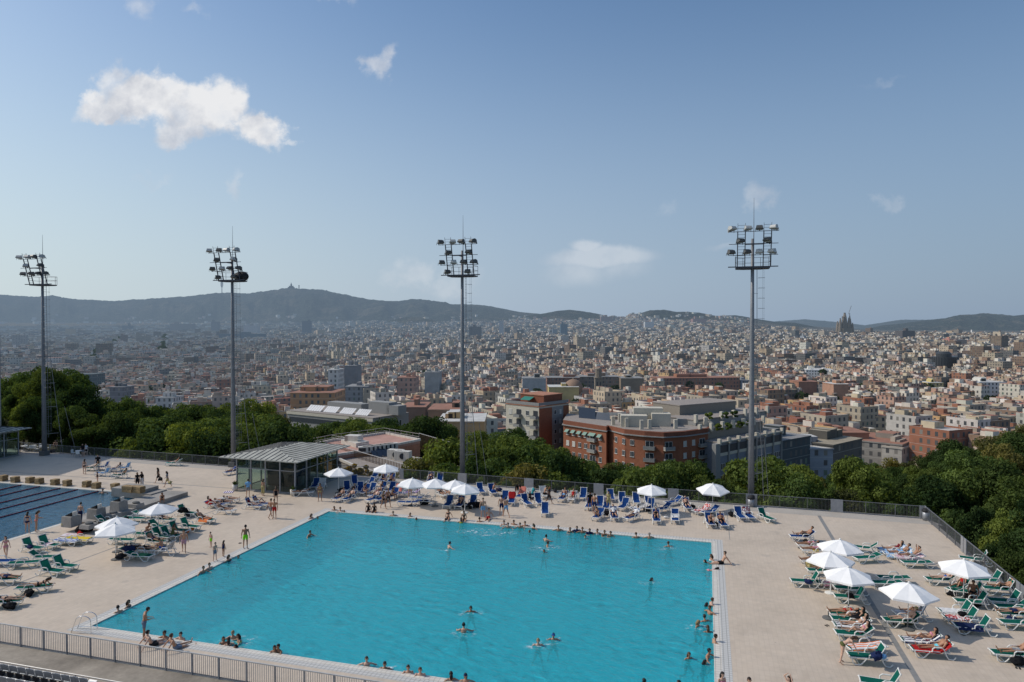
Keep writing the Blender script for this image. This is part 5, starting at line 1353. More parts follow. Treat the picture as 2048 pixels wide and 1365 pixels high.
# far rows of blue loungers: (px, py, head, colour, back angle, text, occupant)
FA = 'behind the far pool edge'
far = [
 (694, 982, 200, BLUE, 62, 'between the pavilion and its nearest parasol', None), (709, 970, 200, BLUE, 62, 'behind the parasol nearest the pavilion', None), (721, 984, 195, BLUE, 62, 'right of the parasol nearest the pavilion', None),
 (683, 1000, 160, BLUE, 38, 'left one of the front pair by the pavilion', ('recline', 'm', sh('dark'))), (703, 1001, 158, BLUE, 38, 'right one of the front pair by the pavilion', ('recknee', 'm', sh('grey'))), (706, 990, 170, BLUE, 38, 'behind the front pair by the pavilion', ('recline', 'f', one('black'))),
 (742, 974, 150, BLUE, 62, 'at the left of the crowded blue group', None), (750, 962, 170, BLUE, 62, 'at the back of the crowded blue group, left', None), (768, 964, 175, BLUE, 62, 'behind the parasol of the crowded group', ('chairsit', 'f', one('black'))), (784, 966, 175, BLUE, 62, 'right of the parasol of the crowded group', ('chairsit', 'm', sh('black'))),
 (745, 986, 160, BLUE, 62, 'in the second line of the crowded group', None), (733, 988, 165, BLUE, 62, 'in front at the left of the crowded group', ('chairsit', 'f', bik('navy'))), (757, 994, 150, BLUE, 38, 'in the middle of the crowded group', ('recline', 'm', sh('red'))), (752, 1003, 150, BLUE, 38, 'nearest the pool in the crowded group', ('recknee', 'm', sh('light blue'))),
 (766, 984, 165, BLUE, 62, 'third line of the crowded group', ('chairsit', 'm', sh('grey'))), (784, 984, 165, BLUE, 62, 'right end of the crowded group', None), (790, 996, 160, BLUE, 62, 'beside the coral towel', ('chairsit', 'f', bik('black'))), (770, 1002, 150, BLUE, 38, 'behind the two people walking', None),
 (812, 994, 80, BLUE, 18, 'under the leftmost middle parasol', None), (832, 992, 100, BLUE, 38, 'behind the leftmost middle parasol pole', None), (822, 1012, 84, BLUE, 4, 'flat in front of the leftmost middle parasol', None), (845, 1003, 80, BLUE, 38, 'left of the second middle parasol pole', None), (858, 1010, 78, BLUE, 38, 'at the base of the second middle parasol', None),
 (862, 964, 178, BLUE, 62, 'against the far railing, left of a pair', ('recline', 'm', sh('navy'))), (880, 966, 178, BLUE, 62, 'against the far railing, right of a pair', None), (880, 994, 215, WHITE, 38, 'behind the middle parasols, left', ('recline', 'm', sh('dark'))), (893, 993, 215, WHITE, 38, 'behind the middle parasols, centre', ('recline', 'f', one('grey'))), (908, 990, 210, WHITE, 38, 'behind the middle parasols, right', ('recline', 'f', one('red'))),
 (899, 1013, 170, BLUE, 62, 'with tall back left of the white parasol base', None), (922, 1014, 170, BLUE, 62, 'behind the pole of the parasol with white base', ('recknee', 'm', sh('dark'))), (946, 1012, 165, BLUE, 62, 'next to the black bags', 'x'),
 (960, 986, 195, BLUE, 62, 'turned to the railing right of the middle mast', 'x'), (983, 988, 195, BLUE, 62, 'second one right of the middle mast', ('chairsit', 'm', sh('blue'))),
 (1010, 1003, 172, BLUE, 62, 'with tall back right of the middle mast', None), (1024, 1007, 175, BLUE, 62, 'with a red towel over its back', 'x'), (1044, 996, 160, BLUE, 62, 'with a coral towel over its back', 'x'), (1050, 1010, 200, BLUE, 62, 'behind the child in black', None), (1062, 995, 190, WHITE, 38, 'of the person in teal shirt', ('chairsit', 'm', [('shirt', 'teal'), ('shorts', 'navy')])),
 (1076, 1008, 190, BLUE, 62, 'left of the lone front lounger', None), (1086, 994, 190, WHITE, 62, 'behind the dark standing woman', ('chairsit', 'm', sh('black'))), (1090, 1028, 178, BLUE, 62, 'standing alone nearest the far pool edge', None),
 (1128, 1000, 160, BLUE, 38, 'left of a sunlit pair by the railing', ('recline', 'm', sh('light blue'))), (1146, 1001, 165, WHITE, 38, 'right of a sunlit pair by the railing', ('recline', 'f', one('red'))), (1167, 997, 168, BLUE, 62, 'left of the litter bin', None),
 (1180, 1016, 165, BLUE, 38, 'behind the man in black shirt', 'x'), (1200, 1014, 170, BLUE, 62, 'just behind the standing men', 'x'), (1221, 1000, 178, BLUE, 62, 'right of the litter bin by the railing', None), (1214, 1018, 165, BLUE, 62, 'behind the standing woman in khaki dress', None), (1244, 1006, 175, BLUE, 62, 'second from the bin along the railing', None), (1250, 1018, 150, BLUE, 62, 'angled in the row right of the bin', None),
 (1272, 1007, 175, BLUE, 62, 'third from the bin along the railing', None), (1296, 1007, 175, BLUE, 62, 'behind the low far white parasol', None), (1302, 1019, 160, BLUE, 62, 'beside the pole of the low far white parasol', None), (1285, 1022, 110, BLUE, 18, 'with white towel left of the low far parasol', 'x'),
 (1330, 1024, 118, BLUE, 38, 'right of the low far parasol base', None), (1352, 1010, 120, BLUE, 38, 'behind the man sitting by the railing', None), (1372, 1018, 178, BLUE, 62, 'by the railing between the two far parasols', ('recline', 'm', sh('dark'))),
 (1199, 1037, 155, BLUE, 38, 'front row, beside a black bag', ('sitknees', 'f', bik('dark'))), (1227, 1037, 178, BLUE, 62, 'front row, second from left', ('recline', 'm', [('shirt', 'white'), ('shorts', 'navy')])), (1270, 1040, 130, BLUE, 62, 'front row, turned sideways', ('recline', 'm', [('shirt', 'white'), ('shorts', 'navy')])), (1312, 1043, 172, BLUE, 62, 'front row before the low far parasol', ('recknee', 'f', one('black'))),
 (1350, 1042, 168, BLUE, 62, 'front row with a pale towel', 'x'), (1409, 1027, 120, BLUE, 38, 'under the red patterned towel', 'x'), (1426, 1030, 120, BLUE, 38, 'right of the red patterned towel', None), (1418, 1050, 176, BLUE, 62, 'left of the pair by the right end of the pool', ('sitknees', 'm', sh('dark'))), (1442, 1052, 178, BLUE, 62, 'right of the pair by the right end of the pool', ('recknee', 'm', sh('black'))),
 (1477, 1037, 180, BLUE, 62, 'left of the last two blue ones', None), (1494, 1037, 182, BLUE, 62, 'with red check towel, last of the blue ones', 'x'), (1526, 1040, 200, GREEN, 62, 'alone right of the last blue ones', None),
 (468, 948, 150, BLUE, 38, 'seen beside the left corner of the pavilion', ('recline', 'f', one('blue'))), (613, 992, 95, WHITE, 4, 'in the shade of the pavilion front', ('supine', 'm', sh('dark'))), (632, 976, 180, BLUE, 62, 'leaning beside the right side of the pavilion', None), (645, 977, 182, WHITE, 62, 'leaning against another by the pavilion', None),
]
for px, py, hd, c, a, txt, oc in far:
    lounger(px, py, hd, c, a, txt, occ='x' if oc else None)
    if isinstance(oc, tuple): occ(oc[0], oc[1], (px, py), hd, a, oc[2], 'on lounger ' + txt)
towel(1024, 1007, 175, 62, M['cloth'], CLR['red'], 'red towel hanging over a blue lounger back', y0=-.7, y1=-.05)
towel(1044, 996, 160, 62, M['cloth'], CLR['coral'], 'coral towel hanging over a blue lounger back right of the middle mast', y0=-.7, y1=.2)
towel(797, 990, 165, 62, M['cloth'], CLR['coral'], 'coral towel hanging at the right end of the crowded blue group', y0=-.7, y1=.2)
towel(1409, 1027, 120, 38, M['pattern'], CLR['red'], 'red and white patterned towel on a blue lounger under the tilted parasol')
towel(1494, 1037, 182, 62, M['pattern'], CLR['maroon'], 'red check towel over the back of the last blue lounger', y0=-.6, y1=0)
towel(1285, 1022, 110, 18, M['pattern'], CLR['grey'], 'white and grey towel on a lounger beside the low far parasol')
towel(1350, 1042, 168, 62, M['cloth'], CLR['white'], 'pale towel on the front row blue lounger', y0=-.2, y1=.5)
towel(832, 992, 100, 38, M['pattern'], CLR['purple'], 'lilac patterned towel on a blue lounger under the middle parasols')
flat_towel(457, 985, 10, M['stripe'], CLR['purple'], 'folded magenta folding chair cloth by the pavilion corner', .9, .9)
for a in ((1212, 1031, 'black', 'black bag beside the front row lounger near the bin', 1.4), (944, 1017, 'black', 'big black bag by the parasol with white base', 1.8), (957, 1015, 'black', 'black wheeled bag with orange patch near the seated man in red', 1.8), (930, 1016, 'dark', 'dark bag leaning on a blue lounger by the white parasol base', 1.5), (1463, 1033, 'black', 'black bag left of the last two blue loungers', 1.3),
          (1431, 1052, 'black', 'black bag between the pair by the right end of the pool', 1.0), (1333, 1038, 'white', 'pale bag on the paving in front row', .8), (1294, 1023, 'dark', 'dark bag at the base of the low far parasol', 1.2), (1385, 1016, 'black', 'black bag right of the man sitting by the railing', 1.0), (849, 1010, 'black', 'black rucksack on the ground between two blue loungers', 1.5),
          (683, 984, 'black', 'black bag by the base of the parasol nearest the pavilion', 1.4), (1110, 985, 'dark', 'dark bag by the railing behind the dark standing woman', 1.0), (1070, 1001, 'navy', 'navy bag near the person in teal', 1.2), (998, 983, 'navy', 'navy bag by the railing right of the middle mast', 1.3)):
    bag(a[0], a[1], a[2], a[3], a[4], 0)
# left terrace
left = [
 (58, 1103, 252, GREEN, 62, 'with clothes, farther left pair by the left pool, left one', 'x'), (90, 1097, 252, GREEN, 62, 'with a towel, farther left pair by the left pool, right one', 'x'), (128, 1090, 262, GREEN, 4, 'under a blue striped towel', 'x'), (152, 1086, 262, GREEN, 4, 'under a yellow towel', 'x'),
 (206, 1050, 255, GREEN, 38, 'partly behind the two overlapping left parasols', None), (237, 1088, 262, GREEN, 4, 'under the two overlapping left parasols', None), (40, 1136, 285, GREEN, 4, 'lying flat left of the nearer green pair', None), (78, 1124, 275, GREEN, 38, 'behind the nearer green pair', None), (95, 1150, 255, GREEN, 62, 'nearer green pair, left one', None), (121, 1140, 255, GREEN, 62, 'nearer green pair, right one', None),
 (58, 1186, 285, GREEN, 4, 'below the nearer green pair', ('prone', 'f', bik('dark'))), (-2, 1168, 270, GREEN, 18, 'cut by the left picture edge, farther', ('supine', 'm', sh('navy'))), (-4, 1216, 285, GREEN, 4, 'cut by the left picture edge, nearer', ('supine', 'f', bik('black'))), (-6, 1132, 270, BLUE, 4, 'cut by the left edge with navy cloth', None),
 (366, 1032, 250, GREEN, 62, 'loaded with bags right of the left parasol', 'x'), (403, 1046, 252, GREEN, 38, 'with an orange towel', ('recline', 'm', sh('dark'))), (372, 1060, 252, GREEN, 62, 'empty behind the man in pink shorts, farthest', None), (350, 1068, 252, GREEN, 62, 'behind the man in pink shorts, second', None), (333, 1078, 252, GREEN, 62, 'behind the man in pink shorts, third', ('chairsit', 'f', one('olive'))), (316, 1080, 252, GREEN, 62, 'in the green cluster behind the striped one', None), (303, 1090, 252, GREEN, 62, 'nearest of the green cluster', ('recline', 'm', sh('navy'))),
 (322, 1046, 255, GREEN, 62, 'under the left parasol pole', ('recline', 'm', sh('dark'))), (312, 1060, 252, GREEN, 38, 'left of the green cluster', 'x'), (280, 1076, 262, GREEN, 4, 'of the man sitting sideways', ('sitknees', 'm', sh('navy'))), (282, 1036, 262, GREEN, 18, 'between ledge and left parasol', 'x'), (262, 1044, 262, GREEN, 4, 'beside the concrete ledge', 'x'),
 (272, 1120, 262, GREEN, 18, 'nearest under the two left parasols', 'x'), (258, 1108, 262, GREEN, 4, 'in the shade of the two left parasols', ('supine', 'm', sh('dark'))), (285, 1108, 262, GREEN, 4, 'in the shade right of the two left parasols', ('supine', 'f', one('black'))), (338, 1110, 80, WHITE, 62, 'with navy striped back', ('sitknees', 'm', sh('blue'))),
 (424, 1016, 262, BLUE, 18, 'in the group of three, nearest', ('recline', 'f', one('red'))), (436, 1012, 262, BLUE, 4, 'in the group of three, middle', ('supine', 'm', sh('dark'))), (452, 1006, 262, WHITE, 4, 'in the group of three, farthest', ('supine', 'f', bik('dark'))), (443, 1028, 262, WHITE, 38, 'right of the group of three', ('recline', 'm', sh('dark'))), (500, 1018, 258, BLUE, 62, 'left of the blue pair before the pavilion', ('recline', 'f', one('maroon'))), (514, 1014, 258, BLUE, 62, 'right of the blue pair before the pavilion', ('recknee', 'm', sh('white'))),
 (212, 953, 80, PALEB, 62, 'near the far side of the left pool', None), (246, 957, 80, GREEN, 62, 'right of the pale blue one behind the left pool', ('recline', 'm', sh('dark'))), (254, 942, 80, PALEB, 62, 'at the right end of the shaded group', None), (234, 944, 85, BLUE, 38, 'in the middle of the shaded group', ('recline', 'f', bik('dark'))), (211, 940, 90, BLUE, 62, 'left part of the shaded group', 'x'), (190, 942, 90, GREEN, 38, 'at the left end of the shaded group', ('recline', 'm', sh('dark'))), (353, 932, 88, TEAL, 38, 'alone near the far left railing', ('recline', 'f', bik('orange'))),
]
for px, py, hd, c, a, txt, oc in left:
    lounger(px, py, hd, c, a, txt, occ='x' if oc else None)
    if isinstance(oc, tuple): occ(oc[0], oc[1], (px, py), hd, a, oc[2], 'on lounger ' + txt)
towel(128, 1090, 262, 4, M['stripe'], CLR['blue'], 'blue and white striped towel on a flat lounger near the left pool')
towel(152, 1086, 262, 4, M['cloth'], CLR['yellow'], 'yellow towel beside the blue striped towel near the left pool')
flat_towel(146, 1070, 95, M['stripe'], CLR['pale pink'], 'pink and white striped towel on the ground behind the yellow towel')
towel(90, 1097, 252, 62, M['pattern'], CLR['pale pink'], 'pink patterned towel on the green lounger near the left pool', y0=.1, y1=.7)
towel(338, 1110, 80, 62, M['stripe'], CLR['navy'], 'navy and white striped towel over the lounger back behind the walking man', y0=-.7, y1=.1)
towel(403, 1046, 252, 38, M['cloth'], CLR['orange'], 'bright orange towel hanging from the lounger right of the left parasol', y0=0, y1=.9, wd=.42)
towel(272, 1120, 262, 18, M['cloth'], CLR['green'], 'green towel crumpled over the nearest lounger under the left parasols', y0=.2, y1=.9)
towel(424, 1016, 262, 18, M['cloth'], CLR['red'], 'red towel on the blue lounger of the group of three', y0=-.5, y1=.1)
for a in ((162, 1066, 'black', 'black bag at the foot of the concrete ledge, left of two', 1.7), (175, 1064, 'black', 'black bag at the foot of the concrete ledge, right of two', 1.9), (160, 1070, 'red', 'reddish bag in front of the black bags', .9), (58, 1192, 'black', 'black bag under the lounger of the prone woman', 1.4), (375, 1066, 'orange', 'orange bag on the ground before the green cluster', .9), (386, 1061, 'orange', 'orange toy by the farthest green lounger of the cluster', .8),
          (60, 1098, 'navy', 'navy clothes on the farther green pair near the left pool', 1.0), (366, 1026, 'black', 'black bag on the loaded green lounger', 1.6), (376, 1034, 'dark', 'dark bag at the end of the loaded green lounger', 1.5), (241, 1118, 'dark', 'dark bag beside the dark parasol base at left', 1.3), (258, 1104, 'navy', 'navy bag under the two left parasols', 1.5), (20, 1218, 'black', 'black bag at the left picture edge', 1.5),
          (252, 1040, 'black', 'black bag on the lounger beside the concrete ledge', .9), (104, 906, 'dark', 'dark bag on the shaded terrace beside the leftmost mast', 1.6), (282, 1030, 'light blue', 'light clothes piled between ledge and left parasol', 1.2), (136, 1052, 'khaki', 'brown bag leaning on the first starting block', 1.4)):
    bag(a[0], a[1], a[2], a[3], a[4], .42 if a[2] in ('navy',) or 'on the' in a[3] and 'ground' not in a[3] and 'shaded' not in a[3] else 0)
# ------------------------------------------------------------------ people on their feet
person('phone', 'm', 289, 1281, 300, sh('grey blue'), 'on the near pool coping at left', skin=2, hair='black')
person('walk', 'm', 368, 1106, 200, sh('pale pink'), 'towards the camera on the left terrace', skin=1)
person('stand', 'm', 491, 1098, 8, sh('lime green'), 'with his back to us on the left pool edge', skin=4, hair='black')
person('stand', 'm', 422, 1095, 150, sh('lime green'), 'left of the other children', sc=.66, child=True, skin=3)
person('stand', 'm', 430, 1123, 250, sh('grey blue'), 'nearest the pool edge', sc=.76, child=True, skin=3)
person('stand', 'f', 447, 1114, 330, one('navy'), 'between the boys and the man in lime shorts', sc=.70, child=True, skin=4)
person('walk', 'f', 12, 1117, 200, bik('pink'), 'at the left picture edge', skin=3)
person('stand', 'f', 55, 1067, 10, bik('navy'), 'with her back to us beside the left pool', skin=0)
person('phone', 'f', 73, 1064, 300, bik('coral'), 'beside the left pool', skin=1)
person('stand', 'm', 161, 1047, 350, [('trousers', 'navy')], 'on the concrete ledge between starting blocks', z=.4, skin=0, hair='black')
person('stand', 'f', 275, 978, 190, [('dress', 'black')], 'behind the wicker cubes, left of a pair', hair='black'); person('stand', 'f', 284, 976, 170, [('skirt', 'white'), ('shirt', 'black')], 'behind the wicker cubes')
person('walk', 'f', 317, 967, 110, [('dress', 'black')], 'left with a dark bag', skin=0); person('walk', 'f', 335, 975, 110, [('shorts', 'khaki'), ('shirt', 'grey')], 'behind the woman in black dress')
bag(321, 962, 'black', 'black shoulder bag carried by the walking woman in black', 1.2, .8); bag(340, 968, 'khaki', 'khaki shoulder bag carried by the walking woman in khaki', 1.0, .9)
person('stand', 'f', 169, 949, 0, bik('black'), 'left of the pale blue lounger', skin=3); person('stand', 'm', 196, 940, 200, [('shirt', 'black'), ('shorts', 'black')], 'in the shaded group of loungers'); person('stand', 'f', 195, 966, 150, one('dark'), 'behind the left pool', sc=.7, child=True)
person('stand', 'm', 496, 995, 10, [('shirt', 'light blue'), ('shorts', 'grey')], 'outside the pavilion glass', skin=0); person('stand', 'f', 526, 992, 340, [('skirt', 'khaki')], 'outside the pavilion', skin=1); person('walk', 'f', 552, 1008, 20, one('black'), 'towards the pavilion', skin=4)
person('walk', 'm', 541, 1037, 340, sh('grey'), 'left of a pair by the pool corner', skin=2); person('stand', 'm', 549, 1038, 180, sh('red'), 'right of a pair by the pool corner', skin=2, hair='brown'); person('stand', 'f', 640, 1003, 200, bik('khaki'), 'in front of the pavilion corner', skin=5, hair='black')
person('walk', 'f', 767, 1018, 215, bik('black'), 'past the blue loungers, nearer of a pair', skin=4); person('walk', 'm', 776, 1015, 215, sh('dark'), 'past the blue loungers, behind a woman', skin=4)
person('stand', 'f', 820, 997, 10, [('shirt', 'white')], 'under the leftmost middle parasol', skin=0); person('stand', 'm', 837, 992, 180, sh('dark'), 'between the middle parasols', skin=4)
person('stand', 'm', 966, 1037, 190, sh('light blue'), 'beside the seated man in red shorts', skin=0); person('stand', 'm', 1003, 1031, 0, sh('navy'), 'left of a pair right of the middle mast', skin=0); person('walk', 'm', 1012, 1035, 30, sh('light blue'), 'right of a pair right of the middle mast', skin=1)
person('bend', 'm', 1034, 995, 200, [('shirt', 'black'), ('shorts', 'black')], 'over the red towel lounger', skin=5); person('stand', 'f', 1060, 1010, 180, [('dress', 'black')], 'behind the lone front lounger', sc=.75, child=True); person('walk', 'f', 1098, 1009, 240, [('dress', 'dark')], 'right of the lone front lounger', skin=5, hair='red')
person('stand', 'm', 1180, 1022, 190, [('shirt', 'black'), ('shorts', 'black')], 'left of a bare-chested man by the bin', skin=4, hat=('cap', 'black')); person('stand', 'm', 1189, 1028, 340, sh('navy'), 'right of the man in black shirt', skin=2); person('stand', 'f', 1217, 1020, 160, [('dress', 'khaki')], 'among the blue loungers right of the bin', skin=3)
person('armsup', 'f', 1578, 1430, 100, bik('dark'), 'cut by the bottom edge right of the pool', skin=3); person('stand', 'm', 1497, 1436, 180, sh('navy'), 'cut by the bottom edge right of the pool', skin=0); person('stand', 'f', 1443, 1419, 200, [('swimsuit', 'pink')], 'at the bottom edge beside the pool grating', skin=3, hair='black')
# seated at the edges
def edge(px, py, pose, sex, face, wear, txt, z=0.01, **kw): person(pose, sex, px, py, face, wear, txt, z=z, **kw)
edge(737, 1023, 'edge', 'f', 180, one('black'), 'on the far pool edge, left of a pair', skin=5, hair='black'); edge(749, 1024, 'edge', 'f', 180, one('black'), 'on the far pool edge, right of a pair', skin=5, hair='black')
edge(896, 1038, 'leanback', 'f', 175, bik('dark'), 'on the far pool edge left of the white parasol base', skin=2); edge(928, 1041, 'edge', 'f', 180, bik('black'), 'on the far pool edge below the white parasol base', skin=1); edge(977, 1038, 'leanback', 'm', 170, sh('red'), 'on the far pool edge', skin=0)
edge(1444, 1128, 'leanback', 'm', 86, sh('black'), 'on the right pool edge', skin=0); edge(304, 1292, 'leanback', 'm', 318, sh('dark'), 'on the near coping beside the standing man', skin=3, hair='black'); edge(351, 1298, 'leanback', 'm', 318, sh('grey blue'), 'on the near coping, right of two', skin=1, hair='brown')
edge(325, 1001, 'sitknees', 'f', 200, one('dark'), 'on the concrete ledge by the steps', z=.41, skin=2)
edge(112, 893, 'chairsit', 'm', 200, sh('dark'), 'beside the leftmost mast', z=.4)
# ------------------------------------------------------------------ people in the water
WZ = -.06
def sw(px, py, pose, sex, face, wear, txt, **kw): person(pose, sex, px, py, face, wear, txt, z=WZ, **kw)
NE, FE, RE, LE, MI = 'at near pool edge', 'at far pool edge', 'at right pool edge', 'at left pool edge', 'in the middle of the pool'
for a in ((238, 1227, 'hold', 'm', 60, sh('dark'), LE + ' by the ladder'), (259, 1216, 'elbows', 'f', 270, one('black'), LE + ' by the ladder'), (404, 1146, 'swim2', 'm', 240, sh('dark'), LE), (420, 1140, 'elbows', 'm', 250, sh('dark'), LE), (459, 1123, 'elbows', 'f', 260, bik('dark'), LE), (477, 1116, 'low', 'm', 200, sh('dark'), LE), (624, 1039, 'elbows', 'f', 250, bik('pink'), LE + ' near the far corner'), (633, 1038, 'low', 'm', 250, sh('dark'), LE + ' near the far corner'),
          (334, 1278, 'swim2', 'm', 160, sh('dark'), NE + ' facing the seated men'), (366, 1280, 'swim2', 'm', 160, sh('dark'), NE + ' facing the seated men'), (447, 1288, 'hold', 'f', 200, bik('black'), NE + ' in a group of five'), (457, 1293, 'hold', 'f', 20, bik('dark'), NE + ' in a group of five'), (468, 1277, 'swim2', 'm', 180, sh('dark'), NE + ' in a group of five', 'fair'), (482, 1284, 'swim2', 'f', 130, bik('yellow'), NE + ' in a group of five'), (476, 1297, 'low', 'f', 120, one('black'), NE + ' in a group of five', 'black'),
          (549, 1306, 'hold', 'f', 200, bik('navy'), NE + ', left of an embracing pair'), (562, 1305, 'swim2', 'm', 140, sh('navy'), NE + ', right of an embracing pair'), (733, 1334, 'elbows', 'm', 185, sh('dark'), NE + ', left of two men'), (771, 1336, 'spread', 'm', 175, sh('maroon'), NE + ', right of two men'), (817, 1347, 'hold', 'm', 180, sh('dark'), NE + ', left of a couple'), (841, 1352, 'hold', 'm', 180, sh('dark'), NE + ', right of a couple'),
          (902, 1362, 'elbows', 'f', 10, bik('black'), NE + ' at the bottom of the picture', 'black'), (963, 1372, 'low', 'm', 180, sh('dark'), NE + ' at the bottom of the picture'), (1363, 1372, 'low', 'm', 60, sh('dark'), 'at the bottom of the picture near the right edge'), (1292, 1370, 'low', 'm', 30, sh('dark'), 'at the bottom of the picture'),
          (617, 1073, 'swim2', 'm', 250, sh('dark'), 'in the left part of the pool'), (896, 1097, 'swim2', 'm', 300, sh('dark'), 'alone in the middle left'), (1090, 1083, 'swim2', 'm', 320, sh('white'), 'farthest of three in the middle'), (1092, 1093, 'swim', 'm', 270, sh('dark'), 'second of three in the middle'), (1088, 1104, 'low', 'f', 180, one('dark'), 'nearest of three in the middle'),
          (942, 1223, 'spread', 'm', 180, sh('olive'), MI), (927, 1266, 'swim2', 'm', 0, sh('navy'), MI + ' with his back to us'), (1076, 1289, 'swim', 'm', 180, [('swimsuit', 'maroon')], MI + ' nearest the camera', 'fair'), (1300, 1162, 'low', 'f', 250, one('black'), 'alone in the right part of the pool', 'black'), (1338, 1094, 'spread', 'm', 10, sh('dark'), 'in the far right part of the pool'),
          (1413, 1126, 'low', 'f', 90, bik('dark'), RE + ', farthest pair'), (1421, 1122, 'elbows', 'f', 100, bik('white'), RE + ', farthest pair'), (1418, 1141, 'float', 'f', 272, bik('pink'), RE + ' stretched out'), (1410, 1213, 'low', 'f', 280, one('black'), RE + ' clinging together', 'black'), (1421, 1211, 'hold', 'm', 270, sh('dark'), RE + ' clinging together'), (1418, 1229, 'elbows', 'm', 120, sh('dark'), RE), (1412, 1244, 'swim', 'm', 20, sh('purple'), RE + ' with his back to us'),
          (1392, 1252, 'swim', 'f', 230, one('red'), RE, 'fair'), (1417, 1266, 'swim', 'f', 0, bik('navy'), RE + ' seen from behind', 'brown'), (1427, 1286, 'hold', 'm', 270, sh('navy'), RE + ' with arms on the coping'), (1375, 1316, 'swim', 'f', 200, bik('navy'), 'left of the right pool edge group'), (1412, 1315, 'swim2', 'm', 240, sh('dark'), RE + ', nearest man'), (1405, 1329, 'low', 'f', 270, one('dark'), RE + ', nearest woman', 'black'),
          (668, 1023, 'elbows', 'f', 180, one('black'), FE + ' near the left corner'), (681, 1024, 'hold', 'm', 180, sh('dark'), FE + ' near the left corner'), (688, 1025, 'low', 'f', 200, bik('dark'), FE + ' near the left corner'), (786, 1034, 'elbows', 'm', 180, sh('dark'), FE + ' with arms spread on the coping'), (820, 1035, 'hold', 'f', 200, one('black'), FE), (833, 1040, 'low', 'f', 180, one('black'), FE, 'black'), (891, 1043, 'low', 'm', 0, sh('dark'), FE + ' before the seated woman'), (922, 1047, 'swim2', 'f', 0, bik('yellow'), FE + ' before the seated woman'),
          (959, 1046, 'hold', 'm', 0, sh('dark'), FE + ' by the seated man in red'), (1008, 1051, 'hold', 'm', 180, sh('dark'), FE + ' in the long row'), (1016, 1056, 'swim2', 'm', 180, sh('dark'), FE + ' in the long row'), (1027, 1052, 'elbows', 'm', 150, sh('dark'), FE + ' in the long row'), (1040, 1056, 'swim2', 'm', 180, sh('dark'), FE + ' in the long row'), (1050, 1055, 'elbows', 'm', 180, sh('dark'), FE + ' in the long row'), (1066, 1059, 'elbows', 'f', 120, one('dark'), FE + ' in the long row'), (1062, 1066, 'low', 'm', 90, sh('dark'), FE + ' just in front of the long row'),
          (1117, 1063, 'elbows', 'm', 180, sh('dark'), FE + ' right of the long row'), (1140, 1065, 'hold', 'f', 180, one('black'), FE + ' right of the long row'), (1154, 1065, 'elbows', 'm', 180, [('shirt', 'navy')], FE), (1165, 1067, 'elbows', 'm', 180, sh('dark'), FE + ' right of man in shirt'), (1179, 1068, 'hold', 'm', 180, [('shirt', 'navy')], FE + ' right of the bin'), (1195, 1070, 'elbows', 'f', 180, bik('white'), FE + ' right of man in shirt'), (1208, 1071, 'hold', 'm', 200, sh('dark'), FE + ' right of man in shirt'), (1221, 1073, 'hold', 'm', 180, sh('dark'), FE + ' right of man in shirt'),
          (1170, 1076, 'low', 'm', 180, sh('red'), 'a little off the far pool edge'), (1273, 1077, 'hold', 'm', 10, sh('dark'), FE + ' near the right corner'), (1299, 1078, 'elbows', 'm', 180, sh('dark'), FE + ' near the right corner', 'grey')):
    sw(*a[:7], **({'hair': a[7]} if len(a) > 7 else {}))
person('spread', 'm', 1107, 1278, 175, sh('dark'), MI, z=WZ, hat=('cap', 'blue')); person('elbows', 'f', 931, 1368, 180, bik('pink'), NE + ' at the bottom of the picture', z=WZ, hat=('cap', 'navy'))
sw(205, 988, 'elbows', 'm', 180, sh('dark'), 'at the far edge of the left pool', hair='black')
# white water where somebody has just splashed
m, nt = new_mat('foam'); c = ramp(nt, noise_(nt, 3.2, 6, .75, pos_(nt)), [(.52, 0.0), (.62, .75)])
df = N(nt, 'ShaderNodeBsdfDiffuse'); df.inputs[0].default_value = (.75, .85, .88, 1); tr = N(nt, 'ShaderNodeBsdfTransparent'); mx = N(nt, 'ShaderNodeMixShader')
tc = N(nt, 'ShaderNodeTexCoord').outputs['Object']; ln = N(nt, 'ShaderNodeVectorMath', operation='LENGTH'); L(nt, tc, ln.inputs[0])
fade = ramp(nt, ln.outputs['Value'], [(.35, 1.0), (1.0, 0.0)])
L(nt, math_(nt, 'MULTIPLY', c, fade), mx.inputs[0]); L(nt, tr.outputs[0], mx.inputs[1]); L(nt, df.outputs[0], mx.inputs[2]); M['foam'] = finish(m, nt, mx.outputs[0])
for i_, (px, py, sx, sy) in enumerate(((955, 1062, 2.2, 1.0), (990, 1068, 2.4, .7), (927, 1268, .8, .6), (1076, 1291, .9, .6), (1107, 1281, .7, .5), (942, 1226, .9, .5), (1302, 1165, 1.0, .5), (1340, 1097, 1.2, .5), (896, 1100, .8, .5), (1091, 1096, 1.4, .8), (1392, 1254, .8, .5), (475, 1284, 1.3, .8), (766, 1338, 1.2, .5))):
    mb = MB(); mb.add([(cos(a), sin(a), 0) for a in np.linspace(0, 2 * pi, 25)[:-1]], [tuple(range(24))]); o = mb.build('water_foam', M['foam'], loc=G(px, py, -.052 + .0008 * i_), rz=.2); o.scale = (sx, sy, 1); o['kind'] = 'stuff'; o['label'] = 'thin white foam on the disturbed pool water'
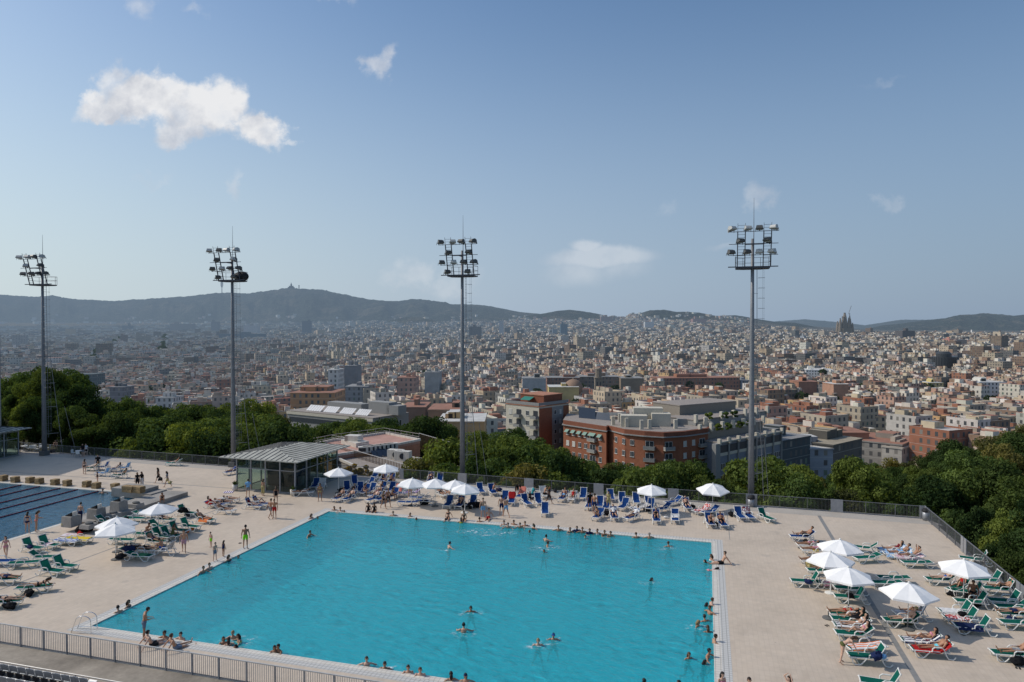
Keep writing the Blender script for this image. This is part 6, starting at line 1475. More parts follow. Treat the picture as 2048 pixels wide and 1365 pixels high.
# white tables and chairs outside the far left pavilion
def table_set(px, py, lab):
    r = empty('table', G(px, py), px)
    mb = MB(); mb.tube([(0, 0, .70), (0, 0, .74)], .45, 18); mb.build('tabletop', M['white_plastic'], r); mb = MB(); mb.tube([(0, 0, 0), (0, 0, .03), (0, 0, .05), (0, 0, .7)], [.24, .22, .03, .03], 10); mb.build('pedestal', M['steel'], r); tag(r, lab, 'table')
def chair_make():
    r = empty('chair')
    for x in (-.2, .2):
        for y in (-.2, .2): mb = MB(); mb.bar((x, y, 0), (x, y, .44), .03); mb.build('leg', M['steel'], r)
    mb = MB(); mb.box((0, 0, .45), (.44, .44, .03)); mb.build('seat', M['white_plastic'], r); mb = MB(); mb.box((0, -.21, .66), (.42, .03, .4)); mb.build('backrest', M['white_plastic'], r); return r
CS = Stock(chair_make)
for i, (px, py) in enumerate(((48, 903), (66, 902), (84, 903), (158, 913))):
    table_set(px, py, 'round white table ' + ('nearest the left pavilion', 'in the middle of the three by the leftmost mast', 'just left of the leftmost mast', 'by the far railing right of the leftmost mast')[i])
    for k in range(3): o = CS.place(G(px, py) + Vector((.75 * cos(k * 2.1 + px), .75 * sin(k * 2.1 + px), 0)), k * 2.1 + px + pi / 2); tag(o, 'white chair at a round white table on the shaded left terrace', 'chair', 'white chairs on the left terrace')
person('stand', 'f', 38, 908, 200, [('dress', 'dark')], 'by the white tables at far left'); person('stand', 'm', 166, 915, 180, [('shirt', 'black'), ('shorts', 'grey')], 'by the table at the far railing'); person('stand', 'f', 172, 913, 200, [('shirt', 'white'), ('shorts', 'black')], 'by the table at the far railing')
# ------------------------------------------------------------------ folding seats at the lower left
def seat_make():
    r = empty('stadium_seat')
    mb = MB(); mb.box((0, 0, .18), (.05, .3, .36)); mb.build('bracket', M['dark_steel'], r)
    mb = MB()
    vs = [(x, y, z) for y, z in ((-.2, .40), (0, .37), (.18, .38), (.24, .42)) for x in (-.22, 0, .22)]
    mb.add(vs, [(i * 3 + k, i * 3 + k + 1, i * 3 + k + 4, i * 3 + k + 3) for i in range(3) for k in range(2)]); mb.add([(v[0], v[1], v[2] - .03) for v in vs], [(i * 3 + k, i * 3 + k + 3, i * 3 + k + 4, i * 3 + k + 1) for i in range(3) for k in range(2)]); mb.build('seat_shell', M['white_plastic'], r)
    mb = MB(); mb.tube([(-.22, -.22, .38), (-.22, -.30, .75), (0, -.33, .78), (.22, -.30, .75), (.22, -.22, .38)], .02, 6); mb.add([(-.2, -.24, .45), (.2, -.24, .45), (.2, -.31, .75), (-.2, -.31, .75)], [(0, 1, 2, 3)]); mb.build('back_shell', M['steel'], r)
    return r
ST = Stock(seat_make)
sv0 = UV(G(0, 1352))[1]; su0 = UV(G(-40, 1352))[0]
for i in range(13):
    for j in range(2):
        o = ST.place(W(su0 + i * .52, sv0 - j * .9, .02), -UA); tag(o, ('white and black stadium seat in the front row at the lower left', 'white and black stadium seat in the second row at the lower left')[j], 'seat', 'stadium seats at the lower left')
mb = MB(); rv = UV(G(0, 1338))[1]; a, b = W(su0 - 2, rv, .9), W(su0 + 7.0, rv, .9)
r = empty('handrail', W(su0 + 2.5, rv, 0), -UA); mb.tube([(-6, 0, .35), (5.2, 0, .35)], .035, 8); mb.build('bar', M['rail_light'], r)
for x in (-6, -3.2, -.4, 2.4, 5.2):
    mb = MB(); mb.tube([(x, 0, 0), (x, 0, .35)], .03, 6); mb.build('post', M['dark_steel'], r)
tag(r, 'low pale metal handrail in front of the stadium seats at the lower left', 'handrail')
# ------------------------------------------------------------------ trees
def crown_mesh(name, seed, rad, hgt, nleaf, size, mat, clumps=26, base=.25, squash=1.0, fill=.35):
    r = np.random.default_rng(seed); cs = []
    for i in range(clumps):
        a = r.uniform(0, 2 * pi); q = sqrt(r.uniform(0, 1)) * (1 + .28 * sin(2 * a + seed) + .14 * sin(5 * a + seed * 2)); z = r.uniform(base, 1.0)
        env = sin(pi * min(max((z - base) / (1.06 - base) * .82 + .16, 0), 1)) ** .7
        cs.append((cos(a) * q * rad * env * .78, sin(a) * q * rad * env * .78, z * hgt * .93, rad * r.uniform(.13, .38)))
    cs = np.array(cs); n = nleaf
    ci = r.choice(len(cs), n, p=cs[:, 3] ** 2 / (cs[:, 3] ** 2).sum())
    d = r.normal(size=(n, 3)); d /= np.linalg.norm(d, axis=1)[:, None]
    rr = np.where(r.random(n) < fill, r.uniform(.35, 1, n), r.uniform(.82, 1.12, n))
    c = cs[ci, :3] + d * (cs[ci, 3] * rr)[:, None] * np.array([1, 1, .78 * squash])
    nrm = d + r.normal(scale=.55, size=(n, 3)); nrm /= np.linalg.norm(nrm, axis=1)[:, None]
    t = np.cross(nrm, r.normal(size=(n, 3))); t /= np.linalg.norm(t, axis=1)[:, None]; b = np.cross(nrm, t)
    s = size * r.uniform(.6, 1.35, n)[:, None]
    v = np.stack([c - t * s, c + b * s * .55, c + t * s, c - b * s * .55], 1).reshape(-1, 3)
    me = bpy.data.meshes.new(name); me.vertices.add(4 * n); me.vertices.foreach_set('co', v.ravel())
    me.loops.add(4 * n); me.loops.foreach_set('vertex_index', np.arange(4 * n)); me.polygons.add(n)
    me.polygons.foreach_set('loop_start', np.arange(n) * 4); me.polygons.foreach_set('loop_total', np.full(n, 4))
    me.materials.append(mat); me.polygons.foreach_set('use_smooth', np.zeros(n, bool)); me.update(); me.validate(); return me, cs
def trunk_mesh(cs, hgt, seed):
    rn = random.Random(seed); mb = MB(); h0 = hgt * .42
    mb.tube([(0, 0, -2.5), (.05, 0, h0 * .5), (.0, .1, h0)], [hgt * .035, hgt * .026, hgt * .02], 8)
    for c in list(cs)[:11]:
        e = Vector(c[:3]); m = Vector((e.x * .4, e.y * .4, (h0 + e.z) / 2)); mb.tube([(0, .1, h0 * .85), m, e], [hgt * .015, hgt * .01, hgt * .004], 5)
    return mb.mesh('trunk', M['bark'])
KINDS = {}
def kind(k, n, rad, hgt, nleaf, size, mat, **kw):
    KINDS[k] = []
    for i in range(n):
        me, cs = crown_mesh('crown', hash(k) % 97 + i * 13 + len(k), rad, hgt, nleaf, size, M[mat], **kw)
        KINDS[k].append((me, trunk_mesh(cs, hgt, i)))
for k, a in {'broad': (3, 4.2, 9.5, 15000, .17, 'leaf'), 'dense': (3, 4.6, 9, 15000, .17, 'leaf_dark'), 'olive': (2, 3.6, 7.5, 11000, .15, 'leaf_olive')}.items():
    me = None
    KINDS[k] = []
    for i in range(a[0]):
        m_, cs = crown_mesh('crown', 31 * i + len(k) * 7 + ord(k[0]), a[1], a[2], a[3], a[4], M[a[5]], clumps=42)
        KINDS[k].append((m_, trunk_mesh(cs, a[2], i)))
m_, cs = crown_mesh('crown', 5, 4.6, 8.5, 13000, .16, M['leaf_dark'], clumps=22, base=.66, squash=.5); KINDS['pine'] = [(m_, trunk_mesh(cs, 8.5, 3))]
m_, cs = crown_mesh('foliage', 6, 1.6, 2.2, 4500, .11, M['leaf'], clumps=16, base=.05); KINDS['bush'] = [(m_, trunk_mesh(cs, 1.0, 3))]
m_, cs = crown_mesh('foliage', 8, 1.6, 2.2, 4500, .11, M['leaf_gold'], clumps=16, base=.05); KINDS['goldbush'] = [(m_, trunk_mesh(cs, 1.0, 3))]
KL = {'broad': 'leafy green tree', 'dense': 'dense dark green tree', 'olive': 'olive green tree', 'pine': 'flat topped dark pine', 'bush': 'low green bush', 'goldbush': 'yellowish bush'}
KG = {'broad': 'trees below the pool terrace', 'dense': 'trees below the pool terrace', 'olive': 'trees below the pool terrace', 'pine': 'trees below the pool terrace', 'bush': 'bushes below the terrace railing', 'goldbush': 'yellowish bushes by the slatted fence'}
trn = random.Random(5)
def region(px):
    for x, t in ((90, 'on the hillside left of the leftmost mast'), (300, 'on the hillside right of the leftmost mast'), (470, 'left of the second mast'), (620, 'behind the glass pavilion'), (860, 'beyond the pink roofed school'), (990, 'around the third mast'),
                 (1130, 'below the red and cream apartment tower'), (1420, 'below the curved brick block'), (1620, 'around the fourth mast'), (1850, 'above the far right terrace railing')):
        if px < x: return t
    return 'in the wood on the right'
EPX = [azi(p.x, p.y) for p in fe]; EYD = [p.y for p in fe]
def tree(k, px, d, ytop, s=None, lab=None):
    if px < 1850 and 'bush' not in k:
        d2 = max(d, interp(px, EPX, EYD) + (6.5 if px > 500 else 11)); ytop = ytop if d2 == d else ytop + 4; d = d2
    elif 'bush' in k: d = max(d, interp(px, EPX, EYD) + 2.6)
    p = at(px, d); zt = zat(ytop, d); H = {'broad': 9.5, 'dense': 9, 'olive': 7.5, 'pine': 8.5, 'bush': 2.2, 'goldbush': 2.2}[k]
    g = T(p.x, p.y); h = zt - g
    s = s or min(max(h / H, .55), 1.5); p.z = zt - H * s
    cm, tm = trn.choice(KINDS[k]); r = empty('tree' if 'bush' not in k else 'bush', p, trn.uniform(0, 6.28), s); kx = trn.uniform(.78, 1.02); r.scale = (s * kx, s * kx, s)
    link('crown' if 'bush' not in k else 'foliage', cm, r); link('trunk' if 'bush' not in k else 'stem', tm, r)
    tag(r, lab or f'{KL[k]} {region(px)}', 'tree' if 'bush' not in k else 'bush', KG[k])
SK = ([-60, 0, 60, 100, 140, 180, 230, 290, 340, 400, 450, 500, 540, 580, 640, 680, 720, 760, 800, 850, 880, 930, 980, 1030, 1090, 1130, 1170, 1230, 1290, 1340, 1400, 1430, 1480, 1530, 1570, 1610, 1660, 1720, 1770, 1830, 1870, 1920, 1980, 2030, 2080],
      [770, 765, 755, 742, 748, 795, 800, 802, 810, 800, 806, 800, 812, 838, 850, 846, 838, 845, 848, 834, 846, 852, 858, 862, 880, 908, 926, 936, 930, 936, 944, 960, 948, 918, 930, 955, 952, 922, 926, 910, 900, 892, 882, 862, 850])
NR_ = ([-60, 100, 200, 300, 400, 470, 560, 640, 900, 960, 1050, 1150, 1250, 1330, 1450, 1520, 1600, 1700, 1800, 1850, 1900, 2048],
       [850, 835, 850, 860, 845, 850, 855, 880, 905, 915, 915, 935, 940, 925, 955, 935, 950, 960, 965, 990, 960, 930])
def sk(px, f): 
    a, b = interp(px, *SK), interp(px, *NR_); return a * (1 - f) + b * f
for f, d, step in ((0.0, 152, 36), (.3, 128, 42), (.62, 106, 50), (.95, 86, 58)):
    px = -70 + trn.uniform(0, 30)
    while px < 2110:
        dd = d + trn.uniform(-7, 7)
        skip = (560 < px < 960 and f > .25) or (px < 250 and f > .8)
        if 590 < px < 900 and f == .3: skip = True
        if px > 1890 and d < 100: dd += 6
        if not skip:
            w = trn.random(); k = 'broad' if w < .55 else 'dense' if w < .85 else 'olive'
            if px > 1780: k = 'olive' if f < .2 and w > .4 else ('dense' if w < .45 else 'broad')
            if px < 300: k = 'dense' if w < .4 else 'broad' if w < .9 else 'pine'
            s = None
            tree(k, px, dd, sk(px, f) + trn.uniform(-12, 13) + (10 if f > .8 else 0))
        px += step * trn.uniform(.75, 1.25)
for px, d, y, k in ((895, 96, 872, 'broad'), (935, 84, 915, 'broad'), (975, 92, 890, 'dense'), (1020, 100, 872, 'broad'), (1065, 92, 888, 'broad'), (1105, 84, 900, 'dense'), (830, 84, 920, 'olive'), (870, 80, 928, 'broad'), (720, 140, 842, 'broad'), (800, 142, 850, 'broad'), (850, 138, 838, 'dense'),
                    (1300, 82, 925, 'broad'), (1360, 84, 932, 'dense'), (1530, 84, 912, 'broad'), (1590, 82, 935, 'broad'), (1725, 84, 920, 'broad'), (100, 120, 742, 'dense'), (160, 118, 765, 'dense'), (60, 122, 760, 'broad'), (20, 118, 790, 'broad'),
                    (1880, 70, 960, 'dense'), (1930, 72, 935, 'broad'), (1990, 72, 925, 'dense'), (2040, 66, 950, 'dense'), (1960, 62, 1010, 'dense'), (2020, 60, 1020, 'broad'), (2060, 56, 1060, 'dense'), (1900, 64, 1020, 'broad'), (1985, 57, 1085, 'dense'), (2045, 53, 1110, 'dense'), (2090, 60, 1000, 'dense'), (1950, 86, 905, 'broad'), (2010, 90, 890, 'olive')):
    tree(k, px, d, y)
for px, d, y, k in ((345, 92, 905, 'bush'), (368, 93, 908, 'bush'), (330, 94, 902, 'bush'), (700, 82, 930, 'goldbush'), (722, 80, 933, 'goldbush'), (740, 79, 938, 'goldbush'), (755, 79, 945, 'goldbush'), (815, 77, 945, 'bush'), (840, 78, 940, 'bush'), (890, 77, 950, 'bush'), (960, 76, 955, 'bush'), (1010, 75, 962, 'bush'),
                    (1090, 73, 970, 'bush'), (1150, 72, 975, 'bush'), (1230, 70, 980, 'bush'), (1290, 69, 985, 'bush'), (1400, 67, 995, 'bush'), (1460, 66, 1000, 'bush'), (1560, 64, 995, 'bush'), (1620, 63, 1000, 'bush'), (1680, 62, 1005, 'bush'), (1740, 61, 1003, 'bush'), (1800, 60, 1008, 'bush'), (420, 91, 912, 'bush'), (280, 96, 895, 'bush'), (1350, 68, 988, 'bush')):
    p = at(px, d); tree(k, px, d, y, s=1.15)
def trash(): pass
# ------------------------------------------------------------------ the city
class Boxes:
    def __init__(s): s.r = []
    def add(s, cx, cy, z0, z1, sx, sy, rot, wall, roof, win=1.0): s.r.append((cx, cy, z0, z1, sx, sy, rot, *wall[:3], *roof[:3], win))
    def mesh(s, name, mats):
        a = np.array(s.r, dtype=np.float64); n = len(a)
        c, sn = np.cos(a[:, 6]), np.sin(a[:, 6]); hx, hy = a[:, 4] / 2, a[:, 5] / 2
        v = np.zeros((n, 8, 3))
        for i, (sx, sy) in enumerate(((-1, -1), (1, -1), (1, 1), (-1, 1))):
            x, y = sx * hx, sy * hy; X = a[:, 0] + x * c - y * sn; Y = a[:, 1] + x * sn + y * c
            v[:, i] = np.stack([X, Y, a[:, 2]], 1); v[:, i + 4] = np.stack([X, Y, a[:, 3]], 1)
        fi = np.array([(0, 1, 5, 4), (1, 2, 6, 5), (2, 3, 7, 6), (3, 0, 4, 7), (4, 5, 6, 7)])
        idx = (np.arange(n)[:, None, None] * 8 + fi[None]).reshape(-1)
        me = bpy.data.meshes.new(name); me.vertices.add(8 * n); me.vertices.foreach_set('co', v.ravel()); me.loops.add(20 * n); me.loops.foreach_set('vertex_index', idx)
        me.polygons.add(5 * n); me.polygons.foreach_set('loop_start', np.arange(5 * n) * 4); me.polygons.foreach_set('loop_total', np.full(5 * n, 4))
        col = np.ones((n, 5, 4, 4)); col[:, :4, :, :3] = a[:, None, None, 7:10]; col[:, 4, :, :3] = a[:, None, 10:13]
        col[:, :4, :, 3] = a[:, None, None, 13]; col[:, 4, :, 3] = 0
        at_ = me.color_attributes.new('Col', 'FLOAT_COLOR', 'CORNER'); at_.data.foreach_set('color', col.ravel())
        uv = me.uv_layers.new(name='UV'); u = np.zeros((n, 5, 4, 2)); h = a[:, 3] - a[:, 2]
        off = (np.arange(n) * 7.0 % 97) * 2.9
        for k, w in enumerate((a[:, 4], a[:, 5], a[:, 4], a[:, 5])):
            m = (w - np.floor(w / 2.9) * 2.9) / 2
            for j, (uu, vv) in enumerate(((0, 0), (1, 0), (1, 1), (0, 1))): u[:, k, j, 0] = off - m + uu * w + np.where(True, 0, 0); u[:, k, j, 1] = 31 - h + vv * h - .6
        uv.data.foreach_set('uv', u.ravel())
        for m_ in (mats if isinstance(mats, (list, tuple)) else [mats]): me.materials.append(m_)
        me.polygons.foreach_set('use_smooth', np.zeros(5 * n, bool)); me.update(); return me
    def build(s, name, mats, parent=None): return link(name, s.mesh(name, mats), parent)
WALLC = {'cream': (.52, .45, .34), 'white': (.62, .60, .56), 'pale grey': (.42, .42, .41), 'sand': (.46, .36, .25), 'ochre': (.50, .34, .17), 'brick red': (.30, .14, .09), 'brown': (.24, .17, .125), 'dark grey': (.16, .16, .165), 'pinkish': (.46, .30, .24), 'beige': (.40, .35, .29)}
WKEY = ['cream', 'cream', 'white', 'white', 'pale grey', 'sand', 'sand', 'ochre', 'brick red', 'brown', 'brown', 'dark grey', 'pinkish', 'beige', 'beige', 'beige']
ROOFC = {'terracotta': (.34, .17, .115), 'white': (.58, .57, .54), 'grey': (.28, .275, .265), 'reddish': (.30, .13, .10), 'sand coloured': (.42, .34, .26), 'dark': (.12, .115, .11)}
RKEY = ['terracotta', 'terracotta', 'terracotta', 'white', 'grey', 'grey', 'reddish', 'sand coloured', 'dark']
crn = random.Random(21)
def vary(c, k=.12):
    f = crn.uniform(1 - k, 1 + k); return tuple(min(.85, x * f * w_ * crn.uniform(.97, 1.03)) for x, w_ in zip(c, (1.04, 1.0, .93)))
HERO_FOOT = []   # (px0, px1, d0, d1) kept free of filler houses
def sky_clear(px, d):
    for a, b, c, e in HERO_FOOT:
        if a < px < b and c < d < e: return False
    return True
def cityreg(px):
    for x, t in ((200, 'near the leftmost mast'), (460, 'left of second mast'), (700, 'above the solar panelled roof'), (925, 'left of third mast'), (1130, 'behind the apartment tower'), (1330, 'behind the curved brick block'),
                 (1505, 'behind the terraced block'), (1700, 'right of fourth mast'), (1880, 'below the dark round tower')):
        if px < x: return t
    return 'above the right wood'
# ---- buildings one can recognise ----
def window(parent, c, right, w, h, out, kind='w', balc=False, awn=None):
    """one window: white frame with glass or a lowered shutter, on a wall whose outward normal is out"""
    Mx = Matrix((right, -out, Vector((0, 0, 1)))).transposed()
    mb = MB(); mb.box(c + out * .02, (w + .16, .12, h + .16), M=Mx); mb.box(c + out * .07 - Vector((0, 0, h / 2 + .1)), (w + .3, .2, .1), M=Mx); f = mb.build('window', M['win_white'], parent)
    mb = MB(); mb.box(c + out * .075, (w, .04, h), M=Mx); mb.build('pane', M['win_glass'] if kind == 'w' else M['shutter'], f)
    if kind == 'w' and w > .9: mb = MB(); mb.box(c + out * .11, (.07, .03, h), M=Mx); mb.build('mullion', M['win_white'], f)
    if awn: 
        mb = MB(); a, b = c - right * (w / 2 + .2) + Vector((0, 0, h / 2 + .25)) + out * .1, c + right * (w / 2 + .2) + Vector((0, 0, h / 2 + .25)) + out * .1
        o2 = out * .9 - Vector((0, 0, .75)); mb.add([a, b, b + o2, a + o2], [(0, 1, 2, 3)]); mb.build('awning', M[awn], f)
    if balc: balcony(parent, c - Vector((0, 0, h / 2 + .05)), right, w + .9, out, .9)
def balcony(parent, c, right, w, out, dep, mat='cream'):
    Mx = Matrix((right, -out, Vector((0, 0, 1)))).transposed()
    mb = MB(); mb.box(c + out * dep / 2, (w, dep, .16), M=Mx); b = mb.build('balcony', M[mat], parent)
    mb = MB(); mb.box(c + out * dep + Vector((0, 0, .5)), (w, .05, .8), M=Mx)
    for s in (-1, 1): mb.box(c + out * dep / 2 + right * s * w / 2 + Vector((0, 0, .5)), (.05, dep, .8), M=Mx)
    mb.build('parapet', M['rail'] if mat != 'cream' else M['grey_render'], b)
def wallpoly(parent, P, Q, z0, z1, depth, mat, roofmat, name='wall', roofname='roof', lip=.0):
    d = (Q - P); d.z = 0; rt = d.normalized(); out = Vector((rt.y, -rt.x, 0))
    poly = [P, Q, Q - out * depth, P - out * depth]
    mb = MB(); mb.prism(poly, z0, z1); w_ = mb.build(name, mat, parent)
    q = [P + out * .15 - rt * .15, Q + out * .15 + rt * .15, Q - out * (depth + .15) + rt * .15, P - out * (depth + .15) - rt * .15]
    mb = MB(); mb.prism(q, z1 + .003, z1 + .25); mb.build(roofname, roofmat, parent)
    return rt, out
# red and cream apartment tower
D = 214; P = at(1012, D); Q = at(1078, 205); z1 = zat(812, 209); z0 = T(P.x, P.y) - 3
r = empty('apartment_tower', Vector(((P.x + Q.x) / 2, P.y, z0)), 0); r.location = (0, 0, 0)
rt, out = wallpoly(r, P, Q, z0, z1, 14.5, M['cream'], M['terracotta'])
side = rt
mb = MB(); Mx = Matrix((rt, -out, Vector((0, 0, 1)))).transposed()
for a, b, mt in ((0.0, .42, 'brick'), (.42, .80, 'grey_render'), (.80, 1.0, 'brick')):
    mb = MB(); c = Q - out * 14.5 * (a + b) / 2 + rt * .06; mb.box(Vector((c.x, c.y, (z0 + z1) / 2 - .2)), (.14, 14.5 * (b - a) - .01, z1 - z0 - .5), M=Mx); mb.build('side_wall', M[mt], r)
Wd = (Q - P).length
for fl in range(6):
    z = z1 - 2.1 - 3.0 * fl
    for u in (.14, .66): c = P + rt * Wd * u; window(r, Vector((c.x, c.y, z)), rt, 1.15, 1.3, out, 'w' if (fl + (u > .5)) % 3 else 's')
    for u, w in ((.40, 1.9), (.90, 1.7)):
        c = P + rt * Wd * u; mb = MB(); mb.box(Vector((c.x, c.y, z - .25)) + out * .03, (w, .1, 2.3), M=Mx); o = mb.build('balcony_door', M['dark_panel'], r)
        balcony(r, Vector((c.x, c.y, z - 1.45)), rt, w + .5, out, 1.3)
    c = P - rt * .3 - out * 1.4; balcony(r, Vector((c.x, c.y, z - 1.45)), rt, 2.2, out, 1.2)
    for u in (.52, .70): c = Q - out * 14.5 * u + rt * .12; window(r, Vector((c.x, c.y, z)), out * 1.0, .8, 1.2, rt, 's' if u > .6 else 'w')
c1, c2 = P + rt * 3.4 - out * 3, Q - rt * .6 - out * 3; c1.z = c2.z = 0
wallpoly(r, c1, c2, z1 + .2, z1 + 3.1, 9, M['brick_dark'], M['terracotta'], 'penthouse', 'penthouse_roof')
mb = MB(); a, b = P + rt * 5.2 - out * 2.9, P + rt * 9 - out * 2.9; a.z = b.z = z1 + 2.6; o2 = out * 2.2 - Vector((0, 0, .9)); mb.add([a, b, b + o2, a + o2], [(0, 1, 2, 3)]); mb.build('awning', M['green_awning'], r)
mb = MB()
for s, e in ((P, Q), (Q, Q - out * 14.5), (P - out * 14.5, P)):
    s, e = s.copy(), e.copy(); s.z = e.z = z1 + .8; mb.bar(s, e, .12, .9)
mb.build('roof_balustrade', M['grey_render'], r)
tag(r, 'cream and red brick apartment tower with balconies and a green roof awning', 'apartment building'); HERO_FOOT.append((990, 1145, 185, 250))
# curved brick block
F2 = [(1127, 198), (1213, 185), (1217, 187), (1250, 180), (1290, 176.5), (1328, 174.5), (1370, 176.5), (1416, 182)]
pts = [at(x, d) for x, d in F2]; zt = zat(841, 198); zb = -40
r = empty('curved_brick_block', (0, 0, 0))
def outn(i): d = (pts[i + 1] - pts[i]).normalized(); return Vector((d.y, -d.x, 0)), d
back = [at(1430, 196), at(1330, 192), at(1250, 197), at(1135, 214)]
mb = MB(); mb.prism(pts + back, zb, zt - .9); mb.build('wall', M['brick'], r)
def offs(k): 
    res = []
    for i, p in enumerate(pts):
        n = outn(min(i, len(pts) - 2))[0] if i == 0 else (outn(i - 1)[0] + outn(min(i, len(pts) - 2))[0]).normalized(); res.append(p + n * k)
    return res
mb = MB(); mb.prism(offs(.55) + back, zt - 1.35, zt - 1.1); mb.build('cornice', M['grey_render'], r)
mb = MB(); mb.prism(offs(.1) + back, zt - 1.095, zt); mb.build('parapet', M['brick_dark'], r)
ins = [p + Vector((0, .9, 0)) for p in pts]; mb = MB(); mb.prism(ins + [b - Vector((0, .5, 0)) for b in back], zt + .003, zt + .06); mb.build('roof', M['gravel'], r)
def onface(px):
    for i in range(len(F2) - 1):
        if F2[i][0] <= px <= F2[i + 1][0]:
            # intersect the view line with the facade segment
            a, b = pts[i], pts[i + 1]; k = (px - 1024) / F; t = (k * a.y - a.x) / ((b.x - a.x) - k * (b.y - a.y)); n, d = outn(i); return a + (b - a) * t, d, n
for fl in range(4):
    z = zt - 3.2 - 3.05 * fl
    for px in (1136, 1148, 1160, 1172, 1201, 1233, 1248, 1265, 1371, 1388):
        p, d, n = onface(px); window(r, Vector((p.x, p.y, z)), d, 1.0, 1.25, n, 's' if (px in (1371, 1388)) or (fl == 1 and px < 1150) else 'w', awn='pale_awning' if fl == 0 and px < 1210 else None)
    for px in (1186, 1300, 1338, 1405):
        p, d, n = onface(px); window(r, Vector((p.x, p.y, z - .3)), d, 2.0, 2.0, n, 'w', balc=True, awn='pale_awning' if fl == 0 and px == 1186 else None)
hz = zt + .06
for px, d, w, dp, h, mt in ((1268, 186, 7, 4, 3.0, 'cream'), (1296, 190, 8, 4, 4.6, 'cream'), (1322, 187, 5, 4, 3.4, 'cream'), (1380, 190, 7, 4, 1.6, 'grey_render'), (1405, 187, 5, 1, 1.0, 'cream')):
    p = at(px, d); mb = MB(); mb.box((p.x, p.y, hz + h / 2), (w, dp, h), rz=-.12); mb.build('rooftop_room', M[mt], r)
for px, d in ((1227, 188), (1254, 184), (1284, 180), (1352, 181), (1412, 186), (1300, 181), (1240, 194)):
    p = at(px, d); mb = MB(); mb.box((p.x, p.y, hz + 1.2), (.9, .9, 2.4)); mb.build('chimney', M['cream'], r)
for a, b, h in ((1158, 1192, 3.0), (1192, 1221, 2.0)):
    A, B = at(a, 203 - (a - 1158) * .1), at(b, 203 - (b - 1158) * .1); mb = MB(); mb.add([A + Vector((0, 0, hz)), B + Vector((0, 0, hz)), B + Vector((0, 1.5, hz + h)), A + Vector((0, 1.5, hz + h))], [(0, 1, 2, 3)]); mb.build('solar_panel', M['solar'], r)
tag(r, 'long red brick apartment block with a convex curved front and flat roof', 'apartment building'); HERO_FOOT.append((1110, 1432, 165, 228))
# terraced block with stepped parapets
r = empty('terraced_block', (0, 0, 0)); P, Q = at(1438, 178), at(1563, 198); z1 = zat(887, 178)
rt, out = wallpoly(r, P, Q, -42, z1, 6, M['blue_grey'], M['sandy'] if 'sandy' in M else M['gravel'], 'wall', 'terrace'); Wd = (Q - P).length
mb = MB(); c = P - rt * .1; mb.box(Vector((c.x, c.y, (z1 - 42) / 2)) - rt * .9, (2.0, 1.2, z1 + 42), M=Matrix((rt, -out, Vector((0, 0, 1)))).transposed()); mb.build('corner_wall', M['grey_render'], r)
Mx = Matrix((rt, -out, Vector((0, 0, 1)))).transposed()
for fl in range(5):
    z = z1 - 4.4 - 3.1 * (fl - 0)
    for k in range(7):
        c = P + rt * Wd * (k + .55) / 7
        if fl == 0:
            mb = MB(); mb.box(Vector((c.x, c.y, z1 - 1.7)) + out * .02, (Wd / 7 - .7, .12, 1.9), M=Mx); mb.build('loggia_opening', M['dark_panel'], r)
            mb = MB(); mb.box(Vector((c.x, c.y, z1 - 3.1)) + out * .05, (Wd / 7 - .5, .16, .8), M=Mx); mb.build('balustrade', M['cream'], r)
        else:
            for j in (-1, 0, 1): cc = c + rt * j * 1.0; window(r, Vector((cc.x, cc.y, z + 1.2)), rt, .72, 1.5, out)
for k in range(8):
    c = P + rt * Wd * k / 7; mb = MB(); mb.box(Vector((c.x, c.y, z1 - 9)) + out * .15, (.45, .5, 19), M=Mx); mb.build('pilaster', M['grey_render'], r)
    mb = MB(); mb.box(Vector((c.x, c.y, z1 + .4)) + out * .3, (.7, .9, 1.5), M=Mx); mb.build('pillar', M['cream'], r)
mb = MB(); a, b = P + out * .6, Q + out * .6; a.z = b.z = z1 + .25; mb.bar(a, b, .25, .3); mb.build('pergola_beam', M['cream'], r)
P2_, Q2_ = at(1400, 181), at(1527, 199); zz = zat(862, 181); wallpoly(r, P2_, Q2_, z1 + .3, zz, 12, M['shaded_cream_render'], M['gravel'], 'upper_storey', 'upper_terrace')
P3, Q3 = at(1392, 186), at(1535, 207); z3 = zat(842, 186); rt3, out3 = wallpoly(r, P3, Q3, zz + .3, z3, 10, M['grey_render'], M['gravel'], 'upper_storey', 'upper_terrace')
P4, Q4 = at(1360, 196), at(1472, 208); wallpoly(r, P4, Q4, z3 - 4, zat(808, 202), 11, M['shaded_cream_render'], M['gravel'], 'top_storey', 'top_roof')
for (A, B, zc, n) in ((P2_, Q2_, zz, 6), (P3, Q3, z3, 6)):
    for k in range(n + 1):
        c = A + (B - A) * k / n; mb = MB(); mb.box((c.x, c.y - .3, zc + .6), (.9, .8, 2.2), M=Mx); mb.build('pillar', M['cream'], r)
pm, _ = crown_mesh('roof_planting', 77, 1.6, 1.6, 1500, .16, M['leaf'], clumps=9, base=.1)
for px, d, zc in ((1420, 188, z3), (1450, 190, z3), (1470, 192, z3), (1440, 180, zz), (1460, 182, zz), (1480, 186, zz), (1500, 189, zz)):
    p = at(px, d); link('roof_planting', pm, r, (p.x, p.y, zc + .2), px)
tag(r, 'stepped apartment block with planted terraces, stone pillars and blue grey lower storeys', 'apartment building'); HERO_FOOT.append((1350, 1575, 165, 228))
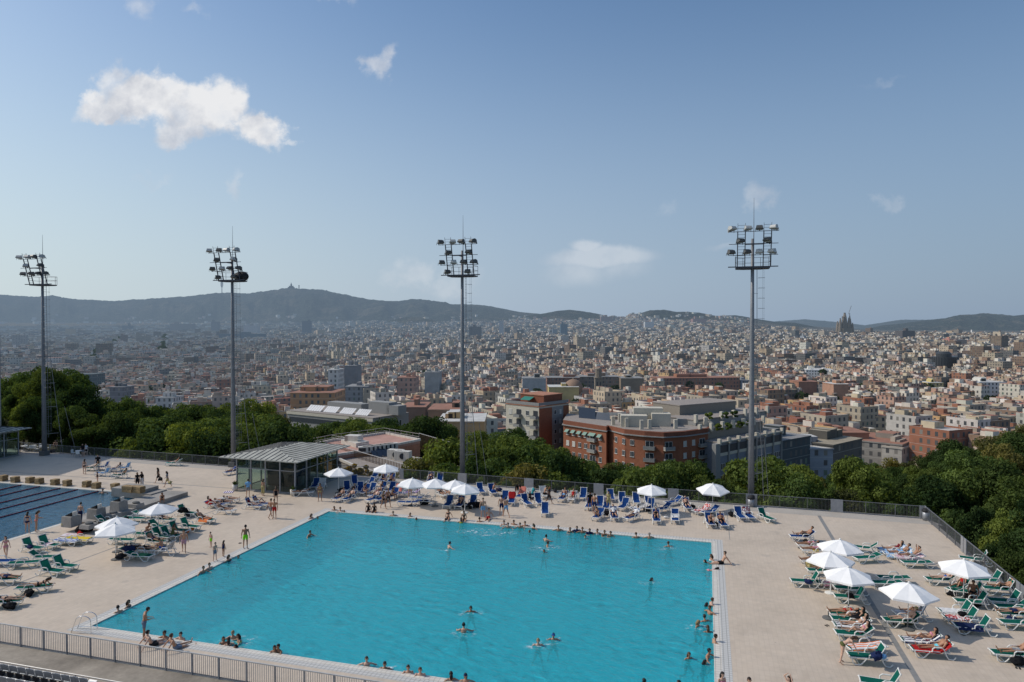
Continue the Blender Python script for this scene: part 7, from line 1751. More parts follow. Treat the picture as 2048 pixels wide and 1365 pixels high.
# grey building with glinting solar panels
r = empty('grey_office_building', (0, 0, 0)); z1 = zat(822, 235); P, Q = at(574, 235), at(745, 235 * (822 - 658) / (838 - 658)); rt, out = wallpoly(r, P, Q, -42, z1, 17, M['grey_render'], M['gravel'])
Mx = Matrix((rt, -out, Vector((0, 0, 1)))).transposed(); Wd = (Q - P).length
mb = MB(); c = (P + Q) / 2; mb.box(Vector((c.x, c.y, z1 - 2.6)) + out * .05, (Wd - 2, .14, 1.5), M=Mx); mb.build('ribbon_window', M['win_glass'], r)
mb = MB(); mb.box(Vector((c.x, c.y, z1 - .5)) + out * .12, (Wd + .4, .3, .9), M=Mx); mb.build('fascia', M['cream'], r)
mb = MB(); mb.box(Vector((c.x, c.y, z1 - 6.6)) + out * .05, (Wd - 2, .14, 1.6), M=Mx); mb.build('ribbon_window', M['win_glass'], r)
for a, b in ((.16, .34), (.37, .52), (.56, .71), (.74, .88)):
    A, B = P + rt * Wd * a - out * 2.5, P + rt * Wd * b - out * 2.5; A.z = B.z = z1 + .35; up = -out * 2.2 + Vector((0, 0, 1.7))
    n = 6; mb = MB()
    for k in range(n): s, e = A + (B - A) * (k + .06) / n, A + (B - A) * (k + .94) / n; mb.add([s, e, e + up, s + up], [(0, 1, 2, 3)])
    mb.build('solar_panel', M['solar_bright'], r)
for a, w, h in ((.45, 16, 2.6), (.85, 9, 3.8), (1.0, 5, 3.0)):
    c = P + rt * Wd * a - out * 11; mb = MB(); mb.box(Vector((c.x, c.y, z1 + h / 2 + .25)), (w, 4, h), M=Mx); mb.build('rooftop_room', M['grey_render'], r)
for u in (.3, .75): c = Q - out * 17 * u + rt * .03; window(r, Vector((c.x, c.y, z1 - 3)), out, .9, 2.4, rt)
tag(r, 'long low grey building with four glinting banks of solar panels', 'building'); HERO_FOOT.append((560, 800, 195, 262))
# school with pink flat roofs just below the terrace
r = empty('school_building', (0, 0, 0)); ZR = -2.4
def gp(l, z=ZR): return [G(x, y, z) for x, y in l]
pink = gp([(603, 896), (664, 883), (770, 868), (840, 882), (735, 903), (664, 914)]); mb = MB(); mb.prism(pink[::-1] if False else pink, -14, ZR - .4); mb.build('wall', M['terracotta'], r); mb = MB(); mb.prism(pink, ZR - .397, ZR); mb.build('roof', M['pink_roof'], r)
grey = gp([(664, 914.4), (735, 903.4), (872, 926), (905, 946), (800, 962), (716, 938)], ZR - .6); mb = MB(); mb.prism(grey, -14, ZR - 1.0); mb.build('wall', M['grey_render'], r); mb = MB(); mb.prism(grey, ZR - .997, ZR - .6); mb.build('roof', M['gravel'], r)
def parap(lst, closed=True, nm='parapet', mt='coping', w=.3, h=.35):
    mb = MB()
    for i in range(len(lst) - (0 if closed else 1)):
        a, b = lst[i].copy(), lst[(i + 1) % len(lst)].copy(); a.z += h / 2; b.z += h / 2; mb.bar(a, b, w, h)
    mb.build(nm, M[mt], r)
parap(pink); parap(grey)
def roofrail(lst):
    mb = MB()
    for a, b in zip(lst[:-1], lst[1:]):
        for h in (.6, 1.1): mb.bar(a + Vector((0, 0, h)), b + Vector((0, 0, h)), .05)
        n = max(2, int((b - a).length / 1.6))
        for k in range(n + 1): c = a + (b - a) * k / n; mb.bar(c, c + Vector((0, 0, 1.1)), .05)
    mb.build('roof_railing', M['rail_light'], r)
roofrail(gp([(605, 895), (664, 883), (768, 868.5), (838, 881)])); roofrail(gp([(664, 884), (735, 896)])); 
sk_ = gp([(682, 888), (700, 884), (738, 891), (712, 896)]); mb = MB(); mb.prism(sk_, ZR, ZR + .7); mb.build('skylight_frame', M['coping'], r); c = sum(sk_, Vector()) / 4; mb = MB(); mb.box((c.x, c.y, ZR + 1.1), (2.4, 1.8, .9), rz=-.3); mb.build('roof_vent', M['coping'], r)
A, B = G(722, 905, ZR), G(790, 896, ZR)
for k in range(8): p = A + (B - A) * (k + .5) / 8; mb = MB(); mb.box((p.x, p.y, ZR + .35), (1.5, 1.0, .95), rz=.25); w_ = mb.build('roof_dormer', M['coping'], r); mb = MB(); mb.box((p.x - .05, p.y - .51, ZR + .4), (1.1, .05, .55), rz=.25); mb.build('pane', M['win_glass'], w_)
def panels(a, b, n, h=.8):
    A, B = G(*a, ZR - .5), G(*b, ZR - .5); d = (B - A).normalized(); up = Vector((-d.y, d.x, 0)) * 1.2 + Vector((0, 0, h))
    for k in range(n): s, e = A + (B - A) * (k + .03) / n, A + (B - A) * (k + .97) / n; mb = MB(); mb.add([s, e, e + up, s + up], [(0, 1, 2, 3)]); mb.build('solar_panel', M['solar'], r)
panels((733, 909), (764, 905), 3); panels((745, 915), (798, 911), 5); panels((760, 911), (800, 904), 4, 1.0)
for x, y in ((792, 918), (806, 921)): p = G(x, y, ZR - .6); mb = MB(); mb.box((p.x, p.y, ZR + .1), (2.4, 1.1, 1.4), rz=-.3); u_ = mb.build('air_conditioner', M['coping'], r); mb = MB(); mb.tube([(p.x, p.y - .62, ZR + .1), (p.x, p.y - .5, ZR + .1)], .45, 16); mb.build('fan', M['dark_panel'], u_)
yel = gp([(852, 925), (872, 905), (950, 938), (905, 948)], -5.5); mb = MB(); mb.prism(yel, -16, -5.5); mb.build('annex', M['cream2'], r)
tag(r, 'low school building with pink and gravel flat roofs just beyond the terrace', 'building')
def slats(a, b, za, zb, lab):
    A, B = G(*a, za), G(*b, za); n = int((B - A).length / .42); q = empty('slatted_fence', (A + B) / 2); Bm = MB()
    o = (A + B) / 2
    for k in range(n + 1): c = A + (B - A) * k / n - o; Bm.box((c.x, c.y, (zb - za) / 2), (.09, .05, zb - za))
    Bm.build('slat_panel', M['wood'], q); Bm = MB(); Bm.bar(A - o + Vector((0, 0, zb - za)), B - o + Vector((0, 0, zb - za)), .08); Bm.build('top_rail', M['rail_light'], q); tag(q, lab, 'fence')
slats((664, 922), (806, 968), -4.6, -1.9, 'wooden slatted fence in front of the school roof behind the yellowish bushes'); slats((838, 898), (948, 934), -5.0, -2.2, 'wooden slatted fence right of the school roof near the third mast')
# other landmark blocks made of plain storeys (wall, roof, rooftop rooms)
def block(label, px0, px1, ytop, d, dep, wc, rc, d1=None, cat='building', extra=(), win=1.0, top=None, mat='city', rooms=2, keep=True, zb=None):
    P, Q = at(px0, d), at(px1, d1 or d); z1 = zat(ytop, d); m = (P + Q) / 2; ang = atan2(Q.y - P.y, Q.x - P.x); Wd = (Q - P).length
    out = Vector((sin(ang), -cos(ang), 0)); c = m - out * dep / 2; z0 = (surf(c.x, c.y) if zb is None else zb) - 4
    r = empty(cat.replace(' ', '_'), (0, 0, 0)); b = Boxes(); b.add(c.x, c.y, z0, z1, Wd, dep, ang, wc, wc, win); b.build('wall', M[mat], r)
    b = Boxes(); b.add(c.x, c.y, z1 + .02, z1 + .5, Wd + .5, dep + .5, ang, wc, rc, 0); b.build('roof', M['city_plain'], r)
    rn = random.Random(px0)
    for k in range(rooms):
        h = rn.uniform(2, 3.5) * max(1, d / 900); q = c + Vector((cos(ang), sin(ang), 0)) * Wd * rn.uniform(-.35, .35)
        b = Boxes(); b.add(q.x, q.y, z1 + .5, z1 + h, Wd * rn.uniform(.12, .25), dep * .35, ang, vary(wc), rc, 0); b.build('rooftop_room', M['city_plain'], r)
    tag(r, label, cat)
    if keep: HERO_FOOT.append((px0 - 6, px1 + 6, d - 60 * d / 400, d + dep + 12))
    return r, c, z1, Wd, ang
OC, CR, WH, BR, BN, DG, PG = WALLC['ochre'], WALLC['cream'], WALLC['white'], WALLC['brick red'], WALLC['brown'], WALLC['dark grey'], WALLC['pale grey']
TE, GRR, WR = ROOFC['terracotta'], ROOFC['grey'], ROOFC['white']
block('orange brown corner building with stepped roof left of the solar panelled roof', 580, 668, 788, 335, 22, (.44, .24, .11), TE, rooms=1); block('orange upper block set back on the orange brown corner building', 600, 655, 776, 345, 12, (.44, .22, .10), TE, keep=False, rooms=0)
block('plain brown brick gable building behind the middle trees', 802, 850, 817, 262, 18, (.25, .16, .11), TE, win=0, rooms=1); block('wide brown brick building with grey side left of the third mast', 856, 922, 822, 255, 20, (.30, .20, .13), TE, win=.0)
block('yellow orange building with white roof clutter beside the third mast', 874, 968, 846, 232, 22, (.52, .34, .17), WR, rooms=3, win=0); block('grey building with white tank roof left of the third mast', 690, 735, 775, 420, 20, (.25, .25, .26), GRR, rooms=1)
block('tall white slab house above the solar panelled roof', 656, 676, 741, 470, 16, WH, WR); block('grey and brick slab above the middle trees', 688, 712, 733, 500, 18, (.22, .22, .23), GRR, win=0); block('pinkish house with green awning in the city centre left', 794, 830, 757, 430, 18, (.42, .26, .20), TE)
block('grey concrete block with rounded front left of the third mast', 849, 878, 746, 520, 20, (.36, .36, .35), GRR, win=0); block('wide dark brick slab with pale stripes left of the bell tower', 1094, 1160, 757, 560, 20, BR, GRR); block('dark brown brick slab behind the bell tower', 1160, 1240, 755, 580, 20, BN, GRR); block('plain brown brick slab right of the bell tower', 1242, 1288, 758, 570, 24, (.26, .20, .14), GRR, win=0)
block('long yellow church nave in front of the bell tower', 1098, 1158, 776, 430, 18, (.52, .40, .17), WR, win=.0, rooms=1); block('pale grey striped slab left of the dark brick slab', 1045, 1092, 758, 540, 20, PG, GRR, win=0)
block('long dark brick slab with white balconies, left of the fourth mast', 1318, 1480, 758, 590, 22, BR, TE, d1=600); block('bluish grey slab joined to the dark brick slab', 1482, 1500, 762, 600, 20, (.22, .24, .28), GRR)
block('white office block with rows of square windows right of the fourth mast', 1612, 1668, 741, 800, 40, (.72, .72, .70), WR, d1=790); block('yellow apartment house near the dark green office', 1857, 1888, 767, 560, 18, (.60, .48, .22), WR); block('dark green glass office block at right', 1888, 1962, 768, 600, 30, (.06, .08, .08), GRR, rooms=0)
block('white stepped apartment block at right', 1960, 2014, 766, 540, 26, (.62, .62, .62), WR, rooms=3); block('brick wall house among the right city roofs', 1598, 1640, 765, 540, 20, (.38, .19, .12), TE, win=0); block('white and brick tall house right of the fourth mast', 1668, 1698, 770, 500, 18, (.42, .24, .16), WR, win=0)
block('cream house with flat terraces behind the right trees', 1736, 1800, 835, 330, 20, (.50, .40, .27), TE); block('green glass fronted dark block behind the fourth mast', 1565, 1622, 885, 205, 16, (.05, .07, .08), GRR, d1=215, rooms=2, mat='city')
block('scaffolded dark house right of the fourth mast', 1668, 1726, 893, 215, 18, (.10, .095, .085), (.35, .30, .22), d1=228, rooms=4); block('low pale blue grey house beside the scaffolded house', 1620, 1668, 900, 215, 16, (.30, .33, .38), WR, rooms=3); block('brick house with terracotta roof above the scaffolded house', 1648, 1740, 868, 265, 16, (.40, .19, .12), TE, rooms=2, win=0)
block('classical stone house with balconies above the right trees', 1766, 1806, 895, 255, 20, (.42, .39, .34), (.40, .34, .27), d1=250, rooms=2); block('classical house with dark windows next to the stone house', 1806, 1840, 892, 252, 18, (.30, .28, .25), TE, d1=270); block('tall narrow cream house above the right trees', 1893, 1912, 862, 300, 14, (.55, .50, .40), WR, win=0, rooms=0)
block('long low white roofed hall behind the right trees', 1755, 1808, 838, 380, 18, (.56, .44, .28), WR); block('dark green glass block among the left city roofs', 136, 186, 750, 560, 16, (.03, .06, .07), (.10, .12, .12), rooms=0); block('dark grey block at the left before white houses', 218, 246, 776, 420, 12, (.15, .15, .17), GRR, rooms=3)
block('white factory hall behind the left wood', 310, 345, 797, 380, 12, (.60, .58, .55), GRR, rooms=3); block('pale stone palace with pediment at the left', 150, 182, 786, 430, 12, (.48, .44, .36), WR)
# far towers and slabs
for a in (('glass fronted hospital slab left of the second mast', 438, 524, 668, 2300, 40, (.07, .12, .16), (.3, .3, .3)), ('pair of white slabs above the glass slab', 487, 516, 652, 3000, 30, (.5, .5, .5), (.4, .4, .4)), ('dark slim tower left of the second mast', 422, 435, 644, 3100, 30, (.22, .23, .25), GRR), ('grey tower on the far left skyline', 244, 258, 652, 3200, 40, (.10, .13, .16), GRR),
          ('long grey housing slab on the left', 340, 384, 648, 3400, 40, (.22, .20, .19), GRR), ('blue grey tower right of the second mast', 604, 619, 643, 3000, 35, (.12, .15, .19), GRR), ('dark clustered tower behind the third mast', 938, 962, 654, 2400, 45, (.12, .12, .125), GRR), ('slim white and dark tower right of the third mast', 998, 1007, 642, 2900, 25, (.45, .46, .48), WR), ('short blue glass block right of the slim tower', 1105, 1114, 659, 2900, 30, (.25, .30, .34), GRR),
          ('blue glass tower in the far centre', 1121, 1135, 649, 2800, 35, (.10, .17, .22), GRR), ('white slab below the parkland hill', 1290, 1308, 644, 3800, 40, (.60, .60, .60), WR), ('white house tower in the city centre', 782, 791, 678, 1900, 20, (.62, .57, .48), WR), ('pale orange house tower left of centre', 592, 600, 708, 1300, 18, (.50, .28, .20), TE), ('small orange house block in the far centre', 810, 820, 671, 2200, 20, (.48, .22, .16), TE),
          ('dark rounded double tower right of the church of spires', 1805, 1830, 662, 2300, 45, (.085, .075, .075), GRR), ('red and white striped tower at right', 1899, 1914, 678, 1900, 30, (.50, .22, .17), WR), ('brown and white towers beside the striped tower', 1914, 1934, 680, 1900, 30, (.30, .24, .20), WR), ('big windowless pale theatre block at right', 1709, 1752, 686, 1750, 50, (.48, .42, .34), WR), ('salmon coloured low tower right of the theatre block', 1808, 1828, 697, 1500, 40, (.52, .27, .20), TE),
          ('white tower on the far right skyline', 1942, 1948, 665, 3400, 25, (.62, .62, .62), WR), ('white block at the far right edge', 2040, 2056, 676, 2600, 30, (.6, .58, .55), WR), ('grey tower right of the fourth mast, far', 1540, 1550, 662, 2700, 30, (.20, .20, .20), GRR), ('brown tower pair right of the fourth mast', 1577, 1596, 672, 2300, 30, (.38, .34, .28), GRR), ('slim grey tower left of the church of spires', 1607, 1613, 672, 2200, 25, (.30, .33, .36), GRR), ('reddish slab under the right ridge', 1386, 1412, 638, 4600, 60, (.34, .19, .16), GRR), ('row of reddish towers between the hills', 1202, 1224, 634, 4900, 60, (.26, .17, .15), GRR)):
    block(*a[:6], a[6], a[7], win=1.0 if a[4] < 1000 else .0 if a[4] > 4000 else .6, cat='tower' if 'tower' in a[0] else 'building', keep=a[4] < 2000, rooms=1)
# dark round tower
r = empty('round_tower', at(1888, 900)); zb = T(*at(1888, 900).xy); z1 = zat(714, 900); Rr = 15
mb = MB(); mb.tube([(0, 0, zb - 3), (0, 0, z1)], Rr, 32); mb.build('wall', M['far_dark'], r); mb = MB(); mb.tube([(0, 0, z1 + .05), (0, 0, z1 + 4), (0, 0, z1 + 7)], [Rr * .6, Rr * .6, Rr * .4], 28); mb.build('crown', M['far_dark'], r)
for k in range(16): a = pi + pi * k / 15; mb = MB(); mb.box((Rr * cos(a), Rr * sin(a), (zb + z1) / 2), (.6, .6, z1 - zb), rz=a); mb.build('fin', M['far_dark'], r)
tag(r, 'dark cylindrical tower rising among the right city roofs', 'tower'); HERO_FOOT.append((1860, 1915, 760, 940))
# bell tower and dome
p = at(1197, 520); zb = T(p.x, p.y); r = empty('bell_tower', p); h1 = zat(757, 520); h2 = zat(736, 520)
mb = MB(); mb.box((0, 0, (zb + h1) / 2), (5.5, 5.5, h1 - zb)); mb.build('shaft', M['stone'], r); mb = MB(); mb.box((0, 0, h1 + .3), (6.4, 6.4, .6)); mb.tube([(0, 0, h1 + .6), (0, 0, h2 - 1)], 2.4, 8); mb.tube([(0, 0, h2 - 1), (0, 0, h2)], [2.7, 1.8], 8); mb.build('belfry', M['stone'], r)
for s in (-1, 1):
    mb = MB(); mb.box((s * 1.2, -2.72, h1 - 4), (.8, .1, 3)); mb.build('opening', M['far_dark'], r)
tag(r, 'sandstone bell tower standing before the brown brick slabs', 'tower')
p = at(1147, 440); r = empty('church_dome', p); z1 = zat(776, 440); mb = MB(); mb.ell((0, 0, z1), (6, 6, 5.6), n=24, k=12); mb.build('dome', M['brown_brick'], r, smooth=True); mb = MB(); mb.tube([(0, 0, z1 + 5.4), (0, 0, z1 + 6.5)], .6, 8); mb.build('lantern', M['stone'], r); tag(r, 'brown dome above the yellow church nave', 'dome')
p = at(1341, 1150); r = empty('church_spire', p); zb = T(p.x, p.y); z1 = zat(706, 1150); mb = MB(); mb.box((0, 0, (zb + z1) / 2 - 6), (9, 9, z1 - zb - 12)); mb.build('tower_shaft', M['brown_brick'], r); mb = MB(); mb.tube([(0, 0, z1 - 12), (0, 0, z1)], [5, .3], 8); mb.build('spire', M['far_dark'], r); tag(r, 'dark brick church spire left of the fourth mast', 'church')
# church with many tall spires, and its crane
D = 3400; r = empty('spired_church', at(1689, D)); zb = T(*at(1689, D).xy) - 4; mpx = D / F
for x, yt, w, off in ((1675, 647, 3.4, 0), (1678, 641, 3.4, -12), (1682, 644, 3.4, 6), (1685, 638, 3.6, -8), (1689, 630, 5.6, 0), (1692, 641, 3.6, 12), (1696, 640, 3.2, -6), (1699, 636, 3.4, 0), (1702, 642, 3.2, 8), (1705, 650, 2.6, 0)):
    mb = MB(); zt_ = zat(yt - 4, D); X = (x - 1689) * mpx; h = zt_ - zb; w *= 2.3; mb.tube([(X, off, zb), (X, off, zb + h * .55), (X, off, zb + h * .82), (X, off, zt_ - 3), (X, off, zt_)], [w * 1.25, w * 1.05, w * .72, w * .35, w * .5], 8); mb.build('spire', M['stone'], r)
mb = MB(); mb.box((0, 0, (zb + zat(661, D)) / 2), (74, 40, zat(664, D) - zb)); mb.box((4, -10, (zb + zat(657, D)) / 2), (46, 30, zat(657, D) - zb)); mb.build('nave', M['stone'], r)
mb = MB(); mb.tube([(-9, 6, zat(668, D)), (-9, 6, zat(633, D))], 2.4, 8); mb.build('scaffolded_shaft', M['far_grey'], r)
tag(r, 'huge stone church with a cluster of tall tapering spires on the right skyline', 'church'); HERO_FOOT.append((1668, 1712, 2950, 3460))
r = empty('construction_crane', at(1699, D - 10)); mb = MB(); mb.bar((0, 0, zb), (0, 0, zat(627, D)), 2.2); mb.build('mast', M['far_grey'], r); mb = MB(); mb.bar((-6, 0, zat(629, D)), (3.0 * mpx, 0, zat(612, D)), 1.6); mb.build('jib', M['far_grey'], r); tag(r, 'tall crane with raised jib beside the spired church', 'crane')
# on the ridge
D = 7350; r = empty('hilltop_church', at(583, D)); zb = zat(580, D); mpx = D / F
mb = MB(); mb.box((0, 0, zb + 8), (62, 40, 40)); mb.box((0, 0, zb + 30), (34, 26, 20)); mb.build('base', M['far_grey'], r); mb = MB(); mb.tube([(0, 0, zb + 36), (0, 0, zb + 56), (0, 0, zb + 66), (0, 0, zb + 78)], [10, 9, 4, .8], 10); mb.build('central_tower', M['far_grey'], r)
for s in (-1, 1): mb = MB(); mb.tube([(s * 22, 0, zb + 26), (s * 22, 0, zb + 46)], [4, 1], 8); mb.build('turret', M['far_grey'], r)
tag(r, 'domed church on the highest hilltop', 'church')
r = empty('hilltop_water_tower', at(598.5, D)); mb = MB(); mb.tube([(0, 0, zb - 10), (0, 0, zb + 40)], 5, 8); mb.tube([(0, 0, zb + 40), (0, 0, zb + 50)], [7, 5], 8); mb.build('shaft', M['far_grey'], r); tag(r, 'slim tower right of the hilltop church', 'tower')
r = empty('observatory', at(655, D)); mb = MB(); mb.box((0, 0, zat(586, D)), (46, 20, 24)); mb.build('wall', M['far_grey'], r); mb = MB(); mb.ell((-8, 0, zat(582.5, D)), (10, 10, 10)); mb.build('dome', M['far_grey'], r); tag(r, 'small domed observatory on the ridge', 'building')
D = 7700; r = empty('communications_tower', at(444.5, D)); a, b = zat(592, D), zat(560, D); mb = MB(); mb.tube([(0, 0, a - 30), (0, 0, b + 10), (0, 0, b + 45)], [4.5, 3.4, 1], 10); mb.build('mast', M['far_grey'], r)
for k in range(11): z = zat(575, D) + 8 * k; mb = MB(); mb.tube([(0, 0, z), (0, 0, z + 4.4)], 15 if 1 < k < 9 else 11, 10); mb.build('platform', M['far_grey'], r)
tag(r, 'tall communications tower with stacked platforms on the ridge', 'tower')
# ---- individual houses nearest the terrace, then the rest of the city ----
HR = R(24)
def grid_houses(r0, r1, wa, wb, da, db, street, seed, ang=HR):
    rn = random.Random(seed); res = []; ca, sa = cos(ang), sin(ang); L_ = r1 * 1.3
    b = -L_
    row = 0
    while b < L_:
        dp = rn.uniform(da, db); a = -L_ + rn.uniform(0, 10); run = 0
        while a < L_:
            wd = rn.uniform(wa, wb); run += wd
            cx, cy = (a + wd / 2) * ca - (b + dp / 2) * sa, (a + wd / 2) * sa + (b + dp / 2) * ca; a += wd
            if run > wb * 4.5: a += street; run = 0
            rr = hypot(cx, cy)
            if cy < 0 or not (r0 < rr < r1): continue
            px = azi(cx, cy)
            if not (-60 < px < 2110): continue
            res.append((rr, cx, cy, wd, dp, px))
        b += dp + (street if row % 2 else 1.5); row += 1
    return res
near = sorted(grid_houses(262, 1000, 7, 14, 10, 15, 7, 4))
def tree_line(px): return interp(px, *SK)
indiv = 0; rest = Boxes(); rest_plain = Boxes()
HC = {}
def house(cx, cy, wd, dp, rot, rr, single, px):
    g = T(cx, cy); h = crn.choice([9, 11, 12, 13, 14, 15, 16, 17, 18, 20]) * crn.uniform(.92, 1.08)
    wk = crn.choice(WKEY); rk = crn.choice(RKEY); wc = vary(WALLC[wk]); rc = vary(ROOFC[rk]); z1 = g + h
    if not single:
        rest.add(cx, cy, g - 4, z1, wd, dp, rot, wc, rc, 1.0)
        ca, sa = cos(rot), sin(rot)
        for k in range(crn.choice([2, 3, 4, 5])):
            ux, uy = crn.uniform(-.4, .4) * wd, crn.uniform(-.4, .4) * dp; s1, s2 = crn.uniform(.15, .4) * wd, crn.uniform(.15, .35) * dp
            rest_plain.add(cx + ux * ca - uy * sa, cy + ux * sa + uy * ca, z1, z1 + crn.uniform(.8, 3.2), s1, s2, rot, vary(WALLC[crn.choice(['white', 'cream', 'beige', 'pinkish', 'white', 'brown'])], .2), vary(ROOFC[crn.choice(RKEY)]), 0)
        rest_plain.add(cx, cy, z1 - .02, z1 + .7, wd, .25, rot, wc, vary(WALLC['white'], .2), 0)
        return
    r = empty('city_house', (0, 0, 0)); ca, sa = cos(rot), sin(rot)
    def loc(ux, uy): return cx + ux * ca - uy * sa, cy + ux * sa + uy * ca
    b = Boxes(); b.add(cx, cy, g - 5, z1, wd, dp, rot, wc, wc, 1.0); b.build('wall', M['city'], r)
    b = Boxes(); b.add(cx, cy, z1 + .01, z1 + .15, wd - .1, dp - .1, rot, rc, rc, 0); b.build('roof', M['city_plain'], r)
    b = Boxes()
    for ux, uy, sx, sy in ((0, -dp / 2 + .12, wd, .24), (0, dp / 2 - .12, wd, .24), (-wd / 2 + .12, 0, .24, dp - .5), (wd / 2 - .12, 0, .24, dp - .5)):
        x, y = loc(ux, uy); b.add(x, y, z1 + .005, z1 + crn.uniform(.75, 1.0), sx, sy, rot, wc, vary(WALLC['white'], .25), 0)
    b.build('parapet', M['city_plain'], r)
    hk = crn.choice(['white', 'cream', 'beige', 'brick red']); nh = crn.choice([1, 1, 2, 2, 3])
    for k in range(nh):
        x, y = loc(crn.uniform(-.3, .3) * wd, crn.uniform(-.3, .3) * dp); b = Boxes(); hh = crn.uniform(1.8, 3.0)
        b.add(x, y, z1 + .15, z1 + hh, crn.uniform(.18, .42) * wd, crn.uniform(.18, .38) * dp, rot, vary(WALLC[hk]), vary(ROOFC[crn.choice(RKEY)]), 0); b.build('rooftop_hut', M['city_plain'], r)
    for k in range(crn.choice([0, 1, 2])):
        x, y = loc(crn.uniform(-.42, .42) * wd, crn.uniform(-.42, .42) * dp); b = Boxes(); b.add(x, y, z1 + .15, z1 + crn.uniform(1, 2.4), .6, .6, rot, vary(BR), vary(BR), 0); b.build('chimney', M['city_plain'], r)
    if crn.random() < .5:
        x, y = loc(crn.uniform(-.4, .4) * wd, crn.uniform(-.4, .4) * dp); mb = MB(); mb.tube([(x, y, z1), (x, y, z1 + 3.4)], .05, 4); mb.bar((x - .8, y, z1 + 3.1), (x + .8, y, z1 + 3.1), .05); mb.build('aerial', M['dark_steel'], r)
    nf = max(2, round(h / 3.1)); nw = {1: 'one', 2: 'two', 3: 'three', 4: 'four', 5: 'five', 6: 'six', 7: 'seven'}[min(nf, 7)]
    tag(r, f'{wk} house with {rk} roof, {"one" if nh == 1 else ("two" if nh == 2 else "three")} {hk} hut{"s" if nh > 1 else ""}, {cityreg(px)}', 'house', 'houses of the near city')
for rr, cx, cy, wd, dp, px in near:
    if not sky_clear(px, cy): continue
    g = T(cx, cy)
    ys = project((cx, cy, g + 17))[1]
    if ys > tree_line(px) + 14: continue
    hid = False
    for a, b, c, e in HERO_FOOT[:4]:
        if a + 8 < px < b - 8 and cy > c and ys > {0: 812, 1: 868, 2: 870, 3: 832}[HERO_FOOT.index((a, b, c, e))]: hid = True
    if hid: continue
    single = indiv < 285
    if single and not (0 <= px <= 2048): single = False
    if single: indiv += 1
    house(cx, cy, wd, dp, HR, rr, single, px)
print('individual houses', indiv)
for r0, r1, wa, wb, da, db, st, sd in ((1000, 1700, 10, 22, 13, 20, 10, 5), (1700, 2700, 15, 28, 17, 27, 14, 6), (2700, 5900, 17, 34, 20, 32, 16, 7)):
    for rr, cx, cy, wd, dp, px in grid_houses(r0, r1, wa, wb, da, db, st, sd, HR + (.0 if r0 < 2600 else .1)):
        if not sky_clear(px, cy): continue
        if rr > 4300:
            # thin out on the wooded slopes
            lim = interp(px, [0, 300, 600, 900, 1100, 1230, 1450, 1600, 2048], [4700, 4800, 5200, 5600, 5400, 5900, 5700, 5900, 5900])
            if rr > lim * crn.uniform(.93, 1.06): continue
        g = surf(cx, cy) if rr > 4200 else T(cx, cy)
        h = crn.choice([14, 17, 20, 20, 23, 26]) * crn.uniform(.85, 1.15)
        if crn.random() < .02: h *= crn.uniform(1.2, 1.7)
        if crn.random() < .05: continue
        if rr > 4200 and project((cx, cy, g + h))[1] < interp(px, [0, 400, 700, 860, 1010, 1060, 1100, 1200, 1235, 1262, 1290, 1340, 1420, 1500, 1600, 1700, 2048], [652, 649, 640, 644, 641, 636, 640, 638, 629, 627, 633, 641, 643, 649, 656, 665, 665]): continue
        light = crn.random() < .50
        wc = vary(WALLC[crn.choice(['cream', 'white', 'beige', 'pale grey', 'sand'])] if light else WALLC[crn.choice(['brown', 'dark grey', 'brown', 'beige', 'dark grey', 'brown'])], .2); wc = tuple(x * (.95 if light else .75) for x in wc)
        rc = tuple(x * .8 for x in vary(ROOFC[crn.choice(RKEY)], .3))
        rest.add(cx, cy, g - 6, g + h, wd, dp, HR, wc, rc, 1.0 if rr < 2700 else .0)
        if rr < 3600 or crn.random() < .35:
            for k in range(crn.choice([1, 2, 3]) if rr < 2700 else 1):
                ux, uy = crn.uniform(-.38, .38) * wd, crn.uniform(-.38, .38) * dp; rest_plain.add(cx + ux * cos(HR) - uy * sin(HR), cy + ux * sin(HR) + uy * cos(HR), g + h, g + h + crn.uniform(1.5, 5), crn.uniform(.12, .4) * wd, crn.uniform(.12, .35) * dp, HR, vary(WALLC[crn.choice(['white', 'cream', 'beige', 'brown', 'white'])], .25), vary(ROOFC[crn.choice(RKEY)], .3), 0)
# scattered houses on the wooded slopes
for k in range(900):
    px = crn.uniform(-20, 1500); rr = crn.uniform(4900, 6700); X = (px - 1024) / F * rr
    dens_ = noise.noise(Vector((px / 60, rr / 400, 4)))
    if dens_ < .08: continue
    g = surf(X, rr)
    if g > 16.5 + 12 + 110: continue
    s = crn.uniform(12, 34); rest_plain.add(X, rr, g - 12, g + crn.uniform(8, 17), s, s * .8, crn.uniform(0, 3), vary(WALLC[crn.choice(['white', 'cream', 'beige', 'pinkish'])], .2), vary(ROOFC[crn.choice(RKEY)]), 0)
# dense hillside quarter between the two middle hills
for k in range(1500):
    px = crn.uniform(1010, 1500); rr = crn.uniform(4700, 6100); X = (px - 1024) / F * rr; g = surf(X, rr)
    top = interp(px, [1010, 1060, 1100, 1200, 1235, 1260, 1290, 1340, 1420, 1500], [641, 636, 640, 638, 629, 627, 632, 640, 642, 648])
    if project((X, rr, g + 12))[1] < top: continue
    s = crn.uniform(16, 40); rest_plain.add(X, rr, g - 14, g + crn.uniform(12, 30), s, s * .8, crn.uniform(0, 3), vary(WALLC[crn.choice(['white', 'cream', 'beige', 'pinkish', 'sand', 'brick red'])], .2), vary(ROOFC[crn.choice(RKEY)]), 0)
o = rest.build('distant_city_buildings', M['city']); o['kind'] = 'stuff'; o['label'] = 'dense mass of distant city buildings spreading to the hills'
o = rest_plain.build('distant_rooftop_structures', M['city_plain']); o['kind'] = 'stuff'; o['label'] = 'rooftop huts and parapets of the distant city'
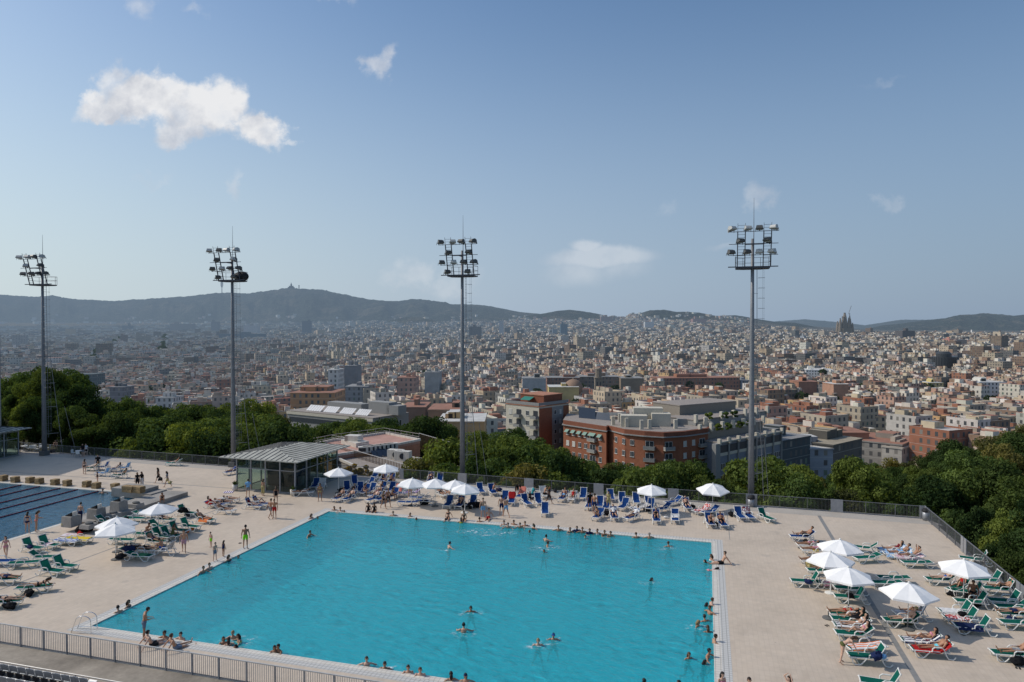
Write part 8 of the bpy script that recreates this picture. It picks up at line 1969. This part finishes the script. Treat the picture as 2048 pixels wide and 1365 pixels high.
# trees along distant streets and squares
r_ = np.random.default_rng(3); segs = [((1660, 752), (1870, 738), 1000, 26), ((1700, 745), (1800, 741), 1050, 30), ((205, 712), (235, 680), 1500, 0), ((320, 705), (345, 680), 1500, 0)]
vs = []; 
def lump(c, s, n=70):
    d = r_.normal(size=(n, 3)); d /= np.linalg.norm(d, axis=1)[:, None]; c = np.array(c) + d * s * np.array([1, 1, .8]); t = r_.normal(size=(n, 3)); t /= np.linalg.norm(t, axis=1)[:, None]; b = np.cross(t, d); b /= np.linalg.norm(b, axis=1)[:, None] + 1e-9
    q = s * .34; vs.append(np.stack([c - t * q, c + b * q, c + t * q, c - b * q], 1).reshape(-1, 3))
for k in range(170): px = r_.uniform(1640, 1890); d = r_.uniform(930, 1040) + (1760 - px) * .2; p = at(px, d); lump((p.x, p.y, T(p.x, p.y) + 15), r_.uniform(4, 7))
for k in range(60): f = k / 60; d = 900 + 1400 * f; px = 185 + 55 * f; p = at(px, d); lump((p.x, p.y, T(p.x, p.y) + 19), 9)
for k in range(60): f = k / 60; d = 1300 + 1300 * f; px = 325 + 5 * f; p = at(px, d); lump((p.x, p.y, T(p.x, p.y) + 20), 9)
for k in range(260): px = r_.uniform(0, 2048); d = r_.uniform(400, 1500); p = at(px, d); lump((p.x, p.y, T(p.x, p.y) + 13), r_.uniform(3, 5))
v = np.concatenate(vs); n = len(v) // 4; me = bpy.data.meshes.new('distant_street_trees'); me.vertices.add(4 * n); me.vertices.foreach_set('co', v.ravel()); me.loops.add(4 * n); me.loops.foreach_set('vertex_index', np.arange(4 * n)); me.polygons.add(n); me.polygons.foreach_set('loop_start', np.arange(n) * 4); me.polygons.foreach_set('loop_total', np.full(n, 4)); me.materials.append(M['leaf_far']); me.polygons.foreach_set('use_smooth', np.zeros(n, bool)); me.update()
o = link('distant_street_trees', me); o['kind'] = 'stuff'; o['label'] = 'dark green street trees scattered through the distant city'
# ------------------------------------------------------------------ make every label single out its thing
ORD = ['first', 'second', 'third', 'fourth', 'fifth', 'sixth', 'seventh', 'eighth', 'ninth', 'tenth', 'eleventh', 'twelfth', 'thirteenth', 'fourteenth', 'fifteenth', 'sixteenth', 'seventeenth', 'eighteenth', 'nineteenth', 'twentieth']
def words(s, n=16):
    w = s.split(); return ' '.join(w[:n])
bpy.context.view_layer.update()
def centre(o):
    pts = []
    ks = [o] + [c for c in KIDSMAP.get(o, [])]
    for k in ks:
        if k.type == 'MESH':
            bb = [k.matrix_world @ Vector(b) for b in k.bound_box]; pts.append(sum(bb, Vector()) / 8)
    return sum(pts, Vector()) / len(pts) if pts else o.matrix_world.translation
KIDSMAP = {}
for o in COL.objects:
    if o.parent: KIDSMAP.setdefault(o.parent, []).append(o)
by = {}; LONG = []
for o in ALL:
    by.setdefault(o['label'], []).append(o)
for lab, os_ in by.items():
    if len(os_) < 2: continue
    os_.sort(key=lambda o: project(centre(o))[0])
    for i, o in enumerate(os_):
        if len(os_) == 2: t = ('left one', 'right one')[i]
        elif i == 0: t = 'leftmost one'
        elif i == len(os_) - 1: t = 'rightmost one'
        elif i < 20: t = ORD[i] + ' from left'
        else: t = ORD[min(len(os_) - 1 - i, 19)] + ' from right'
        o['label'] = lab + ', ' + t
for o in ALL:
    w_ = o['label'].split()
    if len(w_) > 16 and w_[0] == 'empty': w_ = w_[1:]
    if len(w_) > 16: w_ = ' '.join(w_).replace(' on lounger ', ', ').replace(',,', ',').split()
    while len(w_) > 16 and 'the' in w_: w_.remove('the')
    if len(w_) > 16: LONG.append(o['label'])
    o['label'] = ' '.join(w_[:16])
print('things', len(ALL), 'objects', len(COL.objects))
